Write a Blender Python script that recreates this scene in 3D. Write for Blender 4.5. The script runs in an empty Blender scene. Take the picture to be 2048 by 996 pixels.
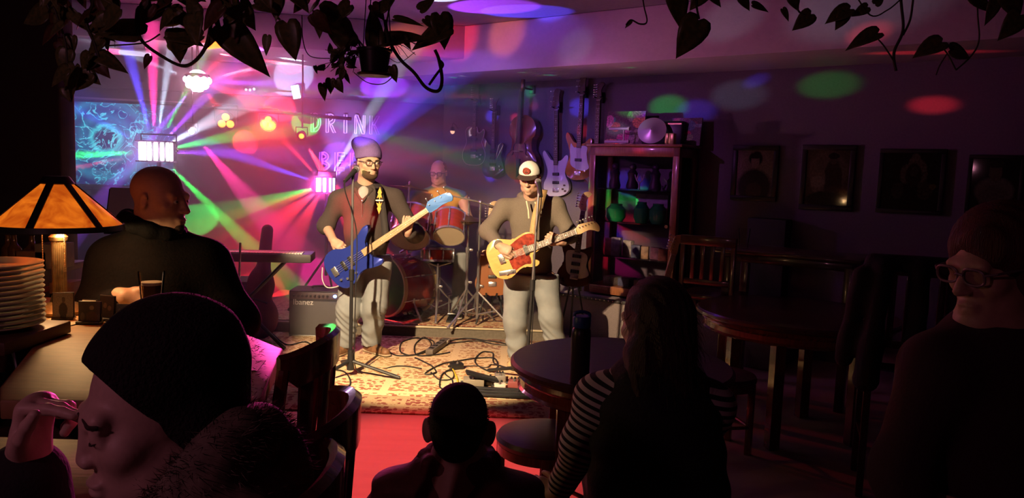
import bpy, bmesh, math, random
import numpy as np
from mathutils import Vector, Matrix, Euler, Quaternion
random.seed(7)
rng = np.random.default_rng(7)
PI = math.pi
R = math.radians
SC = bpy.context.scene
COL = SC.collection

# ---------------------------------------------------------------- camera
FPX = 1500.0                      # focal length in pixels of the 2048x996 frame
CAM_H = 1.56
cam_d = bpy.data.cameras.new('camera')
cam_d.sensor_width = 36.0
cam_d.lens = FPX / 2048 * 36.0
cam_d.clip_start = 0.05
cam = bpy.data.objects.new('camera', cam_d)
COL.objects.link(cam)
CAM_ROT = Matrix.Rotation(R(90 - 5.82), 3, 'X') @ Matrix.Rotation(R(2.0), 3, 'Z')
cam.matrix_world = Matrix.Translation((0, 0, CAM_H)) @ CAM_ROT.to_4x4()
SC.camera = cam

def ray(px, py):
    return CAM_ROT @ Vector(((px - 1024) / FPX, -(py - 498) / FPX, -1.0))

def at(px, py, Y):
    """point seen at pixel (px, py) that lies at distance Y into the room"""
    r = ray(px, py)
    return Vector((0, 0, CAM_H)) + r * (Y / r.y)

def on_z(px, py, z):
    """point seen at pixel (px, py) that lies at height z"""
    r = ray(px, py)
    return Vector((0, 0, CAM_H)) + r * ((z - CAM_H) / r.z)

# ---------------------------------------------------------------- world, colour management
world = bpy.data.worlds.new('dim_room')
SC.world = world
world.use_nodes = True
bg = world.node_tree.nodes['Background']
bg.inputs[0].default_value = (0.30, 0.08, 0.42, 1)
bg.inputs[1].default_value = 0.006
SC.view_settings.view_transform = 'Standard'
SC.view_settings.look = 'None'
SC.view_settings.exposure = 0.0
SC.view_settings.gamma = 1.0
SC.view_settings.use_curve_mapping = False
cy = SC.cycles
cy.use_denoising = True
cy.max_bounces = 5
cy.diffuse_bounces = 1
cy.glossy_bounces = 3
cy.transmission_bounces = 5
cy.transparent_max_bounces = 8
cy.volume_bounces = 0
cy.use_adaptive_sampling = True
cy.adaptive_threshold = 0.04
cy.sample_clamp_indirect = 3.0
cy.caustics_reflective = False
cy.caustics_refractive = False

# ---------------------------------------------------------------- lamps that light the room
def spot_light(name, loc, target, color, watts, angle, blend=0.3, size=0.03, parent=None):
    d = bpy.data.lights.new(name, 'SPOT')
    d.color = color
    d.energy = watts
    d.spot_size = R(angle)
    d.spot_blend = blend
    d.shadow_soft_size = size
    o = bpy.data.objects.new(name, d)
    COL.objects.link(o)
    loc = Vector(loc)
    q = (Vector(target) - loc).to_track_quat('-Z', 'Y')
    o.matrix_world = Matrix.Translation(loc) @ q.to_matrix().to_4x4()
    if parent is not None:
        o.parent = parent
        o.matrix_parent_inverse = parent.matrix_world.inverted()
    return o

def point_light(name, loc, color, watts, size=0.05, parent=None):
    d = bpy.data.lights.new(name, 'POINT')
    d.color = color
    d.energy = watts
    d.shadow_soft_size = size
    o = bpy.data.objects.new(name, d)
    COL.objects.link(o)
    o.matrix_world = Matrix.Translation(Vector(loc))
    if parent is not None:
        o.parent = parent
        o.matrix_parent_inverse = parent.matrix_world.inverted()
    return o

# warm stage key lamp on the ceiling in front of the stage
KEY = Vector((-1.55, 2.6, 2.60))
spot_light('key_lamp', KEY, (-0.48, 6.2, 0.46), (1.0, 0.70, 0.40), 1450, 39.5, 0.25, 0.03)

# fixtures of the light show (positions; the housings are built further down)
DERBY_A = at(395, 163, 7.6)       # hung under the soffit
DERBY_B = at(310, 303, 6.3)       # large one over the bald man
DERBY_C = at(650, 370, 7.5)       # behind the bass player
PAR_A = at(452, 243, 7.9)
PAR_B = at(537, 246, 8.0)
SPOT_A = at(383, 263, 7.65)
SPOT_B = at(603, 272, 7.9)
# ---------------------------------------------------------------- materials
MATS = {}
def nt(name):
    m = bpy.data.materials.new(name)
    m.use_nodes = True
    t = m.node_tree
    b = t.nodes['Principled BSDF']
    return m, t, b

def lin(t, a, b):
    t.links.new(a, b)

def rgb(c):
    return (c[0], c[1], c[2], 1.0)

def mat(name, col, rough=0.6, metal=0.0, bump=0.0, scale=40.0, var=0.0, col2=None, coat=0.0, stretch=None, spec=None, detail=4.0):
    """plain procedural material: base colour with noise variation, fine relief"""
    if name in MATS:
        return MATS[name]
    m, t, b = nt(name)
    b.inputs['Base Color'].default_value = rgb(col)
    b.inputs['Roughness'].default_value = rough
    b.inputs['Metallic'].default_value = metal
    if coat:
        b.inputs['Coat Weight'].default_value = coat
        b.inputs['Coat Roughness'].default_value = 0.08
    if spec is not None:
        b.inputs['Specular IOR Level'].default_value = spec
    if var or bump or col2:
        tc = t.nodes.new('ShaderNodeTexCoord')
        mp = t.nodes.new('ShaderNodeMapping')
        if stretch:
            mp.inputs['Scale'].default_value = stretch
        lin(t, tc.outputs['Object'], mp.inputs[0])
        n = t.nodes.new('ShaderNodeTexNoise')
        n.inputs['Scale'].default_value = scale
        n.inputs['Detail'].default_value = detail
        lin(t, mp.outputs[0], n.inputs['Vector'])
        if var or col2:
            mx = t.nodes.new('ShaderNodeMix')
            mx.data_type = 'RGBA'
            c2 = col2 if col2 else tuple(c * (1 - var) for c in col)
            mx.inputs[6].default_value = rgb(col)
            mx.inputs[7].default_value = rgb(c2)
            rp = t.nodes.new('ShaderNodeMapRange')
            rp.inputs[1].default_value = 0.35
            rp.inputs[2].default_value = 0.65
            lin(t, n.outputs['Fac'], rp.inputs[0])
            lin(t, rp.outputs[0], mx.inputs[0])
            lin(t, mx.outputs[2], b.inputs['Base Color'])
        if bump:
            bp = t.nodes.new('ShaderNodeBump')
            bp.inputs['Strength'].default_value = bump
            bp.inputs['Distance'].default_value = 0.01
            lin(t, n.outputs['Fac'], bp.inputs['Height'])
            lin(t, bp.outputs[0], b.inputs['Normal'])
    MATS[name] = m
    return m

def emit(name, col, strength):
    if name in MATS:
        return MATS[name]
    m, t, b = nt(name)
    b.inputs['Base Color'].default_value = rgb(col)
    b.inputs['Emission Color'].default_value = rgb(col)
    b.inputs['Emission Strength'].default_value = strength
    MATS[name] = m
    return m

def glass(name, col=(1, 1, 1), rough=0.02, ior=1.3, alpha=None):
    """thin clear glass: mostly transparent, with a reflective coat"""
    if name in MATS:
        return MATS[name]
    m, t, b = nt(name)
    tr = t.nodes.new('ShaderNodeBsdfTransparent')
    tr.inputs[0].default_value = rgb(col)
    gl = t.nodes.new('ShaderNodeBsdfGlossy')
    gl.inputs['Roughness'].default_value = rough
    fr = t.nodes.new('ShaderNodeFresnel')
    fr.inputs[0].default_value = ior
    mx = t.nodes.new('ShaderNodeMixShader')
    lin(t, fr.outputs[0], mx.inputs[0])
    lin(t, tr.outputs[0], mx.inputs[1])
    lin(t, gl.outputs[0], mx.inputs[2])
    lin(t, mx.outputs[0], t.nodes['Material Output'].inputs['Surface'])
    t.nodes.remove(b)
    MATS[name] = m
    return m

def print_mat(name, base, blobs, rough=0.5, noise=0.25, emission=0.0, size=(1, 1)):
    """flat print: soft ellipses (cx, cy, rx, ry, colour) layered on a base, in the card's own 0..1 UV square"""
    m, t, b = nt(name)
    tc = t.nodes.new('ShaderNodeTexCoord')
    nz = t.nodes.new('ShaderNodeTexNoise')
    nz.inputs['Scale'].default_value = 9
    lin(t, tc.outputs['UV'], nz.inputs['Vector'])
    mv = t.nodes.new('ShaderNodeMix')
    mv.data_type = 'RGBA'
    mv.inputs[0].default_value = 0.05
    lin(t, tc.outputs['UV'], mv.inputs[6])
    lin(t, nz.outputs['Color'], mv.inputs[7])
    cur = None
    val = rgb(base)
    for (cx, cy_, rx, ry, c) in blobs:
        mp = t.nodes.new('ShaderNodeMapping')
        mp.inputs['Location'].default_value = (-cx / rx, -cy_ / ry, 0)
        mp.inputs['Scale'].default_value = (1 / rx, 1 / ry, 0)
        lin(t, mv.outputs[2], mp.inputs[0])
        ln = t.nodes.new('ShaderNodeVectorMath')
        ln.operation = 'LENGTH'
        lin(t, mp.outputs[0], ln.inputs[0])
        mr = t.nodes.new('ShaderNodeMapRange')
        mr.inputs[1].default_value = 1.12
        mr.inputs[2].default_value = 0.92
        lin(t, ln.outputs['Value'], mr.inputs[0])
        mx = t.nodes.new('ShaderNodeMix')
        mx.data_type = 'RGBA'
        lin(t, mr.outputs[0], mx.inputs[0])
        if cur is None:
            mx.inputs[6].default_value = val
        else:
            lin(t, cur, mx.inputs[6])
        mx.inputs[7].default_value = rgb(c)
        cur = mx.outputs[2]
    n2 = t.nodes.new('ShaderNodeTexNoise')
    n2.inputs['Scale'].default_value = 22
    lin(t, tc.outputs['UV'], n2.inputs['Vector'])
    mr = t.nodes.new('ShaderNodeMapRange')
    mr.inputs[1].default_value = 0.3
    mr.inputs[2].default_value = 0.7
    mr.inputs[3].default_value = 1 - noise
    mr.inputs[4].default_value = 1 + noise
    lin(t, n2.outputs['Fac'], mr.inputs[0])
    sc = t.nodes.new('ShaderNodeVectorMath')
    sc.operation = 'SCALE'
    if cur is None:
        sc.inputs[0].default_value = base
    else:
        lin(t, cur, sc.inputs[0])
    lin(t, mr.outputs[0], sc.inputs['Scale'])
    lin(t, sc.outputs[0], b.inputs['Base Color'])
    b.inputs['Roughness'].default_value = rough
    return m

# ---------------------------------------------------------------- objects
def tag(o, label=None, cat=None, group=None, kind=None):
    if label: o['label'] = label
    if cat: o['category'] = cat
    if group: o['group'] = group
    if kind: o['kind'] = kind
    return o

def empty(name, loc=(0, 0, 0), rz=0.0, M=None):
    o = bpy.data.objects.new(name, None)
    o.empty_display_size = 0.1
    COL.objects.link(o)
    o.matrix_world = M if M is not None else Matrix.Translation(Vector(loc)) @ Matrix.Rotation(rz, 4, 'Z')
    return o

def thing(name, label, cat, loc=(0, 0, 0), rz=0.0, group=None, M=None):
    return tag(empty(name, loc, rz, M), label, cat, group)

def link_mesh(name, me, m=None, parent=None, M=None, smooth=False):
    """M is in the parent's own frame"""
    o = bpy.data.objects.new(name, me)
    COL.objects.link(o)
    if m is not None:
        for mm in (m if isinstance(m, (list, tuple)) else [m]):
            me.materials.append(mm)
    if parent is not None:
        o.parent = parent
    if M is not None:
        o.matrix_local = M
    if smooth and len(me.polygons):
        me.polygons.foreach_set('use_smooth', [True] * len(me.polygons))
    return o

class MB:
    """collects shapes into one mesh"""
    def __init__(self):
        self.bm = bmesh.new()
    def _xf(self, verts, M):
        if M is not None:
            bmesh.ops.transform(self.bm, matrix=M, verts=verts)
    def box(self, c, s, M=None, bev=0.0, mi=0):
        g = bmesh.ops.create_cube(self.bm, size=1.0)
        v = g['verts']
        bmesh.ops.scale(self.bm, vec=Vector(s), verts=v)
        if bev > 0:
            es = list({e for x in v for e in x.link_edges})
            r = bmesh.ops.bevel(self.bm, geom=es, offset=min(bev, 0.49 * min(s)), segments=2, affect='EDGES', profile=0.5)
            v = list({x for f in r['faces'] for x in f.verts} | {x for x in v if x.is_valid})
        bmesh.ops.translate(self.bm, vec=Vector(c), verts=v)
        self._xf(v, M)
        if mi:
            for f in {f for x in v for f in x.link_faces}: f.material_index = mi
        return self
    def cyl(self, a, b, r, r2=None, n=16, caps=True, mi=0):
        a, b = Vector(a), Vector(b)
        d = b - a
        r2 = r if r2 is None else r2
        q = d.to_track_quat('Z', 'Y').to_matrix().to_4x4()
        g = bmesh.ops.create_cone(self.bm, cap_ends=caps, cap_tris=False, segments=n, radius1=r, radius2=max(r2, 1e-5), depth=d.length)
        bmesh.ops.transform(self.bm, matrix=Matrix.Translation((a + b) / 2) @ q, verts=g['verts'])
        if mi:
            for f in {f for x in g['verts'] for f in x.link_faces}: f.material_index = mi
        return self
    def sph(self, c, r, s=(1, 1, 1), n=12, M=None, mi=0):
        g = bmesh.ops.create_uvsphere(self.bm, u_segments=n, v_segments=max(6, n * 2 // 3), radius=r)
        bmesh.ops.scale(self.bm, vec=Vector(s), verts=g['verts'])
        self._xf(g['verts'], M)
        bmesh.ops.translate(self.bm, vec=Vector(c), verts=g['verts'])
        if mi:
            for f in {f for x in g['verts'] for f in x.link_faces}: f.material_index = mi
        return self
    def lathe(self, prof, n=24, c=(0, 0, 0), M=None, mi=0):
        """prof: list of (r, z)"""
        rows = []
        vs = []
        for (r, z) in prof:
            if r < 1e-6:
                v = self.bm.verts.new((0, 0, z)); rows.append([v]); vs.append(v)
            else:
                row = [self.bm.verts.new((r * math.cos(2 * PI * i / n), r * math.sin(2 * PI * i / n), z)) for i in range(n)]
                rows.append(row); vs += row
        for p, q in zip(rows, rows[1:]):
            for i in range(n):
                j = (i + 1) % n
                if len(p) == 1 and len(q) == 1: continue
                if len(p) == 1: f = self.bm.faces.new((p[0], q[j], q[i]))
                elif len(q) == 1: f = self.bm.faces.new((p[i], p[j], q[0]))
                else: f = self.bm.faces.new((p[i], p[j], q[j], q[i]))
                f.material_index = mi
        self._xf(vs, M)
        bmesh.ops.translate(self.bm, vec=Vector(c), verts=vs)
        return self
    def tube(self, pts, r, n=8, mi=0):
        """pts polyline; r number or list"""
        pts = [Vector(p) for p in pts]
        k = len(pts)
        rs = r if isinstance(r, (list, tuple)) else [r] * k
        rows = []
        up = Vector((0, 0, 1))
        prev = None
        for i, p in enumerate(pts):
            d = (pts[min(i + 1, k - 1)] - pts[max(i - 1, 0)])
            if d.length < 1e-9: d = Vector((0, 0, 1))
            d.normalize()
            if prev is None:
                s = d.cross(up)
                if s.length < 1e-3: s = d.cross(Vector((1, 0, 0)))
            else:
                s = prev - d * prev.dot(d)
                if s.length < 1e-5: s = d.orthogonal()
            s.normalize()
            prev = s
            u = s.cross(d)
            rows.append([self.bm.verts.new(p + (s * math.cos(2 * PI * j / n) + u * math.sin(2 * PI * j / n)) * rs[i]) for j in range(n)])
        for a, b in zip(rows, rows[1:]):
            for j in range(n):
                f = self.bm.faces.new((a[j], a[(j + 1) % n], b[(j + 1) % n], b[j]))
                f.material_index = mi
        for row in (rows[0][::-1], rows[-1]):
            self.bm.faces.new(row).material_index = mi
        return self
    def prism(self, pts, z0, z1, M=None, bev=0.0, mi=0, seg=2):
        """polygon outline (x, y) extruded from z0 to z1"""
        lo = [self.bm.verts.new((x, y, z0)) for x, y in pts]
        hi = [self.bm.verts.new((x, y, z1)) for x, y in pts]
        n = len(pts)
        fs = [self.bm.faces.new(lo[::-1]), self.bm.faces.new(hi)]
        for i in range(n):
            fs.append(self.bm.faces.new((lo[i], lo[(i + 1) % n], hi[(i + 1) % n], hi[i])))
        for f in fs: f.material_index = mi
        vs = lo + hi
        if bev > 0:
            es = [e for f in fs[:2] for e in f.edges]
            r = bmesh.ops.bevel(self.bm, geom=es, offset=bev, segments=seg, affect='EDGES', profile=0.5)
            vs = list({v for f in self.bm.faces if f.material_index == mi for v in f.verts} if False else {x for f in r['faces'] for x in f.verts} | {v for v in vs if v.is_valid})
            for f in r['faces']: f.material_index = mi
        self._xf(vs, M)
        return self
    def quad(self, a, b, c, d, mi=0):
        f = self.bm.faces.new([self.bm.verts.new(Vector(p)) for p in (a, b, c, d)])
        f.material_index = mi
        return self
    def mesh(self, name, smooth=35):
        bmesh.ops.recalc_face_normals(self.bm, faces=self.bm.faces)
        me = bpy.data.meshes.new(name)
        self.bm.to_mesh(me)
        self.bm.free()
        if smooth and len(me.polygons):
            me.polygons.foreach_set('use_smooth', [True] * len(me.polygons))
            try:
                me.set_sharp_from_angle(angle=R(smooth))
            except Exception:
                pass
        return me
    def build(self, name, m, parent=None, M=None, smooth=35):
        return link_mesh(name, self.mesh(name, smooth), m, parent, M)

def card(name, w, h, m, parent=None, M=None, t=0.004):
    """thin slab in the XZ plane, front towards -Y, with 0..1 UVs on its front"""
    me = bpy.data.meshes.new(name)
    x, z = w / 2, h / 2
    v = [(-x, 0, -z), (x, 0, -z), (x, 0, z), (-x, 0, z), (-x, t, -z), (x, t, -z), (x, t, z), (-x, t, z)]
    f = [(0, 1, 2, 3), (5, 4, 7, 6), (4, 0, 3, 7), (1, 5, 6, 2), (3, 2, 6, 7), (4, 5, 1, 0)]
    me.from_pydata(v, [], f)
    uv = me.uv_layers.new(name='UVMap')
    q = [(0, 0), (1, 0), (1, 1), (0, 1)]
    for p in me.polygons:
        for k, li in enumerate(p.loop_indices):
            uv.data[li].uv = q[k]
    return link_mesh(name, me, m, parent, M)

def copy_tree(o, parent=None):
    c = o.copy()
    COL.objects.link(c)
    c.parent = parent
    for ch in o.children:
        copy_tree(ch, c)
    return c

def frame_from(x=None, y=None, z=None, o=(0, 0, 0)):
    """4x4 matrix from two of the three axes (first given is exact)"""
    if x is not None and z is not None:
        X = Vector(x).normalized(); Z = Vector(z); Z = (Z - X * Z.dot(X)).normalized(); Y = Z.cross(X)
    elif x is not None and y is not None:
        X = Vector(x).normalized(); Y = Vector(y); Y = (Y - X * Y.dot(X)).normalized(); Z = X.cross(Y)
    else:
        Y = Vector(y).normalized(); Z = Vector(z); Z = (Z - Y * Z.dot(Y)).normalized(); X = Y.cross(Z)
    M = Matrix((X, Y, Z)).transposed().to_4x4()
    M.translation = Vector(o)
    return M

def spline(pts, n=8, closed=False):
    """Catmull-Rom through pts"""
    P = [Vector(p) for p in pts]
    k = len(P)
    out = []
    rngk = range(k) if closed else range(k - 1)
    for i in rngk:
        if closed:
            p0, p1, p2, p3 = P[(i - 1) % k], P[i], P[(i + 1) % k], P[(i + 2) % k]
        else:
            p0, p1, p2, p3 = P[max(i - 1, 0)], P[i], P[i + 1], P[min(i + 2, k - 1)]
        for j in range(n):
            t = j / n
            out.append(0.5 * ((2 * p1) + (p2 - p0) * t + (2 * p0 - 5 * p1 + 4 * p2 - p3) * t * t + (3 * p1 - p0 - 3 * p2 + p3) * t ** 3))
    if not closed:
        out.append(P[-1].copy())
    return out

def spline2(pts, n=6, closed=True):
    return [(v.x, v.y) for v in spline([(x, y, 0) for x, y in pts], n, closed)]

def text(name, body, size, m, parent, M, extrude=0.001):
    c = bpy.data.curves.new(name, 'FONT')
    c.body = body
    c.size = size
    c.align_x = 'CENTER'
    c.align_y = 'CENTER'
    c.extrude = extrude
    c.materials.append(m)
    tmp = bpy.data.objects.new(name, c)
    COL.objects.link(tmp)
    me = bpy.data.meshes.new_from_object(tmp.evaluated_get(bpy.context.evaluated_depsgraph_get()))
    bpy.data.objects.remove(tmp)
    me.name = name
    return link_mesh(name, me, None, parent, M)

UPRIGHT = Matrix.Rotation(PI / 2, 4, 'X')      # text standing in XZ, read from -Y

# ---------------------------------------------------------------- distance-field modelling for bodies and cloth
def wmat(o):
    return o.matrix_world.copy() if o.parent is None else wmat(o.parent) @ o.matrix_parent_inverse @ o.matrix_basis

class SDF:
    """smooth union of tapered limbs and ellipsoids, meshed as one continuous surface"""
    def __init__(self, vox=0.008):
        self.p = []
        self.vox = vox
        self.M = Matrix.Identity(4)
    def frame(self, M):
        self.M = M
        return self
    def cone(self, a, b, ra, rb, k=0.02, sub=False, flat=None):
        """tapered capsule; flat=(axis, s): squash the section along axis by factor s"""
        a = self.M @ Vector(a); b = self.M @ Vector(b)
        fl = None
        if flat:
            ax = (self.M.to_3x3() @ Vector(flat[0])).normalized()
            fl = (np.array(ax), flat[1])
        self.p.append(('c', np.array(a), np.array(b), ra, rb, k, sub, fl))
        return self
    def ell(self, c, r, k=0.02, rot=None, sub=False):
        """ellipsoid with radii r, rot = 3x3 or Euler degrees in the current frame"""
        M3 = self.M.to_3x3()
        if rot is not None:
            if not isinstance(rot, Matrix): rot = Euler([R(x) for x in rot]).to_matrix()
            M3 = M3 @ rot
        self.p.append(('e', np.array(self.M @ Vector(c)), np.array(M3), np.array(r, float), None, k, sub, None))
        return self
    def half(self, c, n, k=0.003):
        """cut away everything on the side of the plane that n points to"""
        self.p.append(('h', np.array(self.M @ Vector(c)), np.array((self.M.to_3x3() @ Vector(n)).normalized()), 0, 0, k, True, None))
        return self
    def bounds(self):
        lo = np.full(3, 1e9); hi = -lo
        for q in self.p:
            if q[6]: continue
            if q[0] == 'c':
                r = max(q[3], q[4])
                if q[7]: r *= max(1, 1 / q[7][1])
                lo = np.minimum(lo, np.minimum(q[1], q[2]) - r); hi = np.maximum(hi, np.maximum(q[1], q[2]) + r)
            else:
                e = np.sqrt(((q[2] * q[3]) ** 2).sum(1))
                lo = np.minimum(lo, q[1] - e); hi = np.maximum(hi, q[1] + e)
        return lo, hi
    def field(self, noise=None):
        h = self.vox
        lo, hi = self.bounds()
        lo = lo - 3.3 * h; hi = hi + 3.3 * h
        n = np.ceil((hi - lo) / h).astype(int) + 1
        ax = [lo[i] + h * np.arange(n[i]) for i in range(3)]
        D = np.full(n, 0.5, dtype=np.float32)
        for (ty, a, b, ra, rb, k, sub, fl) in self.p:
            if ty == 'h':
                s = ((ax[0] - a[0]) * b[0])[:, None, None] + ((ax[1] - a[1]) * b[1])[None, :, None] + ((ax[2] - a[2]) * b[2])[None, None, :]
                D = np.maximum(D, s.astype(np.float32))
                continue
            if ty == 'c':
                r = max(ra, rb) * (max(1, 1 / fl[1]) if fl else 1)
                l0, h0 = np.minimum(a, b) - r, np.maximum(a, b) + r
            else:
                e = np.sqrt(((b * ra) ** 2).sum(1))
                l0, h0 = a - e, a + e
            pad = k + 3.5 * h
            i0 = np.maximum(((l0 - pad - lo) / h).astype(int), 0)
            i1 = np.minimum(((h0 + pad - lo) / h).astype(int) + 2, n)
            if (i1 <= i0).any(): continue
            sl = tuple(slice(i0[i], i1[i]) for i in range(3))
            X = ax[0][sl[0]][:, None, None]; Y = ax[1][sl[1]][None, :, None]; Z = ax[2][sl[2]][None, None, :]
            if ty == 'c':
                ba = b - a
                px, py, pz = X - a[0], Y - a[1], Z - a[2]
                L2 = max(float(ba @ ba), 1e-12)
                t = np.clip((px * ba[0] + py * ba[1] + pz * ba[2]) / L2, 0, 1)
                qx, qy, qz = px - t * ba[0], py - t * ba[1], pz - t * ba[2]
                if fl:
                    f, s = fl
                    w = qx * f[0] + qy * f[1] + qz * f[2]
                    g = (1 / s - 1) * w
                    d = (np.sqrt((qx + g * f[0]) ** 2 + (qy + g * f[1]) ** 2 + (qz + g * f[2]) ** 2) - (ra + (rb - ra) * t))
                    if s < 1: d = d * (s + (1 - s) * 0.5)
                else:
                    d = np.sqrt(qx * qx + qy * qy + qz * qz) - (ra + (rb - ra) * t)
            else:
                px, py, pz = X - a[0], Y - a[1], Z - a[2]
                u = [(px * b[0, j] + py * b[1, j] + pz * b[2, j]) / ra[j] for j in range(3)]
                k0 = np.sqrt(u[0] ** 2 + u[1] ** 2 + u[2] ** 2)
                k1 = np.sqrt((u[0] / ra[0]) ** 2 + (u[1] / ra[1]) ** 2 + (u[2] / ra[2]) ** 2)
                d = k0 * (k0 - 1) / np.maximum(k1, 1e-6)
            cur = D[sl]
            if sub:
                d = -d
                hh = np.maximum(k - np.abs(cur - d), 0) / max(k, 1e-6)
                D[sl] = np.maximum(cur, d) + hh * hh * k * 0.25
            else:
                hh = np.maximum(k - np.abs(cur - d), 0) / max(k, 1e-6)
                D[sl] = np.minimum(cur, d) - hh * hh * k * 0.25
        if noise is not None:
            D = D + noise(ax[0][:, None, None], ax[1][None, :, None], ax[2][None, None, :]).astype(np.float32)
        return D, lo, h
    def mesh(self, name, noise=None, inv=None):
        D, lo, h = self.field(noise)
        S = D < 0
        n = np.array(D.shape)
        # cells holding a sign change
        c = np.zeros(n - 1, dtype=np.int8)
        for i in (0, 1):
            for j in (0, 1):
                for k in (0, 1):
                    c += S[i:n[0] - 1 + i, j:n[1] - 1 + j, k:n[2] - 1 + k]
        act = (c > 0) & (c < 8)
        idx = np.full(n - 1, -1, dtype=np.int64)
        cells = np.argwhere(act)
        idx[act] = np.arange(len(cells))
        ci, cj, ck = cells.T
        corner = {}
        for i in (0, 1):
            for j in (0, 1):
                for k in (0, 1):
                    corner[i, j, k] = D[ci + i, cj + j, ck + k].astype(np.float64)
        pos = np.zeros((len(cells), 3)); cnt = np.zeros(len(cells))
        ks = list(corner)
        for a in ks:
            for axn in range(3):
                if a[axn] == 0:
                    bb = list(a); bb[axn] = 1; bb = tuple(bb)
                    da, db = corner[a], corner[bb]
                    m = (da < 0) != (db < 0)
                    t = np.where(m, da / np.where(m, da - db, 1), 0)
                    p = np.zeros((len(cells), 3)); p[:] = a
                    p[:, axn] += t
                    pos += p * m[:, None]; cnt += m
        pos = pos / np.maximum(cnt, 1)[:, None]
        V = lo + h * (cells + pos)
        quads = []
        for axn in range(3):
            s0 = [slice(None)] * 3; s1 = [slice(None)] * 3
            s0[axn] = slice(0, -1); s1[axn] = slice(1, None)
            A, B = S[tuple(s0)], S[tuple(s1)]
            e = np.argwhere(A != B)
            u, v = (axn + 1) % 3, (axn + 2) % 3
            ok = (e[:, u] > 0) & (e[:, v] > 0) & (e[:, u] < n[u] - 1) & (e[:, v] < n[v] - 1)
            e = e[ok]
            flip = A[tuple(e.T)]
            def cell(du, dv):
                q = e.copy(); q[:, u] -= du; q[:, v] -= dv
                return idx[tuple(q.T)]
            q = np.stack([cell(1, 1), cell(0, 1), cell(0, 0), cell(1, 0)], 1)
            q[~flip] = q[~flip][:, ::-1]
            quads.append(q)
        Q = np.concatenate(quads)
        Q = Q[(Q >= 0).all(1)]
        me = bpy.data.meshes.new(name)
        if inv is not None:
            Mi = np.array(inv)
            V = V @ Mi[:3, :3].T + Mi[:3, 3]
        me.vertices.add(len(V)); me.vertices.foreach_set('co', V.astype(np.float32).ravel())
        me.loops.add(Q.size); me.loops.foreach_set('vertex_index', Q.astype(np.int32).ravel())
        me.polygons.add(len(Q)); me.polygons.foreach_set('loop_start', np.arange(0, Q.size, 4, dtype=np.int32))
        me.polygons.foreach_set('use_smooth', np.ones(len(Q), dtype=bool))
        me.update(calc_edges=True)
        me.validate()
        return me
    def build(self, name, m, parent=None, noise=None):
        """world-space shape, stored in the parent's frame"""
        inv = wmat(parent).inverted() if parent is not None else None
        return link_mesh(name, self.mesh(name, noise, inv), m, parent)

def wrinkle(amp, scale, seed=0, axis=(0.3, 0.3, 1.0)):
    """soft cloth folds as a displacement of a distance field"""
    r = np.random.default_rng(seed)
    W = [(r.normal(size=3) * np.array(axis) * scale, r.uniform(0, 6.28), r.uniform(0.5, 1)) for _ in range(7)]
    def f(X, Y, Z):
        s = 0
        for (k, ph, am) in W:
            s = s + am * np.sin(X * k[0] + Y * k[1] + Z * k[2] + ph)
        return amp * s / 3.0
    return f
# ---------------------------------------------------------------- the room
def struct(o):
    o['kind'] = 'structure'
    return o

CORNER = Vector((-0.875, 9.12, 0))
RW = Vector((4.32, -3.10, 0)).normalized()          # along the guitar and picture wall, towards the right
RN = Vector((-3.10, -4.32, 0)).normalized()         # its normal, into the room
BW = Vector((-1, -0.17, 0)).normalized()            # along the back wall, towards the left
BN = Vector((0.17, -1, 0)).normalized()
Z_CEIL, Z_SOFF = 3.03, 2.56

def wall_hit(px, py, off=0.0):
    """point of the guitar wall (moved off metres into the room) seen at a pixel"""
    r = ray(px, py); o = Vector((0, 0, CAM_H))
    p0 = CORNER + RN * off
    return o + r * ((p0 - o).dot(RN) / r.dot(RN))

def back_hit(px, py, off=0.0):
    r = ray(px, py); o = Vector((0, 0, CAM_H))
    p0 = CORNER + BN * off
    return o + r * ((p0 - o).dot(BN) / r.dot(BN))

m_wall = mat('wall_paint', (0.16, 0.13, 0.17), 0.75, bump=0.12, scale=60, var=0.12)
m_wall_back = mat('back_wall_paint', (0.11, 0.08, 0.12), 0.8, bump=0.1, scale=50, var=0.15)
m_ceil = mat('ceiling_paint', (0.30, 0.26, 0.30), 0.85, bump=0.2, scale=30, var=0.1)
m_beam = mat('soffit_paint', (0.82, 0.72, 0.75), 0.42, bump=0.18, scale=26, var=0.05, detail=6)
m_floor, t_, b_ = nt('floor_laminate')
tc = t_.nodes.new('ShaderNodeTexCoord')
mp = t_.nodes.new('ShaderNodeMapping'); mp.inputs['Scale'].default_value = (0.7, 6, 1); mp.inputs['Rotation'].default_value = (0, 0, R(25))
lin(t_, tc.outputs['Object'], mp.inputs[0])
nz = t_.nodes.new('ShaderNodeTexNoise'); nz.inputs['Scale'].default_value = 2.0; nz.inputs['Detail'].default_value = 6
lin(t_, mp.outputs[0], nz.inputs['Vector'])
cr = t_.nodes.new('ShaderNodeValToRGB')
cr.color_ramp.elements[0].color = (0.40, 0.27, 0.20, 1); cr.color_ramp.elements[1].color = (0.52, 0.38, 0.29, 1)
lin(t_, nz.outputs['Fac'], cr.inputs[0]); lin(t_, cr.outputs[0], b_.inputs['Base Color'])
b_.inputs['Roughness'].default_value = 0.5

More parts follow.
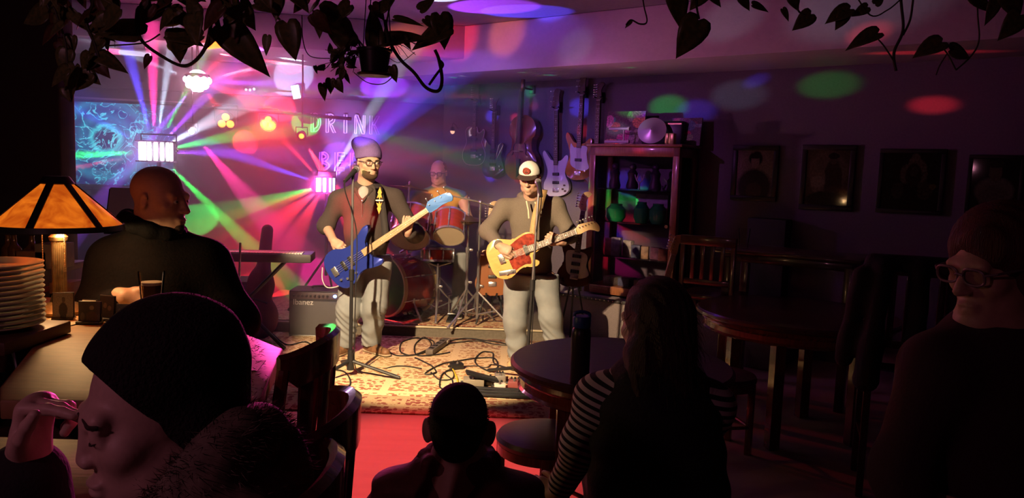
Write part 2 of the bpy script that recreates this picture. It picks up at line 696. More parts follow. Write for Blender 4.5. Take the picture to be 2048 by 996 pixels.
fl = MB().box((0, 3.5, -0.05), (14, 14, 0.1)).build('floor', m_floor); struct(fl)
ce = MB().box((0, 3.5, Z_CEIL + 0.05), (14, 14, 0.1)).build('ceiling', m_ceil); struct(ce)
MW = frame_from(x=RW, z=(0, 0, 1), o=CORNER)
struct(MB().box((3.6, 0.06, 1.6), (7.3, 0.12, 3.2)).build('wall_right', m_wall, M=MW))
MBK = frame_from(x=-BW, z=(0, 0, 1), o=CORNER)
struct(MB().box((-3.2, 0.06, 1.6), (6.5, 0.12, 3.2)).build('wall_back', m_wall_back, M=MBK))
struct(MB().box((-6.8, 3.5, 1.6), (0.12, 12, 3.2)).build('wall_left', m_wall))
struct(MB().box((0, -3.1, 1.6), (14, 0.12, 3.2)).build('wall_rear', m_wall))
struct(MB().box((6.9, 1.0, 1.6), (0.12, 8.5, 3.2)).build('wall_far_right', m_wall))

# dropped soffit: along the guitar wall and along the back wall
def soffit(name, M, x0, x1, depth, z0, z1, mt=m_beam):
    o = MB().box(((x0 + x1) / 2, -depth / 2, (z0 + z1) / 2), (x1 - x0, depth, z1 - z0), bev=0.012).build(name, mt, M=M)
    return struct(o)
soffit('trim_1', MW, 0.0, 7.2, 0.86, Z_SOFF, Z_CEIL)
soffit('trim_2', MBK, -6.4, 0.62, 1.32, Z_SOFF + 0.14, Z_CEIL)
# ledge where the back wall meets its soffit
struct(MB().box((-3.2, -0.05, Z_SOFF - 0.20), (6.4, 0.10, 0.05)).build('trim_3', m_wall_back, M=MBK))

# dark partition at the end of the bar (left edge of the view)
m_post = mat('dark_stained_panel', (0.028, 0.018, 0.02), 0.6, bump=0.1, scale=20)
colp = at(121, 300, 3.3)
struct(MB().box((colp.x - 1.6, 3.36, 1.52), (3.2, 0.12, 3.04), bev=0.01).build('wall_bar_end', m_post))

# stage riser and its rug-covered deck
m_stage = mat('stage_carpet', (0.20, 0.12, 0.09), 0.9, bump=0.4, scale=300, var=0.3)
m_edge = mat('stage_edge_trim', (0.72, 0.62, 0.42), 0.45)
m_fascia = mat('stage_fascia', (0.20, 0.17, 0.13), 0.7, bump=0.1, scale=40, var=0.2)
SY = 6.92
st = struct(MB().box((-1.175, SY + 0.9, 0.048), (3.05, 1.8, 0.096)).build('stage_riser', m_fascia))
tag(st, 'low stage platform with grey front board under the drum kit', 'stage')
MB().box((-1.175, SY - 0.006, 0.094), (3.05, 0.02, 0.016), bev=0.003).build('edge_trim', m_edge, st)

# patterned rugs --------------------------------------------------
def rug_mat(name, warm, dark, pale, sc):
    m, t, b = nt(name)
    tc = t.nodes.new('ShaderNodeTexCoord')
    br = t.nodes.new('ShaderNodeTexBrick')
    br.offset = 0.0
    br.inputs['Scale'].default_value = sc
    br.inputs['Color1'].default_value = rgb(warm); br.inputs['Color2'].default_value = rgb(dark)
    br.inputs['Mortar'].default_value = rgb(pale)
    br.inputs['Mortar Size'].default_value = 0.045
    br.inputs['Brick Width'].default_value = 0.62; br.inputs['Row Height'].default_value = 0.5
    lin(t, tc.outputs['Object'], br.inputs['Vector'])
    vo = t.nodes.new('ShaderNodeTexVoronoi'); vo.inputs['Scale'].default_value = 26
    lin(t, tc.outputs['Object'], vo.inputs['Vector'])
    v2 = t.nodes.new('ShaderNodeTexVoronoi'); v2.inputs['Scale'].default_value = 55; v2.distance = 'MANHATTAN'
    lin(t, tc.outputs['Object'], v2.inputs['Vector'])
    r1 = t.nodes.new('ShaderNodeMapRange'); r1.inputs[1].default_value = 0.44; r1.inputs[2].default_value = 0.50
    lin(t, vo.outputs['Distance'], r1.inputs[0])
    r2 = t.nodes.new('ShaderNodeMapRange'); r2.inputs[1].default_value = 0.42; r2.inputs[2].default_value = 0.36
    lin(t, v2.outputs['Distance'], r2.inputs[0])
    m1 = t.nodes.new('ShaderNodeMix'); m1.data_type = 'RGBA'
    lin(t, r1.outputs[0], m1.inputs[0]); lin(t, br.outputs['Color'], m1.inputs[6]); m1.inputs[7].default_value = rgb(pale)
    m2 = t.nodes.new('ShaderNodeMix'); m2.data_type = 'RGBA'
    ma = t.nodes.new('ShaderNodeMath'); ma.operation = 'MULTIPLY'; ma.inputs[1].default_value = 0.62
    lin(t, r2.outputs[0], ma.inputs[0]); lin(t, ma.outputs[0], m2.inputs[0])
    lin(t, m1.outputs[2], m2.inputs[6]); m2.inputs[7].default_value = rgb(dark)
    m3 = t.nodes.new('ShaderNodeMix'); m3.data_type = 'RGBA'
    lin(t, br.outputs['Fac'], m3.inputs[0]); lin(t, m2.outputs[2], m3.inputs[6]); m3.inputs[7].default_value = rgb(pale)
    lin(t, m3.outputs[2], b.inputs['Base Color'])
    b.inputs['Roughness'].default_value = 0.95
    b.inputs['Specular IOR Level'].default_value = 0.1
    bp = t.nodes.new('ShaderNodeBump'); bp.inputs['Strength'].default_value = 0.4; bp.inputs['Distance'].default_value = 0.004
    lin(t, v2.outputs['Distance'], bp.inputs['Height']); lin(t, bp.outputs[0], b.inputs['Normal'])
    return m
m_rug = rug_mat('rug_field', (0.60, 0.36, 0.17), (0.36, 0.12, 0.08), (0.84, 0.64, 0.38), 1.5)
m_rugb = rug_mat('rug_border', (0.30, 0.12, 0.08), (0.22, 0.05, 0.05), (0.48, 0.34, 0.20), 2.6)
m_rugs = rug_mat('stage_rug_field', (0.46, 0.18, 0.11), (0.30, 0.10, 0.07), (0.60, 0.42, 0.25), 2.0)
rug = thing('rug', 'large beige and red patterned rug in front of the stage', 'rug', (-0.45, 5.75, 0))
RW_, RD_ = 3.5, 2.2
MB().box((0, 0, 0.006), (RW_, RD_, 0.012), bev=0.004).build('border', m_rugb, rug)
MB().box((0, 0.13, 0.0075), (RW_ - 0.44, RD_ - 0.46, 0.013), bev=0.003).build('field', m_rug, rug)
rug2 = MB().box((0, 0, 0.005), (2.7, 1.28, 0.010), bev=0.004).build('rug', m_rugs, M=Matrix.Translation((-1.2, 7.60, 0.097)))
tag(rug2, 'reddish patterned rug on the stage beneath the drum kit', 'rug')

# carpeted riser under the display cabinet
m_riser = mat('riser_carpet', (0.30, 0.24, 0.24), 0.95, bump=0.6, scale=260, var=0.35)
m_rail = mat('riser_nosing', (0.05, 0.045, 0.05), 0.5, 0.2)
rs = thing('carpeted_riser', 'carpeted platform with studded black nosing under the display cabinet', 'platform', M=frame_from(x=RW, z=(0, 0, 1), o=CORNER + RW * 2.10))
MB().box((1.1, -0.36, 0.20), (2.2, 0.72, 0.39), bev=0.01).build('body', m_riser, rs)
MB().box((1.1, -0.715, 0.398), (2.22, 0.04, 0.03), bev=0.006).build('nosing', m_rail, rs)
m_stud = mat('nickel_stud', (0.7, 0.68, 0.66), 0.25, 1.0)
sm = MB().sph((0, 0, 0), 0.007, (1, 0.6, 1), 8).mesh('stud')
for i in range(24):
    link_mesh('stud', sm, None if i else m_stud, rs, Matrix.Translation((0.05 + i * 0.045, -0.737, 0.398)))
# ---------------------------------------------------------------- light show fixtures
m_blk = mat('black_powder_coat', (0.02, 0.02, 0.022), 0.45)
m_blkp = mat('black_plastic', (0.018, 0.018, 0.02), 0.35)
m_chr = mat('chrome', (0.78, 0.77, 0.77), 0.24, 0.9)
m_e_white = emit('led_white', (0.9, 0.92, 1.0), 16)
m_e_pink = emit('led_pink', (1.0, 0.55, 0.85), 26)
m_e_cyan = emit('led_cyan', (0.25, 0.75, 1.0), 9)
m_e_orange = emit('led_orange', (1.0, 0.22, 0.03), 14)
m_e_yellow = emit('led_yellow', (1.0, 0.30, 0.03), 4.5)
m_e_red = emit('led_red', (1.0, 0.12, 0.05), 10)

def derby(name, label, c, w, h, ncol, mats, stand=None, hang=None):
    """half-cylinder effect light: curved row of LED lens columns in a black housing"""
    t = thing(name, label, 'stage light', c, group='derby effect lights')
    hs = MB()
    hs.box((0, 0.07, 0), (w * 0.98, 0.10, h * 0.96), bev=0.01)
    hs.box((0, 0.03, h * 0.52), (w * 1.02, 0.18, 0.012), bev=0.004)
    hs.box((0, 0.03, -h * 0.52), (w * 1.02, 0.18, 0.012), bev=0.004)
    hs.build('housing', m_blk, t)
    rad = w * 0.5
    for i in range(ncol):
        a = R(-78 + 156 * i / (ncol - 1))
        x = rad * math.sin(a); y = 0.03 - rad * 0.55 * math.cos(a)
        cw = w / ncol * 0.78 * (0.55 + 0.45 * math.cos(a))
        M = Matrix.Translation((x, y, 0)) @ Matrix.Rotation(a * 0.6, 4, 'Z')
        MB().box((0, 0, 0), (cw, 0.02, h * 0.94), bev=0.004).build('lens_column', mats[i % len(mats)], t, M)
    yk = MB()
    yk.tube([(-w * 0.55, 0.07, 0), (-w * 0.55, 0.07, h * 0.9), (w * 0.55, 0.07, h * 0.9), (w * 0.55, 0.07, 0)], 0.008, 6)
    if hang is not None:
        yk.cyl((0, 0.07, h * 0.9), (0, 0.07, hang - c[2]), 0.012)
    if stand is not None:
        yk.cyl((0, 0.07, -h * 0.5), (0, 0.07, stand - c[2] + 0.35), 0.016)
        for k in range(3):
            a = R(90 + 120 * k)
            yk.cyl((0, 0.07, stand - c[2] + 0.55), (0.38 * math.cos(a), 0.07 + 0.38 * math.sin(a), stand - c[2] + 0.012), 0.011)
    yk.build('mount', m_blk, t)
    return t

derA = thing('derby_light', 'glowing pink dome light hung under the soffit', 'stage light', DERBY_A, group='derby effect lights')
MB().lathe([(0, 0.075), (0.105, 0.075), (0.118, 0.06), (0.118, 0.03), (0.10, 0.028), (0, 0.03)], 24).build('housing', m_blk, derA)
for i in range(3):
    for k in range(10 - 3 * i):
        a0 = 2 * PI * k / (10 - 3 * i); el_ = R(8 + 32 * i)
        c = Vector((0.104 * math.cos(el_) * math.cos(a0), 0.104 * math.cos(el_) * math.sin(a0), 0.028 - 0.104 * math.sin(el_)))
        MB().sph(c, 0.034 - 0.002 * i, n=10).build('lens', [m_e_pink, m_e_white][(i + k) % 2], derA)
MB().sph((0, 0, 0.02), 0.10, (1, 1, 0.95), 16).build('dome', m_e_pink, derA)
MB().cyl((0, 0, 0.07), (0, 0, 2.705 - DERBY_A.z), 0.012).build('mount', m_blk, derA)
derB = derby('derby_light', 'large blazing white light with lens columns above the bald man', DERBY_B, 0.27, 0.16, 8, [m_e_white, m_e_pink, m_e_white], stand=0.0)
derC = derby('derby_light', 'striped cyan-white light with lens columns beside the bass player', DERBY_C, 0.17, 0.15, 5, [emit('led_white_soft', (0.75, 0.92, 1.0), 2.6), emit('led_cyan_soft', (0.10, 0.55, 0.95), 1.8)], stand=0.1)

def par(name, label, c, mt, r=0.075, lens=3, aim=(0.2, -1, -0.3)):
    M = frame_from(y=Vector(aim) * -1, z=(0, 0, 1), o=c)
    t = thing(name, label, 'stage light', M=M, group='small par lights on the back bar')
    MB().lathe([(0.0, 0.10), (r * 0.7, 0.10), (r, 0.02), (r, -0.02), (r * 0.93, -0.02), (r * 0.9, 0.0), (0, 0.0)], 20,
               M=Matrix.Rotation(-PI / 2, 4, 'X')).build('can', m_blk, t)
    for k in range(lens):
        a = R(90 + 360 * k / lens)
        q = 0.0 if lens == 1 else r * 0.48
        MB().sph((q * math.cos(a), -0.005, q * math.sin(a)), r * (0.40 if lens > 1 else 0.55), (1, 0.5, 1), 12).build('lens', mt, t)
    MB().tube([(-r * 1.15, 0.03, 0), (-r * 1.15, 0.03, r * 1.7), (r * 1.15, 0.03, r * 1.7), (r * 1.15, 0.03, 0)], 0.006, 6).build('yoke', m_blk, t)
    return t
par('par_light', 'orange three-lens par light nearer the pink dome light', PAR_A, m_e_yellow, 0.10)
par('par_light', 'orange three-lens par light nearer the wall lettering', PAR_B, m_e_yellow, 0.085)
sa = par('par_light', 'small pale spotlight between the big white light and the orange lamps', SPOT_A, m_e_pink, 0.05, 1)
sb_ = par('par_light', 'small amber spotlight with a red beam left of the wall lettering', SPOT_B, m_e_yellow, 0.05, 1)
for q in (sa, sb_):
    Mi = q.matrix_world.inverted(); c = q.matrix_world.translation
    MB().tube([Mi @ (c + Vector((0, 0.03, 0.08))), Mi @ Vector((c.x, c.y + 0.03, 2.705))], 0.008, 8).build('drop_rod', m_blk, q)
# bar the lamps hang from
def bar_between(name, label, a, b, r, cat):
    o = MB().tube([a, b], r, 10).build(name, m_blk)
    return tag(o, label, cat)
bar_between('lighting_bar', 'black pipe carrying the small par lights', PAR_A + Vector((-0.9, 0.06, 0.18)), SPOT_B + Vector((0.5, 0.08, 0.20)), 0.018, 'pipe')

# small white lamp under the back soffit and a purple one beside it
wl = thing('wall_lamp', 'small rectangular blue-white lamp below the hanging pot', 'lamp', back_hit(592, 184, 0.10))
MB().box((0, 0.03, 0), (0.10, 0.05, 0.17), bev=0.01).build('housing', m_blk, wl)
MB().box((0, -0.002, 0), (0.085, 0.012, 0.15), M=Matrix.Rotation(R(-12), 4, 'Y'), bev=0.004).build('lens', emit('lamp_cyan', (0.55, 0.85, 1.0), 6), wl)
wl = thing('wall_lamp', 'pair of tiny purple lamp dots right of the pink dome light', 'lamp', back_hit(500, 180, 0.10))
MB().box((0, 0.03, 0), (0.16, 0.04, 0.08), bev=0.01).build('housing', m_blk, wl)
for dx in (-0.045, 0.0, 0.045):
    MB().sph((dx, 0, 0.012 * (dx > 0)), 0.014, n=8).build('lens', emit('lamp_violet', (0.75, 0.35, 1.0), 6), wl)

# fluorescent-style tube fittings up on the soffit
def tube_light(label, a, b, r, body, ends, ec):
    t = thing('tube_light', label, 'lamp', (Vector(a) + Vector(b)) / 2)
    Mi = t.matrix_world.inverted()
    a, b = Mi @ Vector(a), Mi @ Vector(b)
    d = (b - a).normalized()
    MB().box((0, 0.02, r * 1.6), ((b - a).length, 0.05, r * 1.2), bev=0.004).build('fitting', m_beam, t)
    MB().cyl(a, b, r, n=12).build('tube', body, t)
    MB().cyl(a, a + d * 0.12, r * 1.15, n=12).build('end_cap', ends, t)
    for q in (a * 0.7, b * 0.7):
        MB().cyl((q.x, 0.02, r), (q.x, 0.02, 2.705 - t.location.z), 0.005, n=6).build('drop_rod', m_blk, t)
    return t
tube_light('white ceiling tube lamp with a pink end above the screen', at(215, 102, 7.4), at(300, 110, 7.4), 0.022, emit('tube_white', (0.75, 0.7, 0.95), 1.2), emit('tube_pink', (1, 0.1, 0.3), 2.5), 0)
tube_light('short orange ceiling tube lamp among the leaves', at(415, 92, 7.4), at(456, 88, 7.4), 0.028, emit('tube_orange', (1.0, 0.35, 0.03), 4), emit('tube_orange2', (1.0, 0.2, 0.02), 4), 0)

# ---------------------------------------------------------------- coloured beams (the lamps' own light)
RED, GRN, BLU = (1.0, 0.03, 0.05), (0.02, 1.0, 0.10), (0.08, 0.06, 1.0)
MAG, WHT, VIO, ORG = (1.0, 0.03, 0.30), (0.6, 0.75, 1.0), (0.35, 0.05, 1.0), (1.0, 0.20, 0.04)
BEAM = 11.0
def beams(fix, src, rows):
    for (px, py, dy, c, w, ang) in rows:
        tgt = at(px, py, src.y + (0.45 if py > 350 else 0.30 if (fix is not derC and px > 395 and dy < 0) else dy * 0.35))
        d = (tgt - src).normalized()
        spot_light('beam', src + d * 0.16, tgt, c, w * BEAM * (1.0 if fix is derC else 1.9), ang, 0.25, 0.012, fix)
# (pixel the beam heads for, its depth change, colour, power, cone)
beams(derB, DERBY_B, [
    (303, 60, -0.5, MAG, 260, 9), (245, 60, -0.5, BLU, 160, 9), (345, 80, -0.5, WHT, 110, 7),
    (420, 90, -0.5, GRN, 120, 6), (470, 130, 3.0, VIO, 220, 8), (470, 215, 3.6, WHT, 240, 10),
    (520, 262, 4.5, GRN, 200, 8), (560, 310, 4.5, VIO, 160, 8), (130, 312, -0.6, GRN, 240, 9),
    (130, 340, -0.6, RED, 150, 5), (215, 405, -0.6, GRN, 200, 6), (230, 380, -0.5, RED, 110, 5),
    (480, 470, -0.7, GRN, 150, 9), (180, 230, -0.5, BLU, 140, 10)])
beams(derA, DERBY_A, [
    (330, 60, -0.6, WHT, 150, 6), (420, 40, -0.6, BLU, 180, 6), (480, 80, 2.5, RED, 110, 9), (560, 130, 3.0, RED, 120, 12),
    (620, 110, 2.5, WHT, 220, 6), (540, 210, 3.0, RED, 110, 16), (470, 260, 2.5, RED, 90, 14), (345, 225, -0.5, VIO, 150, 7),
    (310, 130, -0.5, WHT, 90, 6), (640, 170, 2.5, VIO, 200, 9)])
beams(derC, DERBY_C, [
    (540, 400, -0.6, GRN, 260, 11), (520, 470, -0.7, RED, 190, 24), (500, 430, -0.5, ORG, 160, 14), (560, 340, -0.6, BLU, 200, 9),
    (540, 250, -0.6, RED, 160, 9), (760, 250, -0.6, VIO, 110, 16), (830, 210, -0.6, BLU, 110, 14), (700, 290, -0.6, WHT, 110, 8),
    (590, 470, -0.4, RED, 130, 22)])
beams(derC, SPOT_A, [(500, 400, -0.6, MAG, 260, 17)])
beams(derC, SPOT_B, [(650, 350, -0.4, RED, 260, 15)])

# broad glow of each fixture
point_light('glow', DERBY_A + Vector((0.05, -0.22, -0.05)), (1.0, 0.10, 0.22), 8, 0.08, derA)
point_light('glow', DERBY_B + Vector((0, -0.25, 0.02)), (0.75, 0.18, 0.85), 4, 0.08, derB)
point_light('glow', DERBY_C + Vector((0.02, -0.22, 0.02)), (0.45, 0.14, 1.0), 7, 0.08, derC)
# red and violet washes thrown into the room by the lamps on the pipe
spot_light('red_wash', PAR_B + Vector((0, -0.15, 0)), (0.2, 3.0, 0.5), (1.0, 0.04, 0.06), 110, 80, 0.7, 0.06, derA)
spot_light('pink_wash', DERBY_C + Vector((0.05, -0.2, 0.1)), (-0.70, 2.0, 1.03), (1.0, 0.06, 0.36), 1300, 13, 0.6, 0.05, derC)
spot_light('violet_wash', DERBY_A + Vector((0.2, -0.25, -0.05)), (3.2, 6.3, 2.2), (0.60, 0.10, 0.70), 70, 62, 0.8, 0.06, derA)
spot_light('violet_wash', DERBY_A + Vector((0.15, -0.30, 0.0)), (0.8, 5.2, 3.0), (0.9, 0.10, 0.40), 90, 60, 0.8, 0.06, derA)
# moving spots that land on the wall, the soffit and the furniture
def patch(fix, src, tgt, c, w, ang):
    d = (tgt - src).normalized()
    spot_light('patch', src + d * 0.2, tgt, c, w * 14, ang, 0.75, 0.02, fix)
for (px, py, c, w, ang) in ((1335, 214, GRN, 110, 3.6), (1392, 222, BLU, 110, 3.2), (1655, 170, GRN, 90, 2.8), (1865, 210, RED, 520, 1.5), (1500, 332, RED, 120, 1.0), (1475, 190, WHT, 34, 3.8), (1160, 215, BLU, 140, 3.8), (1168, 262, RED, 60, 2.4),
                            (1060, 184, (0.02, 1.0, 0.4), 40, 2.6), (1068, 212, MAG, 26, 2.0), (984, 232, BLU, 120, 3.6), (980, 352, BLU, 120, 3.0), (905, 170, BLU, 50, 2.6), (1245, 318, RED, 160, 1.6), (1330, 305, RED, 200, 1.8), (1424, 362, BLU, 220, 1.8), (1420, 262, WHT, 30, 2.4),
                            (1250, 408, GRN, 160, 4.0), (1320, 405, GRN, 160, 3.6), (1290, 375, BLU, 140, 4.0), (1300, 468, RED, 150, 4.0), (1250, 478, BLU, 120, 4.0), (1265, 530, MAG, 120, 5.0), (1230, 345, BLU, 40, 3.0), (1362, 455, RED, 60, 3.0), (1035, 355, RED, 110, 2.4), (1030, 236, RED, 90, 2.2), (1030, 320, GRN, 40, 2.4), (1175, 400, BLU, 80, 3.0), (1310, 265, WHT, 40, 2.4)):
    patch(derA, DERBY_A + Vector((0.1, -0.1, -0.1)), wall_hit(px, py), c, w, ang)
def soff_hit(px, py):
    r = ray(px, py); return Vector((0, 0, CAM_H)) + r * ((Z_SOFF - CAM_H) / r.z)
for (px, py, c, w, ang) in ((1098, 150, (0.02, 1.0, 0.5), 26, 1.5), (1046, 145, (0.02, 1.0, 0.5), 24, 0.9), (1260, 135, GRN, 40, 1.0), (1600, 142, BLU, 60, 2.0), (1860, 105, RED, 140, 2.6), (905, 155, (0.02, 1.0, 0.5), 16, 2.0), (925, 152, WHT, 10, 2.0)):
    patch(derC, DERBY_C + Vector((0.1, -0.1, 0.1)), soff_hit(px, py), c, w, ang)
for (px, py, Y, c, w, ang) in ((1500, 40, 5.7, WHT, 9, 8.0), (1290, 75, 6.2, WHT, 5, 5.0), (1100, 105, 7.0, WHT, 3, 6.0), (1450, 110, 5.7, RED, 40, 2.0), (960, 85, 7.4, ORG, 22, 9.0), (760, 110, 7.6, ORG, 30, 12.0), (850, 100, 7.6, RED, 30, 10.0)):
    patch(derB, DERBY_B + Vector((0.15, -0.2, 0.1)), at(px, py, Y), c, w, ang)
patch(derB, DERBY_B + Vector((0.1, -0.2, 0)), at(652, 652, 2.05), GRN, 60, 1.6)
patch(derB, DERBY_B + Vector((0.1, -0.2, 0)), at(590, 810, 1.7), GRN, 60, 1.2)

# red par added unseen above the picture to redden the floor before the rug
RP = Vector((-0.55, 4.75, Z_CEIL - 0.16))
rp = par('par_light', 'added red par light, unseen on the ceiling at the stage edge', RP, m_e_red, 0.09, 3, (0.15, -0.45, -1))
MB().cyl((0, 0.03, 0.15), (0, 0.03, 0.02), 0.012, n=8).build('clamp', m_blk, rp)
spot_light('red_floor_wash', RP + Vector((0.02, -0.06, -0.12)), (-0.45, 3.85, 0.0), (1.0, 0.08, 0.09), 560, 42, 0.7, 0.05, rp)

# effect light added unseen above the picture to tint players and guitar wall
DD = Vector((-2.3, 4.3, Z_CEIL - 0.10))
derD = thing('derby_light', 'added multi-lens effect light, unseen on the ceiling in front of the stage', 'stage light', DD, group='derby effect lights')
MB().box((0, 0, 0.05), (0.26, 0.20, 0.10), None, 0.01).build('housing', m_blk, derD)
for i in range(4):
    MB().sph((-0.09 + 0.06 * i, -0.0, -0.005), 0.024, n=10).build('lens', [m_e_red, m_e_pink][i % 2], derD)
for (tg, c, w, ang, bl) in ((at(700, 425, 6.0), RED, 1300, 9.5, 0.8), (at(735, 286, 6.05), (0.42, 0.18, 1.0), 800, 4.0, 0.6), (at(722, 338, 5.95), GRN, 260, 0.55, 0.3), (at(880, 385, 7.7), (1.0, 0.30, 0.32), 420, 10, 0.8),
                            (wall_hit(1060, 300), (0.30, 0.16, 1.0), 360, 24, 0.9), (wall_hit(1290, 330), (0.62, 0.14, 0.75), 150, 24, 0.9)):
    spot_light('effect_beam', DD + Vector((0, 0, -0.05)), tg, c, w, ang, bl, 0.02, derD)
patch(derC, DERBY_C + Vector((0.05, -0.25, 0.1)), back_hit(694, 255), (0.45, 0.25, 1.0), 42, 26)
spot_light('soffit_wash', DERBY_C + Vector((0.12, -0.30, 0.12)), (2.2, 6.2, 2.6), (0.85, 0.28, 0.55), 110, 40, 0.9, 0.05, derC)
m_maple = mat('maple_neck', (0.66, 0.44, 0.22), 0.4, var=0.12, scale=20, coat=0.4)
m_rosew = mat('rosewood', (0.09, 0.045, 0.03), 0.5, var=0.3, scale=60)
m_string = mat('steel_string', (0.55, 0.52, 0.48), 0.45, 1.0)
m_pickup = mat('black_pickup', (0.015, 0.015, 0.015), 0.4)
m_ivory = mat('ivory_plastic', (0.80, 0.74, 0.64), 0.4)
# ---------------------------------------------------------------- people
m_skin = mat('skin', (0.62, 0.38, 0.27), 0.5, bump=0.05, scale=90, var=0.08)
m_skin2 = mat('skin_pale', (0.70, 0.47, 0.38), 0.5, bump=0.05, scale=90, var=0.08)
m_eye_w = mat('eye_white', (0.75, 0.72, 0.68), 0.2)
m_iris = mat('iris_brown', (0.05, 0.03, 0.02), 0.15)
m_jeans = mat('washed_denim', (0.33, 0.35, 0.36), 0.9, bump=0.25, scale=9, col2=(0.26, 0.285, 0.30), detail=9)
m_jeans_dk = mat('dark_denim', (0.05, 0.06, 0.09), 0.9, bump=0.2, scale=40, var=0.3)

def headM(c, yaw=0, pitch=0, roll=0):
    return Matrix.Translation(Vector(c)) @ Matrix.Rotation(R(yaw), 4, 'Z') @ Matrix.Rotation(R(pitch), 4, 'X') @ Matrix.Rotation(R(roll), 4, 'Y')

def head_sdf(S, M, s=1.0, ears=True, slim=1.0, detail=True, neck=True, nose=1.0):
    S.frame(M)
    v = lambda x, y, z: (x * s, y * s, z * s)
    e = lambda c, r, k, **kw: S.ell(v(*c), v(*r), k * s, **kw)
    e((0, 0.020, 0.034), (0.076 * slim, 0.096, 0.084), 0.02)
    e((0, -0.018, -0.030), (0.062 * slim, 0.072, 0.082), 0.03)
    e((0, -0.036, -0.086), (0.047 * slim, 0.050, 0.032), 0.03)
    e((0, -0.072, -0.104), (0.020, 0.017, 0.015), 0.02)
    for q in (-1, 1):
        e((q * 0.042 * slim, -0.056, -0.026), (0.022, 0.022, 0.020), 0.025)
        e((q * 0.052 * slim, -0.010, -0.075), (0.014, 0.030, 0.026), 0.03)
    if detail:
        S.cone(v(-0.040, -0.078, 0.020), v(0.040, -0.078, 0.020), 0.011 * s, 0.011 * s, 0.018 * s)
        for q in (-1, 1):
            e((q * 0.031, -0.098, 0.000), (0.018, 0.014, 0.011), 0.012, sub=True)
            e((q * 0.031, -0.075, 0.000), (0.0145, 0.0135, 0.0135), 0.004)
            S.cone(v(q * 0.016, -0.0865, 0.0095), v(q * 0.046, -0.080, 0.0085), 0.0038 * s, 0.0035 * s, 0.006 * s)
            S.cone(v(q * 0.018, -0.0855, -0.0095), v(q * 0.044, -0.080, -0.0095), 0.0030 * s, 0.003 * s, 0.006 * s)
        S.cone(v(0, -0.085, 0.010), v(0, -0.085 - 0.024 * nose, -0.032), 0.0085 * s, 0.0125 * s * (0.6 + 0.4 * nose), 0.014 * s)
        for q in (-1, 1):
            e((q * 0.0125 * (0.6 + 0.4 * nose), -0.098 + 0.008 * (1 - nose), -0.036), (0.0085, 0.0105, 0.0075), 0.007)
        e((0, -0.0905, -0.0665), (0.024, 0.011, 0.0060), 0.010)
        e((0, -0.0890, -0.0785), (0.020, 0.011, 0.0070), 0.010)
        e((0, -0.1040, -0.0720), (0.023, 0.010, 0.0018), 0.004, sub=True)
    if ears:
        for q in (-1, 1):
            e((q * 0.078 * slim, 0.012, -0.008), (0.009, 0.020, 0.031), 0.010, rot=(12, 0, q * 22))
            e((q * 0.086 * slim, 0.004, -0.005), (0.006, 0.010, 0.016), 0.006, sub=True)
    if neck:
        S.cone(v(0, 0.022, -0.060), v(0, 0.040, -0.175), 0.054 * s * slim, 0.060 * s * slim, 0.03 * s)
    S.frame(Matrix.Identity(4))

def eyes(M, s, parent, inv, m_i=None, look=(0, 0)):
    """eyeballs with irises, as parts"""
    for q in (-1, 1):
        mb = MB()
        c = Vector((q * 0.031 * s, -0.0765 * s, 0))
        mb.sph(c, 0.0135 * s, n=14)
        d = Vector((look[0], -1, look[1])).normalized()
        mb.sph(c + d * 0.0085 * s, 0.0060 * s, n=10, mi=1)
        mb.build('eye', [m_eye_w, m_i or m_iris], parent, inv @ M)

def hand_sdf(S, M, side, curl=(20, 20, 20, 20), thumb=(0.75, 0.55, -0.25), s=1.0, spread=3):
    """frame: origin wrist, +X along the fingers, +Z back of the hand; side=+1 puts the thumb on +Y"""
    S.frame(M)
    v = lambda x, y, z: (x * s, y * s * side, z * s)
    S.cone(v(-0.03, 0, 0), v(0.02, 0, 0), 0.024 * s, 0.025 * s, 0.015, flat=((0, 0, 1), 0.75))
    S.ell(v(0.045, 0.002, 0), (0.050 * s, 0.041 * s, 0.0165 * s), 0.015)
    S.ell(v(0.075, 0.0, 0.001), (0.022 * s, 0.041 * s, 0.0145 * s), 0.012)
    S.ell(v(0.030, 0.026, -0.008), (0.030 * s, 0.017 * s, 0.015 * s), 0.012)
    L = ((0.030, 0.043, 0.024, 0.020), (0.010, 0.047, 0.028, 0.021), (-0.010, 0.044, 0.026, 0.020), (-0.029, 0.034, 0.020, 0.018))
    for i, (y, a, b, c) in enumerate(L):
        cu = curl[i]
        cs = cu if isinstance(cu, (list, tuple)) else (cu, cu * 1.15, cu * 0.8)
        p = Vector((0.084 - 0.006 * abs(i - 1), y, 0.0))
        ang = 0.0
        sp = R(spread * (1.2 - 0.9 * i))
        r0 = 0.0098 - 0.0006 * (i == 3) * 2
        for j, ln in enumerate((a, b, c)):
            ang += R(cs[j])
            d = Vector((math.cos(ang) * math.cos(sp), math.cos(ang) * math.sin(sp), -math.sin(ang)))
            q = p + d * ln
            S.cone(v(*p), v(*q), (r0 - 0.0008 * j) * s, (r0 - 0.0008 * (j + 1)) * s, 0.0045)
            p = q
    p = Vector((0.018, 0.030, -0.006))
    d = Vector(thumb).normalized()
    q = p + d * 0.044
    S.cone(v(*p), v(*q), 0.0150 * s, 0.0115 * s, 0.008)
    d2 = (d + Vector((0.5, -0.25, -0.05))).normalized()
    q2 = q + d2 * 0.030
    S.cone(v(*q), v(*q2), 0.0112 * s, 0.0100 * s, 0.004)
    q3 = q2 + (d2 + Vector((0.25, -0.2, -0.1))).normalized() * 0.022
    S.cone(v(*q2), v(*q3), 0.0100 * s, 0.0085 * s, 0.004)
    S.frame(Matrix.Identity(4))

def handM(wrist, fingers, back):
    """matrix for hand_sdf from wrist point, finger direction and dorsal direction"""
    return frame_from(x=Vector(fingers), z=Vector(back), o=wrist)

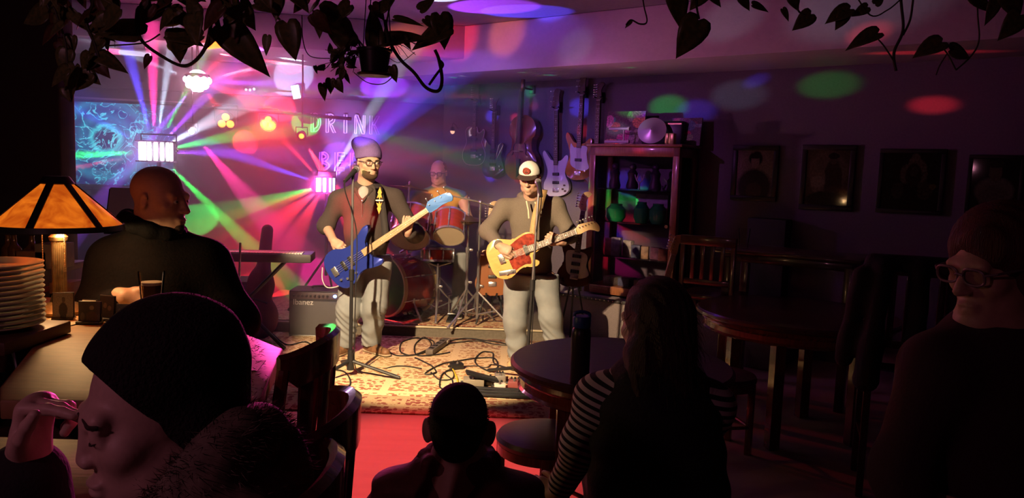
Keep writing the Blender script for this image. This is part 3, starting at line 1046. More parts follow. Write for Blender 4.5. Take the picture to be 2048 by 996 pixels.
def torso_sdf(S, hip, neck, sha, shb, w=(0.165, 0.15, 0.17), d=(0.115, 0.11, 0.115), g=0.0, k=0.06):
    """pelvis, waist and chest between hip centre and neck base; widths w and depths d at pelvis / waist / chest"""
    hip, neck, sha, shb = map(Vector, (hip, neck, sha, shb))
    x = (shb - sha).normalized()
    M = frame_from(x=x, z=neck - hip, o=(0, 0, 0)).to_3x3()
    L = (neck - hip).length
    S.ell(hip + (neck - hip) * 0.04, (w[0] + g, d[0] + g, 0.14 + g), k, rot=M)
    S.ell(hip + (neck - hip) * 0.34, (w[1] + g, d[1] + g, 0.17 + g), k, rot=M)
    S.ell(hip + (neck - hip) * 0.68, (w[2] + g, d[2] + g, 0.19 + g), k, rot=M)
    S.cone(sha + x * 0.015, neck + (hip - neck) * 0.05, 0.062 + g, 0.075 + g, k)
    S.cone(shb - x * 0.015, neck + (hip - neck) * 0.05, 0.062 + g, 0.075 + g, k)

def arm_sdf(S, sh, el, wr, r=(0.058, 0.045, 0.030), g=0.0, k=0.03, upto=1.0):
    sh, el, wr = map(Vector, (sh, el, wr))
    S.cone(sh, el, r[0] + g, r[1] + g, k)
    if upto > 0:
        e2 = el + (wr - el) * upto
        S.cone(el, e2, r[1] + g, r[1] + (r[2] - r[1]) * upto + g, k)

def leg_sdf(S, hp, kn, an, r=(0.088, 0.060, 0.042), g=0.0, k=0.04):
    S.cone(hp, kn, r[0] + g, r[1] + g, k)
    S.cone(kn, an, r[1] + g, r[2] + g, k)

def shoe(parent, ankle, toe_dir, length=0.29, ms=None, sole=None, h=0.10):
    ms = ms or m_blkp
    ankle = Vector(ankle)
    f = Vector((toe_dir[0], toe_dir[1], 0)).normalized()
    S = SDF(0.007)
    z0 = ankle.z
    base = Vector((ankle.x, ankle.y, z0))
    S.cone(base + f * -0.045 + Vector((0, 0, 0.035)), base + f * 0.07 + Vector((0, 0, 0.04)), 0.038, 0.042, 0.02)
    S.cone(base + f * 0.05 + Vector((0, 0, 0.035)), base + f * (length - 0.105) + Vector((0, 0, 0.030)), 0.044, 0.036, 0.02)
    S.cone(base + Vector((0, 0, 0.05)), base + Vector((0, 0, h)) - f * 0.01, 0.045, 0.046, 0.03)
    S.half(base + Vector((0, 0, 0.004)), (0, 0, -1))
    o = S.build('shoe', ms, parent)
    if sole:
        T = SDF(0.007)
        T.cone(base + f * -0.05 + Vector((0, 0, 0.012)), base + f * (length - 0.10) + Vector((0, 0, 0.012)), 0.046, 0.044, 0.02, flat=((0, 0, 1), 0.28))
        T.build('sole', sole, o)
    return o

def person(label, S, m, base, group=None):
    """root of a person: the body is one mesh, its origin on the ground"""
    base = Vector(base)
    me = S.mesh('person', None, Matrix.Translation(-base))
    o = link_mesh('person', me, m)
    o.matrix_world = Matrix.Translation(base)
    return tag(o, label, 'person', group)

def glasses(parent, M, s, m, thick=0.0024, w=0.026, h=0.018):
    """M: head matrix in the parent's frame"""
    mb = MB()
    for q in (-1, 1):
        cx = q * 0.033 * s
        pts = []
        for i in range(24):
            a = 2 * PI * i / 24
            c, sn = math.cos(a), math.sin(a)
            e = 0.7
            pts.append((cx + math.copysign(abs(c) ** e, c) * w * s, -0.103 * s + abs(c * q + 0) * 0.003, 0.002 + math.copysign(abs(sn) ** e, sn) * h * s))
        mb.tube(pts + [pts[0], pts[1]], thick, 6)
        mb.tube([(q * 0.058 * s, -0.101 * s, 0.008), (q * 0.076 * s, -0.085 * s, 0.010), (q * 0.080 * s, -0.03 * s, 0.006), (q * 0.083 * s, 0.012 * s, -0.002)], thick, 6)
    mb.tube([(-0.009 * s, -0.104 * s, 0.004), (0, -0.108 * s, 0.008), (0.009 * s, -0.104 * s, 0.004)], thick, 6)
    g = mb.build('glasses', m, parent, M)
    for q in (-1, 1):
        MB().sph((q * 0.033 * s, -0.103 * s, 0.002), w * s * 0.95, (1, 0.05, h / w), 14).build('lens', glass('spectacle_lens', (0.95, 0.95, 0.95), 0.02, 1.25), g)
    return g
# ---------------------------------------------------------------- bass player
def bass_player():
    Y = 6.1
    base = on_z(735, 722, 0.012); base.y = Y
    H = headM(at(738, 323, Y - 0.06), 30, 8)
    neck = at(731, 372, Y + 0.03)
    sha, shb = at(674, 398, Y + 0.06), at(792, 394, Y + 0.02)
    ela, wra = at(652, 452, Y + 0.04), at(668, 482, Y - 0.17)
    elb, wrb = at(830, 468, Y - 0.04), at(815, 463, Y - 0.25)
    hip = at(732, 512, Y + 0.05)
    ha, hb = at(706, 528, Y + 0.04), at(758, 526, Y + 0.04)
    ka, kb = at(697, 618, Y - 0.03), at(750, 610, Y - 0.02)
    aa, ab = at(688, 722, Y + 0.02), at(742, 700, Y + 0.10)
    aa.z = ab.z = 0.10
    HA = handM(wra, at(693, 500, Y - 0.26) - wra, (-0.2, -0.6, 0.55))
    HB = handM(wrb, Vector((0.15, -0.45, 0.95)), (-0.25, -1, -0.35))
    S = SDF(0.006)
    head_sdf(S, H, 1.08)
    torso_sdf(S, hip, neck - Vector((0, 0, 0.03)), sha - Vector((-0.02, 0, 0.03)), shb - Vector((0.02, 0, 0.03)), (0.14, 0.14, 0.15), (0.09, 0.10, 0.10), -0.012)
    S.cone(neck, H @ Vector((0, 0.03, -0.09)), 0.062, 0.058, 0.03)
    arm_sdf(S, sha - Vector((-0.02, 0, 0.03)), ela, wra, (0.045, 0.042, 0.030)); arm_sdf(S, shb - Vector((0.02, 0, 0.03)), elb, wrb, (0.045, 0.042, 0.030))
    hand_sdf(S, HA, -1, (35, 40, 40, 45), (0.8, 0.45, -0.35))
    hand_sdf(S, HB, 1, (50, 55, 55, 50), (0.7, 0.5, -0.5))
    leg_sdf(S, ha, ka, aa, (0.08, 0.055, 0.04)); leg_sdf(S, hb, kb, ab, (0.08, 0.055, 0.04))
    p = person('bearded bass player in a beanie, dark pullover and washed jeans', S, m_skin, base)
    inv = Matrix.Translation(-base)
    eyes(H, 1.08, p, inv, look=(0.3, -0.15))
    # pullover
    m_top = mat('dark_fleece', (0.070, 0.052, 0.048), 0.95, bump=0.35, scale=240, var=0.25)
    T = SDF(0.007)
    torso_sdf(T, hip + Vector((0, 0, 0.03)), neck, sha, shb, (0.165, 0.178, 0.180), (0.115, 0.135, 0.13), 0.005)
    T.ell(at(735, 470, Y - 0.04), (0.17, 0.15, 0.16), 0.08)
    arm_sdf(T, sha + Vector((0.01, 0, -0.012)), ela, wra, (0.070, 0.062, 0.05), upto=0.05, k=0.06)
    arm_sdf(T, shb + Vector((-0.01, 0, -0.012)), elb, wrb, (0.070, 0.064, 0.052), upto=0.72, k=0.06)
    T.half(at(735, 520, Y), (0, 0.0, -1))
    t = T.build('pullover', m_top, p, wrinkle(0.005, 26, 3))
    # stand-up collar with a short zip and the grey tee below it
    C = SDF(0.006)
    nb = neck + Vector((0.0, -0.01, 0.0))
    C.cone(nb + Vector((-0.075, 0.0, 0.0)), nb + Vector((-0.06, -0.075, -0.03)), 0.020, 0.018, 0.02)
    C.cone(nb + Vector((0.075, 0.0, 0.0)), nb + Vector((0.06, -0.075, -0.03)), 0.020, 0.018, 0.02)
    C.cone(nb + Vector((0.06, -0.075, -0.03)), nb + Vector((0.01, -0.125, -0.115)), 0.018, 0.010, 0.02)
    C.cone(nb + Vector((-0.06, -0.075, -0.03)), nb + Vector((-0.005, -0.125, -0.115)), 0.018, 0.010, 0.02)
    C.cone(nb + Vector((-0.075, 0.0, 0.0)), nb + Vector((0, 0.085, 0.03)), 0.022, 0.022, 0.02)
    C.cone(nb + Vector((0.075, 0.0, 0.0)), nb + Vector((0, 0.085, 0.03)), 0.022, 0.022, 0.02)
    C.build('collar', m_top, p)
    G = SDF(0.006)
    G.ell(nb + Vector((0.005, -0.075, -0.07)), (0.055, 0.045, 0.075), 0.02)
    G.build('tee_shirt', mat('grey_cotton', (0.42, 0.40, 0.38), 0.95, bump=0.2, scale=200), p)
    zp = nb + Vector((0.003, -0.140, -0.118))
    MB().box((0, 0, 0), (0.010, 0.004, 0.020), bev=0.002).tube([(0, 0, 0), (0, -0.002, -0.4)], 0.0022, 5).build('zip', m_chr, p, inv @ Matrix.Translation(zp))
    # jeans
    J = SDF(0.007)
    J.ell(hip + Vector((0, 0, -0.01)), (0.178, 0.135, 0.13), 0.05)
    leg_sdf(J, ha, ka, aa + Vector((0, 0, 0.0)), (0.112, 0.095, 0.080), 0.0, 0.04)
    leg_sdf(J, hb, kb, ab + Vector((0, 0, 0.0)), (0.112, 0.095, 0.080), 0.0, 0.04)
    J.half((0, 0, 0.075), (0, 0, -1))
    J.half(at(735, 508, Y), (0, 0, 1))
    J.build('jeans', m_jeans, p, lambda X, Yy, Z: wrinkle(0.0035, 30, 8)(X, Yy, Z) + 0.0055 * np.exp(-((Z - 0.22) / 0.18) ** 2) * np.sin(Z * 75 + X * 40 + 5 * np.sin(X * 16 + Z * 9)))
    m_boot = mat('brown_boot_leather', (0.28, 0.14, 0.07), 0.5, bump=0.2, scale=40, var=0.3)
    m_sole = mat('tan_sole', (0.55, 0.42, 0.28), 0.7)
    shoe(p, (aa.x, aa.y, 0.014), (-0.35, -1, 0), 0.30, m_boot, m_sole)
    shoe(p, (ab.x, ab.y, 0.014), (0.75, -0.65, 0), 0.30, m_boot, m_sole)
    # beanie: slouchy knit, tail leaning back
    B = SDF(0.006); B.frame(H)
    B.ell((0, 0.024, 0.056), (0.102, 0.120, 0.088), 0.02)
    B.ell((-0.012, 0.055, 0.112), (0.094, 0.094, 0.070), 0.05)
    B.ell((-0.075, 0.080, 0.135), (0.050, 0.050, 0.042), 0.05)
    B.cone((0, 0.10, 0.0), (0, 0.03, 0.03), 0.068, 0.10, 0.03)
    B.half((0, -0.05, 0.036), (0, -0.30, -1))
    B.frame(Matrix.Identity(4))
    B.build('beanie', mat('violet_lit_grey_knit', (0.20, 0.12, 0.34), 0.95, bump=0.5, scale=160, var=0.15), p, wrinkle(0.0012, 60, 2))  # grey knit with the violet stage light put into its colour
    # beard and brows
    m_beard = mat('brown_beard', (0.12, 0.065, 0.035), 0.9, bump=0.8, scale=260, var=0.4)
    D = SDF(0.0045); D.frame(H)
    D.ell((0, -0.044, -0.098), (0.062, 0.066, 0.044), 0.02)
    D.ell((0, -0.022, -0.066), (0.072, 0.066, 0.058), 0.02)
    D.cone((-0.030, -0.100, -0.067), (0, -0.108, -0.060), 0.009, 0.009, 0.01)
    D.cone((0.030, -0.100, -0.067), (0, -0.108, -0.060), 0.009, 0.009, 0.01)
    D.ell((0, -0.114, -0.080), (0.023, 0.032, 0.010), 0.006, sub=True)
    D.ell((0, -0.098, -0.020), (0.068, 0.066, 0.047), 0.01, sub=True)
    D.half((0, 0.012, -0.05), (0, 1, 0.3))
    D.half((0, 0, -0.012), (0, 0, 1))
    D.frame(Matrix.Identity(4))
    D.build('beard', m_beard, p, wrinkle(0.0015, 140, 5))
    for q in (-1, 1):
        MB().tube([H @ Vector((q * 0.017, -0.100, 0.023)), H @ Vector((q * 0.037, -0.099, 0.028)), H @ Vector((q * 0.054, -0.087, 0.022))], [0.004, 0.0045, 0.003], 6).build('eyebrow', m_beard, p, inv)
    glasses(p, inv @ H, 1.08, mat('dark_glasses_frame', (0.03, 0.02, 0.02), 0.3), 0.0026)
    return p, dict(HA=HA, HB=HB, sha=sha, shb=shb, neck=neck, inv=inv, Y=Y)
bassist, BP = bass_player()
# ---------------------------------------------------------------- guitarist
def guitar_player():
    Y = 6.0
    base = on_z(1068, 748, 0.012); base.y = Y
    H = headM(at(1060, 356, Y - 0.08), -14, 15)
    neck = at(1066, 400, Y + 0.04)
    sha, shb = at(1004, 412, Y + 0.04), at(1117, 410, Y + 0.04)
    ela, wra = at(976, 462, Y + 0.0), at(1001, 493, Y - 0.27)
    elb, wrb = at(1140, 470, Y - 0.02), at(1122, 482, Y - 0.28)
    hip = at(1062, 545, Y + 0.05)
    ha, hb = at(1034, 560, Y + 0.04), at(1092, 558, Y + 0.04)
    ka, kb = at(1030, 640, Y - 0.02), at(1101, 632, Y + 0.02)
    aa, ab = at(1034, 738, Y + 0.0), at(1112, 728, Y + 0.08)
    aa.z = ab.z = 0.10
    HA = handM(wra, at(1022, 503, Y - 0.31) - wra, (-0.25, -0.75, 0.35))
    HB = handM(wrb, Vector((-0.75, -0.25, 0.30)), (0.1, -1, 0.1))
    S = SDF(0.006)
    head_sdf(S, H, 1.02)
    torso_sdf(S, hip, neck - Vector((0, 0, 0.04)), sha - Vector((-0.02, 0, 0.04)), shb - Vector((0.02, 0, 0.04)), (0.14, 0.135, 0.14), (0.09, 0.09, 0.095), -0.015)
    S.cone(neck, H @ Vector((0, 0.03, -0.08)), 0.062, 0.058, 0.03)
    arm_sdf(S, sha - Vector((-0.02, 0, 0.04)), ela, wra, (0.045, 0.040, 0.030)); arm_sdf(S, shb - Vector((0.02, 0, 0.04)), elb, wrb, (0.045, 0.040, 0.030))
    hand_sdf(S, HA, -1, (40, 45, 50, 55), (0.85, 0.35, -0.35))
    hand_sdf(S, HB, 1, (45, 50, 50, 45), (0.7, 0.5, -0.5))
    leg_sdf(S, ha, ka, aa, (0.08, 0.055, 0.04)); leg_sdf(S, hb, kb, ab, (0.08, 0.055, 0.04))
    p = person('guitarist in a white-front cap, grey-brown hoodie and faded jeans', S, m_skin, base)
    inv = Matrix.Translation(-base)
    eyes(H, 1.02, p, inv, look=(0, -0.4))
    m_hood = mat('grey_brown_fleece', (0.20, 0.165, 0.135), 0.95, bump=0.35, scale=220, var=0.2)
    T = SDF(0.007)
    torso_sdf(T, hip + Vector((0, 0, 0.02)), neck, sha + Vector((0.02, 0, -0.015)), shb + Vector((-0.02, 0, -0.015)), (0.168, 0.165, 0.172), (0.12, 0.13, 0.13), 0.004)
    arm_sdf(T, sha + Vector((0.012, 0, -0.012)), ela, wra, (0.066, 0.060, 0.045), upto=0.88, k=0.06)
    arm_sdf(T, shb + Vector((-0.012, 0, -0.012)), elb, wrb, (0.066, 0.060, 0.045), upto=0.86, k=0.06)
    T.half(at(1062, 562, Y), (0, 0, -1))
    T.build('hoodie', m_hood, p, wrinkle(0.0055, 24, 11))
    C = SDF(0.007)
    n = neck
    ring = [Vector((0.095 * math.sin(a), 0.03 - 0.09 * math.cos(a), 0.020 - 0.055 * math.cos(a) ** 2 * (1 if math.cos(a) > 0 else -0.5))) for a in [2 * PI * i / 12 for i in range(12)]]
    for i in range(12):
        C.cone(n + ring[i], n + ring[(i + 1) % 12], 0.030, 0.030, 0.02)
    C.build('hood', m_hood, p, wrinkle(0.003, 40, 4))
    m_cord = mat('cream_drawstring', (0.80, 0.70, 0.50), 0.8)
    for (a, b) in (((1053, 402), (1058, 437)), ((1070, 404), (1082, 434))):
        pa, pb = at(*a, Y - 0.135), at(*b, Y - 0.165)
        MB().tube([pa, (pa + pb) / 2 + Vector((0.004, -0.006, 0)), pb], [0.006, 0.006, 0.007], 8).build('drawstring', m_cord, p, inv)
    J = SDF(0.007)
    J.ell(hip + Vector((0, 0, -0.02)), (0.180, 0.135, 0.13), 0.05)
    leg_sdf(J, ha, ka, aa, (0.112, 0.092, 0.082), 0, 0.04); leg_sdf(J, hb, kb, ab, (0.112, 0.092, 0.082), 0, 0.04)
    J.half((0, 0, 0.06), (0, 0, -1))
    J.half(at(1062, 548, Y), (0, 0, 1))
    J.build('jeans', m_jeans, p, lambda X, Yy, Z: wrinkle(0.004, 28, 21)(X, Yy, Z) + 0.005 * np.exp(-((Z - 0.2) / 0.18) ** 2) * np.sin(Z * 70 + X * 35 + 5 * np.sin(X * 14 + Z * 8)))
    m_suede = mat('tan_suede', (0.55, 0.40, 0.20), 0.85, bump=0.2, scale=120)
    shoe(p, (aa.x, aa.y, 0.014), (-0.25, -1, 0), 0.30, m_suede, m_ivory)
    shoe(p, (ab.x, ab.y, 0.014), (0.45, -1, 0), 0.30, m_suede, m_ivory)
    # cap: white front panel, dark back and brim, round patch
    m_dark = mat('dark_brown_twill', (0.05, 0.028, 0.025), 0.9, bump=0.2, scale=200)
    B = SDF(0.005); B.frame(H)
    B.ell((0, 0.018, 0.045), (0.088, 0.106, 0.088), 0.02)
    B.half((0, 0, 0.035), (0, -0.05, -1))
    B.half((0, -0.018, 0.05), (0, -1, 0.15))
    B.frame(Matrix.Identity(4))
    cap = B.build('cap', m_dark, p)
    F = SDF(0.005); F.frame(H)
    F.ell((0, 0.014, 0.050), (0.089, 0.111, 0.092), 0.02)
    F.half((0, 0, 0.036), (0, -0.05, -1))
    F.half((0, -0.016, 0.05), (0, 1, -0.15))
    F.frame(Matrix.Identity(4))
    F.build('front_panel', mat('white_foam', (0.80, 0.78, 0.74), 0.85), cap)
    V = SDF(0.005); V.frame(H)
    V.ell((0, -0.090, 0.032), (0.080, 0.074, 0.010), 0.01, rot=(8, 0, 0))
    V.half((0, -0.06, 0.03), (0, 1, 0))
    V.frame(Matrix.Identity(4))
    V.build('brim', m_dark, cap)
    Mp = inv @ H @ frame_from(y=(0, 0.96, 0.24), z=(0, -0.24, 0.96), o=(-0.004, -0.099, 0.080))
    MB().cyl((0, 0.004, 0), (0, -0.004, 0), 0.030, n=24).build('patch', mat('red_brown_patch', (0.42, 0.10, 0.07), 0.7), cap, Mp)
    MB().tube([(0.024 * math.cos(a), -0.005, 0.024 * math.sin(a)) for a in [2 * PI * i / 20 for i in range(21)]], 0.0022, 6).build('patch_ring', mat('patch_ring_red', (0.25, 0.02, 0.02), 0.7), cap, Mp)
    MB().tube([(-0.012, -0.005, -0.006), (0, -0.005, -0.011), (0.012, -0.005, -0.006)], 0.003, 6).cyl((0, -0.003, 0.004), (0, -0.006, 0.004), 0.004, n=8).build('patch_mark', m_dark, cap, Mp)
    # stubble
    D = SDF(0.0045); D.frame(H)
    D.ell((0, -0.038, -0.088), (0.0515, 0.0545, 0.0345), 0.02)
    D.ell((0, -0.104, -0.072), (0.024, 0.026, 0.010), 0.006, sub=True)
    D.half((0, 0.0, -0.05), (0, 1, 0.2)); D.half((0, 0, -0.075), (0, 0, 1))
    D.frame(Matrix.Identity(4))
    D.build('stubble', mat('stubble_skin', (0.42, 0.25, 0.17), 0.8, bump=0.3, scale=300, var=0.3), p)
    return p
guitarist = guitar_player()
# ---------------------------------------------------------------- drummer
def drummer():
    Y = 7.85
    H = headM(at(877, 345, Y - 0.05), -8, 10)
    neck = at(878, 380, Y + 0.02)
    sha, shb = at(832, 396, Y), at(924, 394, Y)
    ela, wra = at(822, 440, Y - 0.08), at(846, 452, Y - 0.36)
    elb, wrb = at(936, 436, Y - 0.08), at(915, 446, Y - 0.36)
    hip = at(880, 488, Y + 0.05)
    base = Vector((hip.x, hip.y, 0.108))
    ha, hb = hip + Vector((-0.10, -0.02, -0.02)), hip + Vector((0.10, -0.02, -0.02))
    ka, kb = at(838, 515, Y - 0.42), at(922, 512, Y - 0.42)
    aa, ab = at(838, 590, Y - 0.36), at(916, 590, Y - 0.42)
    aa.z = ab.z = 0.19
    S = SDF(0.007)
    head_sdf(S, H, 1.04)
    torso_sdf(S, hip, neck, sha, shb, (0.15, 0.16, 0.165), (0.11, 0.13, 0.115))
    S.cone(neck, H @ Vector((0, 0.03, -0.08)), 0.062, 0.058, 0.03)
    arm_sdf(S, sha, ela, wra); arm_sdf(S, shb, elb, wrb)
    HA = handM(wra, (0.4, -0.8, 0.1), (-0.3, 0.1, 1)); HB = handM(wrb, (-0.4, -0.8, 0.1), (0.3, 0.1, 1))
    hand_sdf(S, HA, -1, (60, 65, 70, 70)); hand_sdf(S, HB, 1, (60, 65, 70, 70))
    leg_sdf(S, ha, ka, aa, (0.08, 0.055, 0.04)); leg_sdf(S, hb, kb, ab, (0.08, 0.055, 0.04))
    p = person('seated drummer with glasses in a tie-dye tee shirt', S, m_skin, base)
    inv = Matrix.Translation(-base)
    eyes(H, 1.04, p, inv)
    # tie-dye: rings of colour around the chest
    m, t, b = nt('tie_dye_cotton')
    tc = t.nodes.new('ShaderNodeTexCoord')
    mp = t.nodes.new('ShaderNodeMapping')
    cc = inv @ at(885, 425, Y - 0.15)
    mp.inputs['Location'].default_value = (-cc.x, -cc.y, -cc.z)
    lin(t, tc.outputs['Object'], mp.inputs[0])
    nz = t.nodes.new('ShaderNodeTexNoise'); nz.inputs['Scale'].default_value = 9
    lin(t, mp.outputs[0], nz.inputs['Vector'])
    ad = t.nodes.new('ShaderNodeMix'); ad.data_type = 'RGBA'; ad.inputs[0].default_value = 0.09
    lin(t, mp.outputs[0], ad.inputs[6]); lin(t, nz.outputs['Color'], ad.inputs[7])
    ln = t.nodes.new('ShaderNodeVectorMath'); ln.operation = 'LENGTH'
    lin(t, ad.outputs[2], ln.inputs[0])
    ml = t.nodes.new('ShaderNodeMath'); ml.operation = 'MULTIPLY'; ml.inputs[1].default_value = 2.6
    lin(t, ln.outputs['Value'], ml.inputs[0])
    cr = t.nodes.new('ShaderNodeValToRGB')
    el = cr.color_ramp.elements
    el[0].position = 0.0; el[0].color = (0.6, 0.35, 0.05, 1)
    el[1].position = 1.0; el[1].color = (0.02, 0.06, 0.20, 1)
    for pos, c in ((0.28, (0.55, 0.05, 0.04)), (0.42, (0.50, 0.05, 0.04)), (0.52, (0.70, 0.40, 0.06)), (0.74, (0.62, 0.38, 0.06)), (0.82, (0.06, 0.20, 0.10)), (0.90, (0.03, 0.10, 0.24))):
        e = el.new(pos); e.color = rgb(c)
    lin(t, ml.outputs[0], cr.inputs[0]); lin(t, cr.outputs[0], b.inputs['Base Color'])
    b.inputs['Roughness'].default_value = 0.95
    T = SDF(0.008)
    torso_sdf(T, hip, neck, sha, shb, (0.17, 0.185, 0.185), (0.13, 0.15, 0.13), 0.012)
    arm_sdf(T, sha, ela, wra, (0.088, 0.080, 0.06), upto=0.0, k=0.05)
    T.build('tee_shirt', m, p, wrinkle(0.005, 26, 31))
    J = SDF(0.008)
    J.ell(hip, (0.175, 0.15, 0.12), 0.05)
    leg_sdf(J, ha, ka, aa, (0.10, 0.08, 0.07), 0, 0.04); leg_sdf(J, hb, kb, ab, (0.10, 0.08, 0.07), 0, 0.04)
    J.half((0, 0, 0.16), (0, 0, -1))
    J.build('jeans', m_jeans, p, wrinkle(0.005, 30, 33))
    for q in (aa, ab):
        shoe(p, (q.x, q.y, 0.112), (0.1, -1, 0), 0.29, m_blkp, m_ivory)
    m_hair = mat('short_grey_hair', (0.16, 0.11, 0.09), 0.9, bump=0.6, scale=260)
    D = SDF(0.006); D.frame(H)
    D.ell((0, 0.028, 0.036), (0.083, 0.097, 0.086), 0.02)
    D.half((0, -0.055, 0.08), (0, -1, -0.4)); D.half((0, 0, -0.02), (0, -0.5, -1))
    D.frame(Matrix.Identity(4))
    D.build('hair', m_hair, p, wrinkle(0.0015, 120, 9))
    glasses(p, inv @ H, 1.04, mat('dark_glasses_frame', (0.03, 0.02, 0.02), 0.3), 0.0028)
    for w, hM, s in ((wra, HA, -1), (wrb, HB, 1)):
        a = hM @ Vector((0.06, 0.0, -0.03))
        st = MB().tube([a + Vector((-s * 0.02, 0.10, -0.03)), a + Vector((s * 0.05, -0.26, 0.06))], [0.007, 0.005], 8).build('drumstick', m_maple)
        tag(st, 'wooden drumstick in the drummer\'s %s hand' % ('right' if s < 0 else 'left'), 'drumstick')
    return p, hip
drum_man, DHIP = drummer()
# ---------------------------------------------------------------- people at the bar and tables
def fur(name, parent, pts, n, L, m, seed=1, flow=(0, 0, -0.3), rad=0.0016):
    """strands on a set of (centre, radius) balls; one mesh of thin tapered blades"""
    r = np.random.default_rng(seed)
    inv = np.array(wmat(parent).inverted())
    k = len(pts)
    V = []; F = []
    C = np.array([list(p[0]) for p in pts]); Rr = np.array([p[1] for p in pts])
    # random points along the chain of balls
    i = r.integers(0, k - 1, n); t = r.random(n)
    c = C[i] + (C[i + 1] - C[i]) * t[:, None]; rr = Rr[i] + (Rr[i + 1] - Rr[i]) * t
    d = r.normal(size=(n, 3)); d /= np.linalg.norm(d, axis=1)[:, None]
    base = c + d * rr[:, None] * 0.92
    dirn = d + np.array(flow) + r.normal(size=(n, 3)) * 0.35
    dirn /= np.linalg.norm(dirn, axis=1)[:, None]
    ln = L * r.uniform(0.55, 1.1, n)
    side = np.cross(dirn, r.normal(size=(n, 3))); side /= np.linalg.norm(side, axis=1)[:, None]
    mid = base + dirn * ln[:, None] * 0.55
    bend = dirn + np.array(flow) * 0.9 + r.normal(size=(n, 3)) * 0.25
    bend /= np.linalg.norm(bend, axis=1)[:, None]
    tip = mid + bend * ln[:, None] * 0.5
    V = np.stack([base - side * rad, base + side * rad, mid - side * rad * 0.8, mid + side * rad * 0.8, tip], 1).reshape(-1, 3)
    V = V @ inv[:3, :3].T + inv[:3, 3]
    F = []
    for j in range(n):
        b = 5 * j
        F.append((b, b + 1, b + 3, b + 2)); F.append((b + 2, b + 3, b + 4))
    me = bpy.data.meshes.new(name)
    me.from_pydata(V.tolist(), [], F)
    o = link_mesh(name, me, m, parent, smooth=True)
    o['kind'] = 'stuff'
    return o

# --- bald man at the far side of the bar --------------------------
def bald_man():
    Y = 2.86
    base = Vector((at(330, 600, Y).x, Y, 0.0))
    H = headM(at(322, 398, Y), 78, 4)
    neck = at(308, 470, Y + 0.02)
    sha, shb = at(228, 522, Y + 0.04), at(412, 528, Y + 0.06)
    ela, wra = at(190, 625, Y - 0.08), at(252, 594, Y - 0.27)
    elb, wrb = at(468, 640, Y + 0.02), at(400, 660, Y - 0.22)
    hip = at(335, 760, Y + 0.05)
    S = SDF(0.006)
    head_sdf(S, H, 1.04)
    S.cone(H @ Vector((0, 0.025, -0.06)), neck, 0.068, 0.072, 0.03)
    torso_sdf(S, hip, neck, sha, shb, (0.17, 0.18, 0.18), (0.12, 0.14, 0.13))
    arm_sdf(S, sha, ela, wra); arm_sdf(S, shb, elb, wrb)
    HA = handM(wra, at(284, 606, Y - 0.275) - wra, (-0.35, -0.9, 0.35))
    hand_sdf(S, HA, 1, ((25, 35, 25), (28, 38, 28), (30, 40, 30), (32, 40, 30)), (0.75, 0.35, 0.40), 1.0)
    hand_sdf(S, handM(wrb, (-1, -0.2, 0), (0, -0.2, 1)), -1, (25, 25, 28, 30))
    ha, hb = hip + Vector((-0.1, 0, 0)), hip + Vector((0.1, 0, 0))
    leg_sdf(S, ha, ha + Vector((0, -0.12, -0.42)), (ha.x, ha.y, 0.06)); leg_sdf(S, hb, hb + Vector((0, -0.12, -0.42)), (hb.x, hb.y, 0.06))
    p = person('bald man in a dark jacket holding a pint at the bar', S, m_skin, base)
    inv = Matrix.Translation(-base)
    eyes(H, 1.04, p, inv)
    m_jk = mat('dark_green_black_jacket', (0.009, 0.009, 0.010), 0.9, bump=0.25, scale=120, var=0.3, spec=0.08)
    T = SDF(0.008)
    torso_sdf(T, hip, neck, sha, shb, (0.20, 0.22, 0.205), (0.14, 0.17, 0.15), 0.015)
    arm_sdf(T, sha, ela, wra, (0.090, 0.075, 0.050), upto=0.85, k=0.06); arm_sdf(T, shb, elb, wrb, (0.095, 0.080, 0.052), upto=0.9, k=0.06)
    T.build('jacket', m_jk, p, wrinkle(0.006, 22, 41))
    C = SDF(0.007)
    for i in range(10):
        a, b = 2 * PI * i / 10, 2 * PI * (i + 1) / 10
        f = lambda a: neck + Vector((0.095 * math.cos(a), 0.085 * math.sin(a) - 0.01, 0.035 - 0.030 * math.cos(a)))
        C.cone(f(a), f(b), 0.030, 0.030, 0.02)
    C.build('collar', m_jk, p)
    J = SDF(0.012)
    J.ell(hip, (0.20, 0.17, 0.16), 0.05)
    leg_sdf(J, ha, ha + Vector((0, -0.12, -0.42)), (ha.x, ha.y, 0.10), (0.105, 0.085, 0.075)); leg_sdf(J, hb, hb + Vector((0, -0.12, -0.42)), (hb.x, hb.y, 0.10), (0.105, 0.085, 0.075))
    J.build('trousers', m_jeans_dk, p)
    for q in (ha, hb):
        shoe(p, (q.x, q.y, 0.004), (0.1, -1, 0), 0.29, m_blkp)
    # short goatee
    D = SDF(0.005); D.frame(H)
    D.ell((0, -0.068, -0.100), (0.030, 0.034, 0.030), 0.01)
    D.ell((0, -0.108, -0.075), (0.022, 0.022, 0.008), 0.005, sub=True)
    D.half((0, 0, -0.058), (0, 0, 1))
    D.frame(Matrix.Identity(4))
    D.build('goatee', mat('dark_goatee', (0.05, 0.03, 0.025), 0.9, bump=0.6, scale=260), p)
    return p, HA
bald, BHA = bald_man()
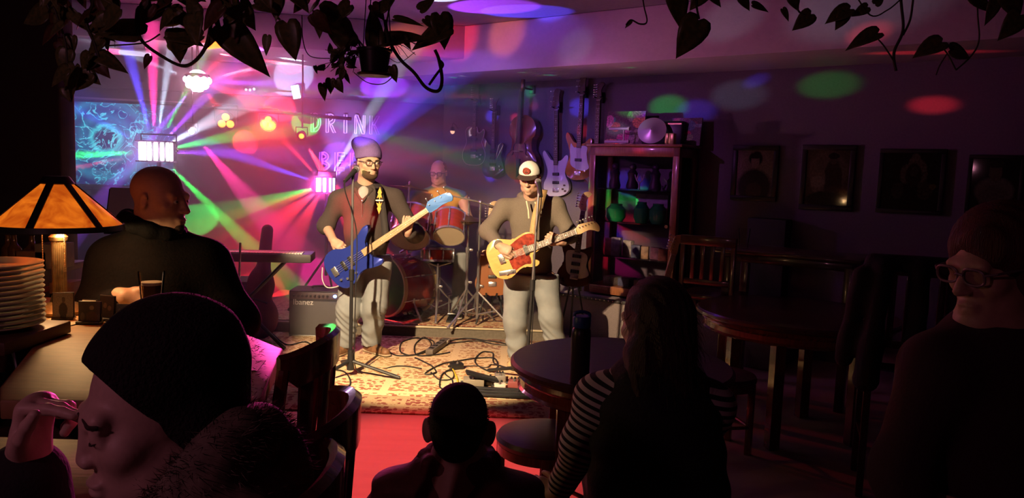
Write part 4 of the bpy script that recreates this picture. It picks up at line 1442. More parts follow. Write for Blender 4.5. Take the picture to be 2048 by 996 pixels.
# his pint
def pint(label, base_pt, h=0.150, r0=0.030, r1=0.043, beer=True, n=24):
    t = thing('pint_glass', label, 'glass', base_pt)
    MB().lathe([(0, 0.002), (r0, 0.0), (r0 + (r1 - r0) * 0.6, h * 0.62), (r1, h), (r1 - 0.0025, h), (r0 + (r1 - r0) * 0.6 - 0.0025, h * 0.62), (r0 - 0.003, 0.012), (0, 0.012)], n).build('tumbler', glass('clear_glass', (0.96, 0.96, 0.96), 0.04, 1.14), t)
    if beer:
        MB().lathe([(0, 0.0125), (r0 - 0.0035, 0.0125), (r1 - 0.009, h * 0.70), (0, h * 0.70)], n).build('beer', mat('dark_beer', (0.075, 0.022, 0.012), 0.1), t)
        MB().lathe([(0, h * 0.70), (r1 - 0.0085, h * 0.70), (r1 - 0.0070, h * 0.765), (0, h * 0.77)], n).build('foam', mat('beer_foam', (0.62, 0.52, 0.40), 0.9, bump=0.3, scale=200), t)
    return t
BAR_Z = 1.03
pint('pint of dark beer in the bald man\'s hand', on_z(304, 631, BAR_Z + 0.001), 0.152)

# --- woman in the black beanie, closest to the camera -------------
def beanie_woman():
    Y = 1.06
    hc = at(320, 822, Y)
    H = headM(hc, -52, 9, -3)
    base = Vector((hc.x + 0.05, Y + 0.02, 0.0))
    neck = hc + Vector((0.065, 0.015, -0.17))
    s = 1.08
    S = SDF(0.0032)
    head_sdf(S, H, s, ears=False, slim=0.98, nose=0.5)
    S.frame(H)
    for q in (-1, 1):
        S.ell((q * 0.031 * s, -0.0755 * s, -0.0005), (0.0158 * s, 0.0150 * s, 0.0135 * s), 0.004)
    S.frame(Matrix.Identity(4))
    me_lo = neck
    S.cone(H @ Vector((0, 0.025, -0.06)), neck, 0.056, 0.062, 0.03)
    S.cone(neck, neck + Vector((0.03, 0.02, -0.12)), 0.07, 0.10, 0.04)
    # raised right hand beside her face: wrist, fingers pointing to the stage
    wr = at(58, 905, Y + 0.00)
    el = at(40, 1150, Y + 0.02)
    S.cone(el, wr, 0.040, 0.030, 0.02)
    S.cone(neck + Vector((-0.02, 0.10, -0.16)), el, 0.055, 0.042, 0.02)
    HM = handM(wr, Vector((0.18, 0.05, 1.0)), Vector((-0.95, 0.15, 0.20)))
    hand_sdf(S, HM, -1, ((76, 10, 5), (86, 14, 8), (82, 72, 48), (82, 75, 55)), (0.55, 0.55, -0.45), 0.93, 4)
    p = person('woman in a black knit beanie and fur-collared coat raising one hand', S, m_skin2, base)
    inv = Matrix.Translation(-base)
    m_brow = mat('dark_brow', (0.05, 0.025, 0.02), 0.9)
    for q in (-1, 1):
        Bw = SDF(0.002); Bw.frame(H)
        Bw.cone((q * 0.013 * s, -0.0790 * s, 0.0210 * s), (q * 0.038 * s, -0.0790 * s, 0.0215 * s), 0.0128 * s, 0.0130 * s, 0.004)
        Bw.cone((q * 0.038 * s, -0.0790 * s, 0.0215 * s), (q * 0.052 * s, -0.0690 * s, 0.0190 * s), 0.0130 * s, 0.0100 * s, 0.004)
        Bw.half((0, 0, 0.0185 * s), (-0.12 * q, 0, -1)); Bw.half((0, 0, 0.0250 * s), (0.10 * q, 0, 1))
        Bw.half((0, -0.080 * s, 0), (0, 1, 0))
        Bw.frame(Matrix.Identity(4))
        Bw.build('eyebrow', m_brow, p)
        MB().tube([H @ Vector((q * x * s, y * s, z * s)) for x, y, z in ((0.019, -0.0850, -0.0050), (0.025, -0.0897, -0.0072), (0.031, -0.0907, -0.0080), (0.037, -0.0893, -0.0072), (0.043, -0.0840, -0.0045))], [0.0008, 0.0014, 0.0015, 0.0014, 0.0008], 6).build('eyelash', m_brow, p, inv)
    m_knit = mat('black_wool_knit', (0.014, 0.008, 0.009), 0.95, bump=0.9, scale=170, var=0.3)
    B = SDF(0.0045); B.frame(H)
    B.ell((0, 0.016, 0.062), (0.097, 0.107, 0.095), 0.02)
    B.ell((0, 0.046, 0.084), (0.082, 0.080, 0.070), 0.05)
    B.ell((0, 0.070, 0.005), (0.082, 0.052, 0.090), 0.04)
    B.ell((0, 0.034, -0.020), (0.093, 0.062, 0.080), 0.03)
    B.half((0, -0.046, 0.040), (0, -0.84, -0.54))
    B.frame(Matrix.Identity(4))
    bn = B.build('beanie', m_knit, p, wrinkle(0.0020, 60, 51))
    Mh = H
    fur('wool_fuzz', bn, [(Mh @ Vector((0, 0.035, 0.070)), 0.098), (Mh @ Vector((0, 0.066, 0.094)), 0.084), (Mh @ Vector((0, 0.085, 0.03)), 0.080)], 2600, 0.008, m_knit, 5, (0, 0, 0), 0.0004)
    # dark hair below the hat edge and over the ear
    Hh = SDF(0.006); Hh.frame(H)
    Hh.ell((0, 0.075, -0.075), (0.070, 0.050, 0.085), 0.03)
    for q in (-1, 1):
        Hh.cone((q * 0.071, 0.034, -0.020), (q * 0.062, 0.045, -0.13), 0.022, 0.030, 0.02)
    Hh.frame(Matrix.Identity(4))
    Hh.build('hair', mat('dark_hair', (0.020, 0.011, 0.010), 0.7, bump=0.6, scale=80, stretch=(6, 6, 0.6)), p)
    # coat
    m_coat = mat('black_coat', (0.015, 0.012, 0.014), 0.9, bump=0.3, scale=140)
    T = SDF(0.009)
    sh0 = neck + Vector((0.02, -0.15, -0.11)); sh1 = neck + Vector((0.02, 0.16, -0.11))
    T.cone(sh0, sh1, 0.085, 0.085, 0.05)
    T.ell(neck + Vector((0.05, 0.0, -0.24)), (0.15, 0.21, 0.19), 0.06)
    T.ell(neck + Vector((0.06, 0.02, -0.44)), (0.16, 0.19, 0.20), 0.06)
    T.cone(sh1, el + Vector((0.02, 0.05, -0.02)), 0.085, 0.075, 0.05)
    T.cone(el, el + (wr - el) * 0.80, 0.075, 0.055, 0.04)
    T.cone(sh0, sh0 + Vector((-0.03, -0.03, -0.30)), 0.085, 0.07, 0.05)
    T.cone(sh0 + Vector((-0.03, -0.03, -0.30)), neck + Vector((-0.25, -0.08, -0.42)), 0.07, 0.05, 0.05)
    T.ell(neck + Vector((0.05, 0.02, -0.70)), (0.19, 0.22, 0.20), 0.06)
    T.cone(neck + Vector((0.0, -0.09, -0.74)), neck + Vector((-0.42, -0.10, -0.74)), 0.10, 0.075, 0.05)
    T.cone(neck + Vector((0.0, 0.11, -0.74)), neck + Vector((-0.42, 0.11, -0.74)), 0.10, 0.075, 0.05)
    T.build('coat', m_coat, p, wrinkle(0.006, 24, 52))
    # fur hood ring lying on the shoulders
    m_fur = mat('grey_brown_fur', (0.26, 0.20, 0.15), 0.85, var=0.6, scale=30)
    ring = [(at(px, py, Y + dy), r) for px, py, dy, r in ((322, 1005, -0.06, 0.026), (380, 975, -0.07, 0.032), (432, 930, -0.06, 0.040), (475, 880, -0.02, 0.042), (515, 868, 0.03, 0.040), (548, 900, 0.07, 0.040), (560, 960, 0.05, 0.044), (550, 1050, 0.0, 0.050), (480, 1030, -0.05, 0.055), (410, 1040, -0.07, 0.045))]
    hood = SDF(0.008)
    for (a, ra), (b, rb) in zip(ring, ring[1:]):
        hood.cone(a, b, ra, rb, 0.03)
    hd = hood.build('hood', m_fur, p)
    fur('fur_trim', hd, ring, 11000, 0.030, m_fur, 6, (0.25, 0, -0.15), 0.0008)
    return p
beanie = beanie_woman()

# --- short-haired child seen from behind --------------------------
def child():
    Y = 1.95
    hc = at(919, 852, Y)
    H = headM(hc, 180 - 4, 6)
    base = Vector((hc.x, Y, 0.0))
    neck = hc + Vector((0.0, 0.015, -0.145))
    sha, shb = neck + Vector((-0.165, 0.0, -0.075)), neck + Vector((0.165, 0.0, -0.075))
    hip = neck + Vector((0, 0.02, -0.42))
    S = SDF(0.005)
    head_sdf(S, H, 0.96)
    S.frame(H)
    for q in (-1, 1):
        S.ell((q * 0.084, 0.014, -0.012), (0.013, 0.021, 0.034), 0.008, rot=(10, 0, q * 32))
    S.frame(Matrix.Identity(4))
    S.cone(hc + Vector((0, 0.0, -0.06)), neck, 0.052, 0.056, 0.03)
    torso_sdf(S, hip, neck, shb, sha, (0.12, 0.115, 0.13), (0.08, 0.08, 0.085))
    ela, elb = sha + Vector((-0.06, 0.04, -0.22)), shb + Vector((0.06, 0.05, -0.22))
    wra, wrb = ela + Vector((0.08, 0.19, 0.02)), elb + Vector((-0.06, 0.19, 0.02))
    arm_sdf(S, sha, ela, wra, (0.045, 0.036, 0.026)); arm_sdf(S, shb, elb, wrb, (0.045, 0.036, 0.026))
    hand_sdf(S, handM(wra, (0.4, 0.9, 0), (0, 0, 1)), -1, s=0.8); hand_sdf(S, handM(wrb, (-0.4, 0.9, 0), (0, 0, 1)), 1, s=0.8)
    kn = [hip + Vector((q * 0.09, 0.33, 0.0)) for q in (-1, 1)]
    for q, k_ in zip((-1, 1), kn):
        leg_sdf(S, hip + Vector((q * 0.07, 0, -0.01)), k_, (k_.x, k_.y - 0.02, 0.06), (0.065, 0.05, 0.035))
    p = person('short-haired child seen from behind in a padded brown jacket', S, m_skin, base)
    m_h = mat('cropped_brown_hair', (0.035, 0.022, 0.018), 0.95, bump=0.8, scale=220, var=0.4)
    D = SDF(0.005); D.frame(H)
    D.ell((0, 0.024, 0.036), (0.0755, 0.096, 0.085), 0.02)
    D.ell((0, 0.050, -0.015), (0.062, 0.064, 0.070), 0.03)
    D.half((0, -0.055, 0.05), (0, -1, 0.1)); D.half((0, 0.02, -0.062), (0, -0.4, -1))
    D.frame(Matrix.Identity(4))
    h = D.build('hair', m_h, p, wrinkle(0.0012, 150, 61))
    fur('hair_nap', h, [(H @ Vector((0, 0.024, 0.036)), 0.084), (H @ Vector((0, 0.030, 0.02)), 0.083)], 5000, 0.008, m_h, 8, (0, 0, -0.1), 0.0005)
    m_pj = mat('brown_padded_jacket', (0.16, 0.045, 0.03), 0.7, bump=0.3, scale=60, var=0.2)
    T = SDF(0.007)
    torso_sdf(T, hip, neck, shb, sha, (0.145, 0.15, 0.15), (0.11, 0.115, 0.115), 0.015)
    arm_sdf(T, sha, ela, wra, (0.078, 0.066, 0.05), upto=0.9, k=0.05); arm_sdf(T, shb, elb, wrb, (0.078, 0.066, 0.05), upto=0.9, k=0.05)
    T.build('jacket', m_pj, p, lambda X, Yy, Z: 0.006 * np.sin(Z * 85) + wrinkle(0.004, 30, 62)(X, Yy, Z))
    C = SDF(0.006)
    for i in range(10):
        f = lambda a: neck + Vector((0.088 * math.cos(a), 0.078 * math.sin(a), 0.012))
        a, b = 2 * PI * i / 10, 2 * PI * (i + 1) / 10
        C.cone(f(a), f(b), 0.027, 0.027, 0.02)
        C.cone(f(a) + Vector((0, 0, 0.036)), f(b) + Vector((0, 0, 0.036)), 0.022, 0.022, 0.02)
    C.build('collar', m_pj, p)
    J = SDF(0.008)
    for q, k_ in zip((-1, 1), kn):
        leg_sdf(J, hip + Vector((q * 0.07, 0, -0.01)), k_, (k_.x, k_.y - 0.02, 0.10), (0.085, 0.065, 0.055))
    J.build('trousers', m_jeans_dk, p)
    for k_ in kn:
        shoe(p, (k_.x, k_.y - 0.02, 0.004), (0, 1, 0), 0.22, m_blkp)
    return p, hip
kid, KHIP = child()

# --- long-haired woman with striped sleeve at the round table -----
def striped_woman():
    Y = 2.12
    hc = at(1305, 645, Y)
    H = headM(hc, 180 + 28, 8)
    base = Vector((hc.x + 0.02, Y - 0.02, 0.0))
    neck = hc + Vector((0.01, -0.03, -0.165))
    sha, shb = neck + Vector((-0.155, 0.03, -0.065)), neck + Vector((0.160, -0.01, -0.065))
    hip = Vector((neck.x + 0.02, neck.y - 0.06, 0.58))
    ela = at(1165, 890, Y + 0.02); wra = at(1112, 992, Y + 0.16)
    elb = shb + Vector((-0.01, 0.19, -0.22)); wrb = elb + Vector((-0.10, 0.20, 0.03))
    S = SDF(0.006)
    head_sdf(S, H, 1.0)
    S.cone(hc + Vector((0, -0.02, -0.06)), neck, 0.054, 0.058, 0.03)
    torso_sdf(S, hip, neck, shb, sha, (0.16, 0.14, 0.15), (0.11, 0.10, 0.105))
    arm_sdf(S, sha, ela, wra, (0.050, 0.040, 0.028)); arm_sdf(S, shb, elb, wrb, (0.050, 0.040, 0.028))
    hand_sdf(S, handM(wra, (-0.7, 0.5, 0.15), (-0.3, -0.6, 0.7)), -1, (35, 38, 40, 42), s=0.92)
    hand_sdf(S, handM(wrb, (-0.4, 0.9, 0), (0, 0, 1)), 1, s=0.92)
    kn = [hip + Vector((q * 0.10, 0.40, 0.0)) for q in (-1, 1)]
    for q, k_ in zip((-1, 1), kn):
        leg_sdf(S, hip + Vector((q * 0.09, 0, -0.01)), k_, (k_.x, k_.y - 0.06, 0.10), (0.08, 0.055, 0.04))
    p = person('long-haired woman with black-and-white striped sleeves sitting at the round table', S, m_skin2, base)
    m_h = mat('dark_auburn_hair', (0.040, 0.014, 0.012), 0.55, bump=0.7, scale=60, stretch=(7, 7, 0.5))
    D = SDF(0.006); D.frame(H)
    D.ell((0, 0.024, 0.040), (0.092, 0.108, 0.094), 0.02)
    D.ell((0, 0.050, -0.050), (0.098, 0.080, 0.120), 0.04)
    D.cone((-0.070, 0.030, -0.08), (-0.078, 0.045, -0.21), 0.045, 0.032, 0.03)
    D.cone((0.070, 0.030, -0.08), (0.085, 0.055, -0.20), 0.045, 0.034, 0.03)
    D.cone((0.0, 0.085, -0.08), (0.0, 0.095, -0.23), 0.062, 0.045, 0.03)
    D.half((0, -0.045, 0.0), (0, -1, 0.35))
    D.frame(Matrix.Identity(4))
    h = D.build('hair', m_h, p, lambda X, Yy, Z: 0.0025 * np.sin((X * 1.0 + Yy * 0.8) * 210) + wrinkle(0.003, 40, 71)(X, Yy, Z))
    fur('loose_strands', h, [(H @ Vector((0, 0.045, 0.02)), 0.10), (H @ Vector((0, 0.06, -0.09)), 0.098), (H @ Vector((0, 0.08, -0.19)), 0.075)], 1500, 0.07, m_h, 9, (0, 0, -1.8), 0.0006)
    # striped jersey sleeves and body
    m, t, b = nt('striped_jersey')
    tc = t.nodes.new('ShaderNodeTexCoord'); mp = t.nodes.new('ShaderNodeMapping')
    d = (ela - sha).normalized()
    q = Vector((0, 0, 1)).rotation_difference(d)
    e = d.to_track_quat('X', 'Z').to_euler()
    wv = t.nodes.new('ShaderNodeVectorMath'); wv.operation = 'DOT_PRODUCT'; wv.inputs[1].default_value = d
    lin(t, tc.outputs['Object'], wv.inputs[0])
    ml = t.nodes.new('ShaderNodeMath'); ml.operation = 'MULTIPLY'; ml.inputs[1].default_value = 2 * PI / 0.0225
    lin(t, wv.outputs['Value'], ml.inputs[0])
    sn_ = t.nodes.new('ShaderNodeMath'); sn_.operation = 'SINE'; lin(t, ml.outputs[0], sn_.inputs[0])
    cr = t.nodes.new('ShaderNodeValToRGB')
    cr.color_ramp.elements[0].position = 0.42; cr.color_ramp.elements[0].color = (0.012, 0.010, 0.014, 1)
    cr.color_ramp.elements[1].position = 0.50; cr.color_ramp.elements[1].color = (0.62, 0.56, 0.56, 1)
    ma = t.nodes.new('ShaderNodeMath'); ma.operation = 'MULTIPLY_ADD'; ma.inputs[1].default_value = 0.5; ma.inputs[2].default_value = 0.5
    lin(t, sn_.outputs[0], ma.inputs[0]); lin(t, ma.outputs[0], cr.inputs[0]); lin(t, cr.outputs[0], b.inputs['Base Color'])
    b.inputs['Roughness'].default_value = 0.9
    T = SDF(0.006)
    torso_sdf(T, hip, neck, shb, sha, (0.165, 0.145, 0.155), (0.115, 0.105, 0.11), 0.006)
    arm_sdf(T, sha, ela, wra, (0.068, 0.056, 0.040), upto=0.75, k=0.05); arm_sdf(T, shb, elb, wrb, (0.068, 0.056, 0.040), upto=0.85, k=0.05)
    T.build('jersey', m, p, wrinkle(0.003, 40, 72))
    m_v = mat('black_vest', (0.010, 0.008, 0.012), 0.85, bump=0.3, scale=90)
    Vv = SDF(0.007)
    torso_sdf(Vv, hip, neck, shb - Vector((0.05, 0, 0)), sha + Vector((0.06, 0, 0)), (0.19, 0.175, 0.165), (0.14, 0.13, 0.13), 0.016)
    for i in range(10):
        f = lambda a: neck + Vector((0.09 * math.cos(a), 0.085 * math.sin(a), 0.015))
        a, b2 = 2 * PI * i / 10, 2 * PI * (i + 1) / 10
        Vv.cone(f(a), f(b2), 0.026, 0.026, 0.02)
    Vv.build('vest', m_v, p, lambda X, Yy, Z: 0.004 * np.sin(Z * 60) + wrinkle(0.004, 26, 73)(X, Yy, Z))
    J = SDF(0.009)
    J.ell(hip, (0.19, 0.16, 0.12), 0.05)
    for q, k_ in zip((-1, 1), kn):
        leg_sdf(J, hip + Vector((q * 0.09, 0, -0.01)), k_, (k_.x, k_.y - 0.06, 0.14), (0.10, 0.075, 0.06))
    J.build('trousers', m_jeans_dk, p)
    for k_ in kn:
        shoe(p, (k_.x, k_.y - 0.06, 0.03), (0, 1, 0), 0.25, m_blkp)
    return p, hip
stripe, SHIP = striped_woman()

# --- standing person at the right edge ----------------------------
def edge_person():
    Y = 1.62
    hc = at(1990, 530, Y)
    H = headM(hc, -72, 14)
    base = Vector((hc.x + 0.05, Y, 0.0))
    neck = hc + Vector((0.03, 0.02, -0.17))
    sha, shb = at(1872, 735, Y - 0.02), neck + Vector((0.20, 0.02, -0.07))
    ela = at(1800, 950, Y - 0.04); wra = at(1850, 1120, Y - 0.12)
    elb = shb + Vector((0.08, 0.02, -0.28)); wrb = elb + Vector((-0.1, -0.2, -0.1))
    hip = Vector((neck.x + 0.03, Y + 0.02, 0.86))
    S = SDF(0.006)
    head_sdf(S, H, 0.98)
    S.cone(H @ Vector((0, 0.025, -0.06)), neck, 0.054, 0.058, 0.03)
    torso_sdf(S, hip, neck, sha, shb, (0.16, 0.14, 0.15), (0.11, 0.10, 0.105))
    arm_sdf(S, sha, ela, wra, (0.052, 0.042, 0.030)); arm_sdf(S, shb, elb, wrb, (0.052, 0.042, 0.030))
    hand_sdf(S, handM(wra, (0.3, -0.2, -0.9), (-0.9, 0, -0.2)), -1); hand_sdf(S, handM(wrb, (-0.3, -0.5, -0.8), (0.8, 0, -0.3)), 1)
    for q in (-1, 1):
        leg_sdf(S, hip + Vector((q * 0.09, 0, -0.03)), hip + Vector((q * 0.10, -0.02, -0.42)), (hip.x + q * 0.1, hip.y, 0.07), (0.085, 0.06, 0.04))
    p = person('person with long auburn hair, glasses and a belt standing at the right edge', S, m_skin, base)
    inv = Matrix.Translation(-base)
    m_h = mat('auburn_hair', (0.10, 0.025, 0.015), 0.6, bump=0.7, scale=60, stretch=(7, 7, 0.5))
    D = SDF(0.007); D.frame(H)
    D.ell((0, 0.026, 0.040), (0.096, 0.108, 0.096), 0.02)
    D.ell((0, 0.060, -0.060), (0.098, 0.070, 0.120), 0.04)
    for q in (-1, 1):
        D.cone((q * 0.078, 0.015, -0.02), (q * 0.085, 0.02, -0.20), 0.030, 0.032, 0.03)
    D.half((0, -0.060, 0.0), (0, -1, -0.25))
    D.frame(Matrix.Identity(4))
    D.build('hair', m_h, p, lambda X, Yy, Z: 0.003 * np.sin((X + Yy * 0.8) * 190) + wrinkle(0.004, 40, 81)(X, Yy, Z))
    glasses(p, inv @ H, 0.98, mat('pale_glasses_frame', (0.22, 0.14, 0.17), 0.4), 0.0028)
    m_t = mat('dark_plum_top', (0.055, 0.020, 0.030), 0.9, bump=0.2, scale=120)
    T = SDF(0.007)
    torso_sdf(T, hip + Vector((0, 0, 0.02)), neck, sha, shb, (0.17, 0.15, 0.155), (0.12, 0.11, 0.11), 0.008)
    arm_sdf(T, sha, ela, wra, (0.068, 0.056, 0.045), upto=0.9, k=0.05); arm_sdf(T, shb, elb, wrb, (0.068, 0.056, 0.045), upto=0.9, k=0.05)
    T.half((0, 0, hip.z - 0.02), (0, 0, -1))
    T.build('top', m_t, p, wrinkle(0.004, 30, 82))
    J = SDF(0.009)
    J.ell(hip, (0.19, 0.15, 0.14), 0.05)
    for q in (-1, 1):
        leg_sdf(J, hip + Vector((q * 0.09, 0, -0.03)), hip + Vector((q * 0.10, -0.02, -0.42)), (hip.x + q * 0.1, hip.y, 0.10), (0.105, 0.08, 0.07))
    J.half((0, 0, hip.z + 0.06), (0, 0, 1))
    J.build('trousers', m_jeans_dk, p)
    bz = hip.z + 0.03
    MB().lathe([(1.0, -0.014), (1.03, -0.014), (1.03, 0.014), (1.0, 0.014), (1.0, -0.014)], 32, M=Matrix.Diagonal((0.192, 0.150, 1, 1))).build('belt', mat('tan_belt', (0.50, 0.34, 0.22), 0.5), p, inv @ Matrix.Translation((hip.x, hip.y, bz)))
    for q in (-1, 1):
        shoe(p, (hip.x + q * 0.1, hip.y, 0.004), (q * 0.3, -1, 0), 0.27, m_blkp)
    return p
edge_person()
# ---------------------------------------------------------------- stringed instruments
TELE = [(-.205, 0), (-.2, .08), (-.165, .135), (-.10, .160), (-.03, .135), (.03, .112), (.09, .122), (.15, .128), (.19, .10), (.2, .06), (.2, .03), (.2, -.03), (.15, -.045),
        (.125, -.06), (.14, -.09), (.165, -.115), (.15, -.14), (.10, -.138), (.05, -.118), (0, -.125), (-.05, -.148), (-.10, -.162), (-.165, -.135), (-.2, -.08)]
BASS = [(-.22, 0), (-.21, .09), (-.16, .15), (-.08, .155), (-.01, .12), (.06, .11), (.14, .135), (.22, .17), (.27, .165), (.265, .14), (.2, .09), (.16, .045), (.16, -.04),
        (.18, -.08), (.22, -.12), (.2, -.15), (.13, -.14), (.06, -.115), (0, -.12), (-.07, -.155), (-.15, -.16), (-.2, -.1)]
LESP = [(-.22, 0), (-.21, .10), (-.16, .155), (-.08, .165), (0, .13), (.05, .113), (.11, .125), (.17, .13), (.21, .10), (.215, .05), (.215, -.03), (.18, -.045), (.15, -.06),
        (.165, -.10), (.19, -.125), (.17, -.145), (.11, -.135), (.05, -.113), (0, -.13), (-.08, -.165), (-.16, -.155), (-.21, -.10)]
STRAT = [(-.20, 0), (-.20, .09), (-.15, .15), (-.07, .15), (0, .115), (.07, .115), (.14, .14), (.21, .155), (.235, .135), (.19, .09), (.15, .05), (.15, -.04), (.165, -.08),
         (.185, -.115), (.165, -.14), (.10, -.13), (.04, -.112), (-.02, -.125), (-.09, -.155), (-.17, -.13)]


def guitar(name, label, M, outline, m_body, nut, head, m_neck, m_board, nstr=6, guard=None, m_guard=None, pickups=(), bridge=-0.11, knobs=(), thick=0.045,
           m_head=None, dots=True, control=None, group=None, cat='guitar', m_knob=None):
    t = thing(name, label, cat, M=M, group=group)
    MB().prism(spline2(outline, 5), -thick, 0.0, bev=0.006).build('body', m_body, t)
    if guard:
        MB().prism(spline2(guard, 5), 0.0005, 0.003).build('pickguard', m_guard, t)
    x0 = 0.115
    hw = 0.021 if nstr < 6 or True else 0.024
    MB().prism([(x0 + 0.02, -hw - 0.005), (nut, -hw), (nut, hw), (x0 + 0.02, hw + 0.005)], -0.020, 0.008, bev=0.004).build('neck', m_neck, t)
    fb = MB().prism([(x0, -hw - 0.006), (nut, -hw), (nut, hw), (x0, hw + 0.006)], 0.008, 0.014, bev=0.001).build('fretboard', m_board, t)
    fr = MB()
    scale = nut - bridge
    for i in range(1, 21):
        x = nut - scale * (1 - 2 ** (-i / 12))
        if x < x0 + 0.01: break
        fr.box((x, 0, 0.0145), (0.0022, 2 * hw, 0.002))
    f_ = fr.build('frets', m_string, fb)
    tag(f_, kind='stuff')
    if dots:
        for i in (3, 5, 7, 9, 12):
            x = nut - scale * (1 - 2 ** (-(i - 0.5) / 12))
            MB().cyl((x, 0, 0.0135), (x, 0, 0.0148), 0.005, n=10).build('inlay', m_ivory, fb)
    MB().prism(spline2(head, 4), -0.012, 0.004, bev=0.002).build('headstock', m_head or m_neck, t)
    hx = [p[0] for p in head]; hl = max(hx) - nut
    for i in range(nstr):
        x = nut + 0.035 + (hl - 0.06) * i / max(nstr - 1, 1)
        ys = max(p[1] for p in head) + 0.004
        pg = MB().cyl((x, ys * 0.45, 0.004), (x, ys * 0.45, 0.018), 0.004, n=8)
        pg.cyl((x, ys * 0.7, -0.004), (x, ys + 0.014, -0.004), 0.003, n=6)
        pg.sph((x, ys + 0.02, -0.004), 0.010, (0.9, 0.8, 0.5), 8)
        pg.build('tuner', m_chr, t)
    MB().box((nut, 0, 0.012), (0.005, 2 * hw, 0.010)).build('nut', m_ivory, t)
    for x in pickups:
        MB().box((x, 0, 0.006), (0.032, 0.080, 0.014), bev=0.004).build('pickup', m_pickup, t)
    MB().box((bridge, 0, 0.006), (0.045, 0.075, 0.012), bev=0.003).build('bridge', m_chr, t)
    sg = MB()
    for i in range(nstr):
        y = (i - (nstr - 1) / 2) / max(nstr - 1, 1) * hw * 1.7
        sg.tube([(bridge, y * 1.35, 0.014), (nut, y, 0.018)], 0.0006 if nstr == 6 else 0.0012, 5)
    s_ = sg.build('strings', m_string, t)
    tag(s_, kind='stuff')
    for (x, y) in knobs:
        MB().cyl((x, y, 0), (x, y, 0.016), 0.011, 0.010, 12).build('knob', m_knob or m_chr, t)
    if control:
        (xa, ya, xb, yb) = control
        d = Vector((xb - xa, yb - ya, 0)); L = d.length
        Mx = frame_from(x=d, z=(0, 0, 1), o=((xa + xb) / 2, (ya + yb) / 2, 0.003))
        MB().box((0, 0, 0), (L, 0.035, 0.004), Mx, 0.002).build('control_plate', m_chr, t)
    return t

def head_inline(n, L=0.18, hook=0.03):
    return [(n - 0.005, -0.021), (n + 0.03, -0.028), (n + L * 0.6, -0.024), (n + L - 0.02, -0.030 - hook), (n + L, -0.012 - hook * 0.5), (n + L - 0.02, 0.022), (n + L * 0.6, 0.034), (n + 0.035, 0.042), (n + 0.015, 0.024), (n - 0.005, 0.021)]
def head_3x3(n, L=0.19):
    return [(n - 0.005, -0.021), (n + 0.03, -0.036), (n + L - 0.01, -0.046), (n + L, -0.02), (n + L - 0.012, 0), (n + L, 0.02), (n + L - 0.01, 0.046), (n + 0.03, 0.036), (n - 0.005, 0.021)]
def head_bass(n):
    return [(n - 0.005, -0.021), (n + 0.04, -0.032), (n + 0.15, -0.030), (n + 0.20, -0.045), (n + 0.225, -0.015), (n + 0.21, 0.025), (n + 0.13, 0.045), (n + 0.04, 0.055), (n + 0.012, 0.030), (n - 0.005, 0.021)]

# held bass -------------------------------------------------------
m_blue = mat('metallic_blue_lacquer', (0.035, 0.06, 0.42), 0.22, 0.35, coat=0.8)
c0 = at(703, 522, 5.84); c1 = at(905, 387, 5.74)
MBASS = frame_from(x=c1 - c0, z=(-0.05, -1, 0.12), o=c0)
bg_ = guitar('bass_guitar', 'blue lacquered electric bass held by the man in the beanie', MBASS, BASS, m_blue, 0.735, head_bass(0.735), m_maple, m_maple, 4,
       pickups=(0.0, -0.07), bridge=-0.16, knobs=((-0.10, -0.10), (-0.06, -0.115), (-0.015, -0.10), (-0.15, -0.08)), m_head=mat('pale_blue_lacquer', (0.10, 0.26, 0.66), 0.3, 0.2, coat=0.6), dots=True)
# its strap runs over the shoulder
m_strap = mat('black_strap', (0.03, 0.025, 0.025), 0.8)
m_flame = mat('orange_flame_print', (0.95, 0.40, 0.05), 0.7)
def strap(parent, pts, w, m, n=8, th=0.004, name='strap'):
    """flat band through world points, each (point, normal)"""
    inv = wmat(parent).inverted()
    P = spline([p for p, _ in pts], n); N = spline([q for _, q in pts], n)
    bm = bmesh.new()
    rows = []
    for i, p in enumerate(P):
        d = (P[min(i + 1, len(P) - 1)] - P[max(i - 1, 0)]).normalized()
        nn = N[i].normalized(); s = d.cross(nn).normalized()
        rows.append([bm.verts.new(inv @ (p + s * w / 2 * a + nn * b)) for a, b in ((-1, 0), (1, 0), (1, th), (-1, th))])
    for a, b in zip(rows, rows[1:]):
        for j in range(4):
            bm.faces.new((a[j], a[(j + 1) % 4], b[(j + 1) % 4], b[j]))
    bm.faces.new(rows[0]); bm.faces.new(rows[-1][::-1])
    bmesh.ops.recalc_face_normals(bm, faces=bm.faces)
    me = bpy.data.meshes.new(name); bm.to_mesh(me); bm.free()
    return link_mesh(name, me, m, parent, smooth=True)
fw = Vector((0, -1, 0.1))
sp_ = strap(bg_, [(at(772, 486, 5.86), fw), (at(768, 440, 5.90), fw), (at(762, 400, 5.91), fw), (at(757, 376, 5.99), Vector((0, -0.6, 0.8))), (at(752, 368, 6.10), Vector((0, 0, 1)))], 0.055, m_strap)
inv_ = bg_.matrix_world.inverted()
for k, (yy, hh) in enumerate(((388, 0.10), (414, 0.10))):
    s = 1 if k == 0 else -1
    pl = [(0, hh * .55), (-.018, hh * .1), (-.010, 0), (-.024, -hh * .35), (-.006, -hh * .25), (0, -hh * .5), (.008, -hh * .22), (.022, -hh * .38), (.010, 0), (.016, hh * .12)]
    Mx = frame_from(x=(1, 0, 0), z=fw, o=at(759.5 - k, yy, 5.888 + 0.01 * (k == 0)))
    MB().prism([(x, y * s) for x, y in pl][::s], 0, 0.002, M=inv_ @ Mx).build('flame_patch', m_flame, bg_)
MB().box((0, 0, 0), (0.06, 0.012, 0.014), inv_ @ frame_from(x=(1, 0, 0), z=fw, o=at(759, 401, 5.885)), 0.003).build('buckle', m_ivory, bg_)

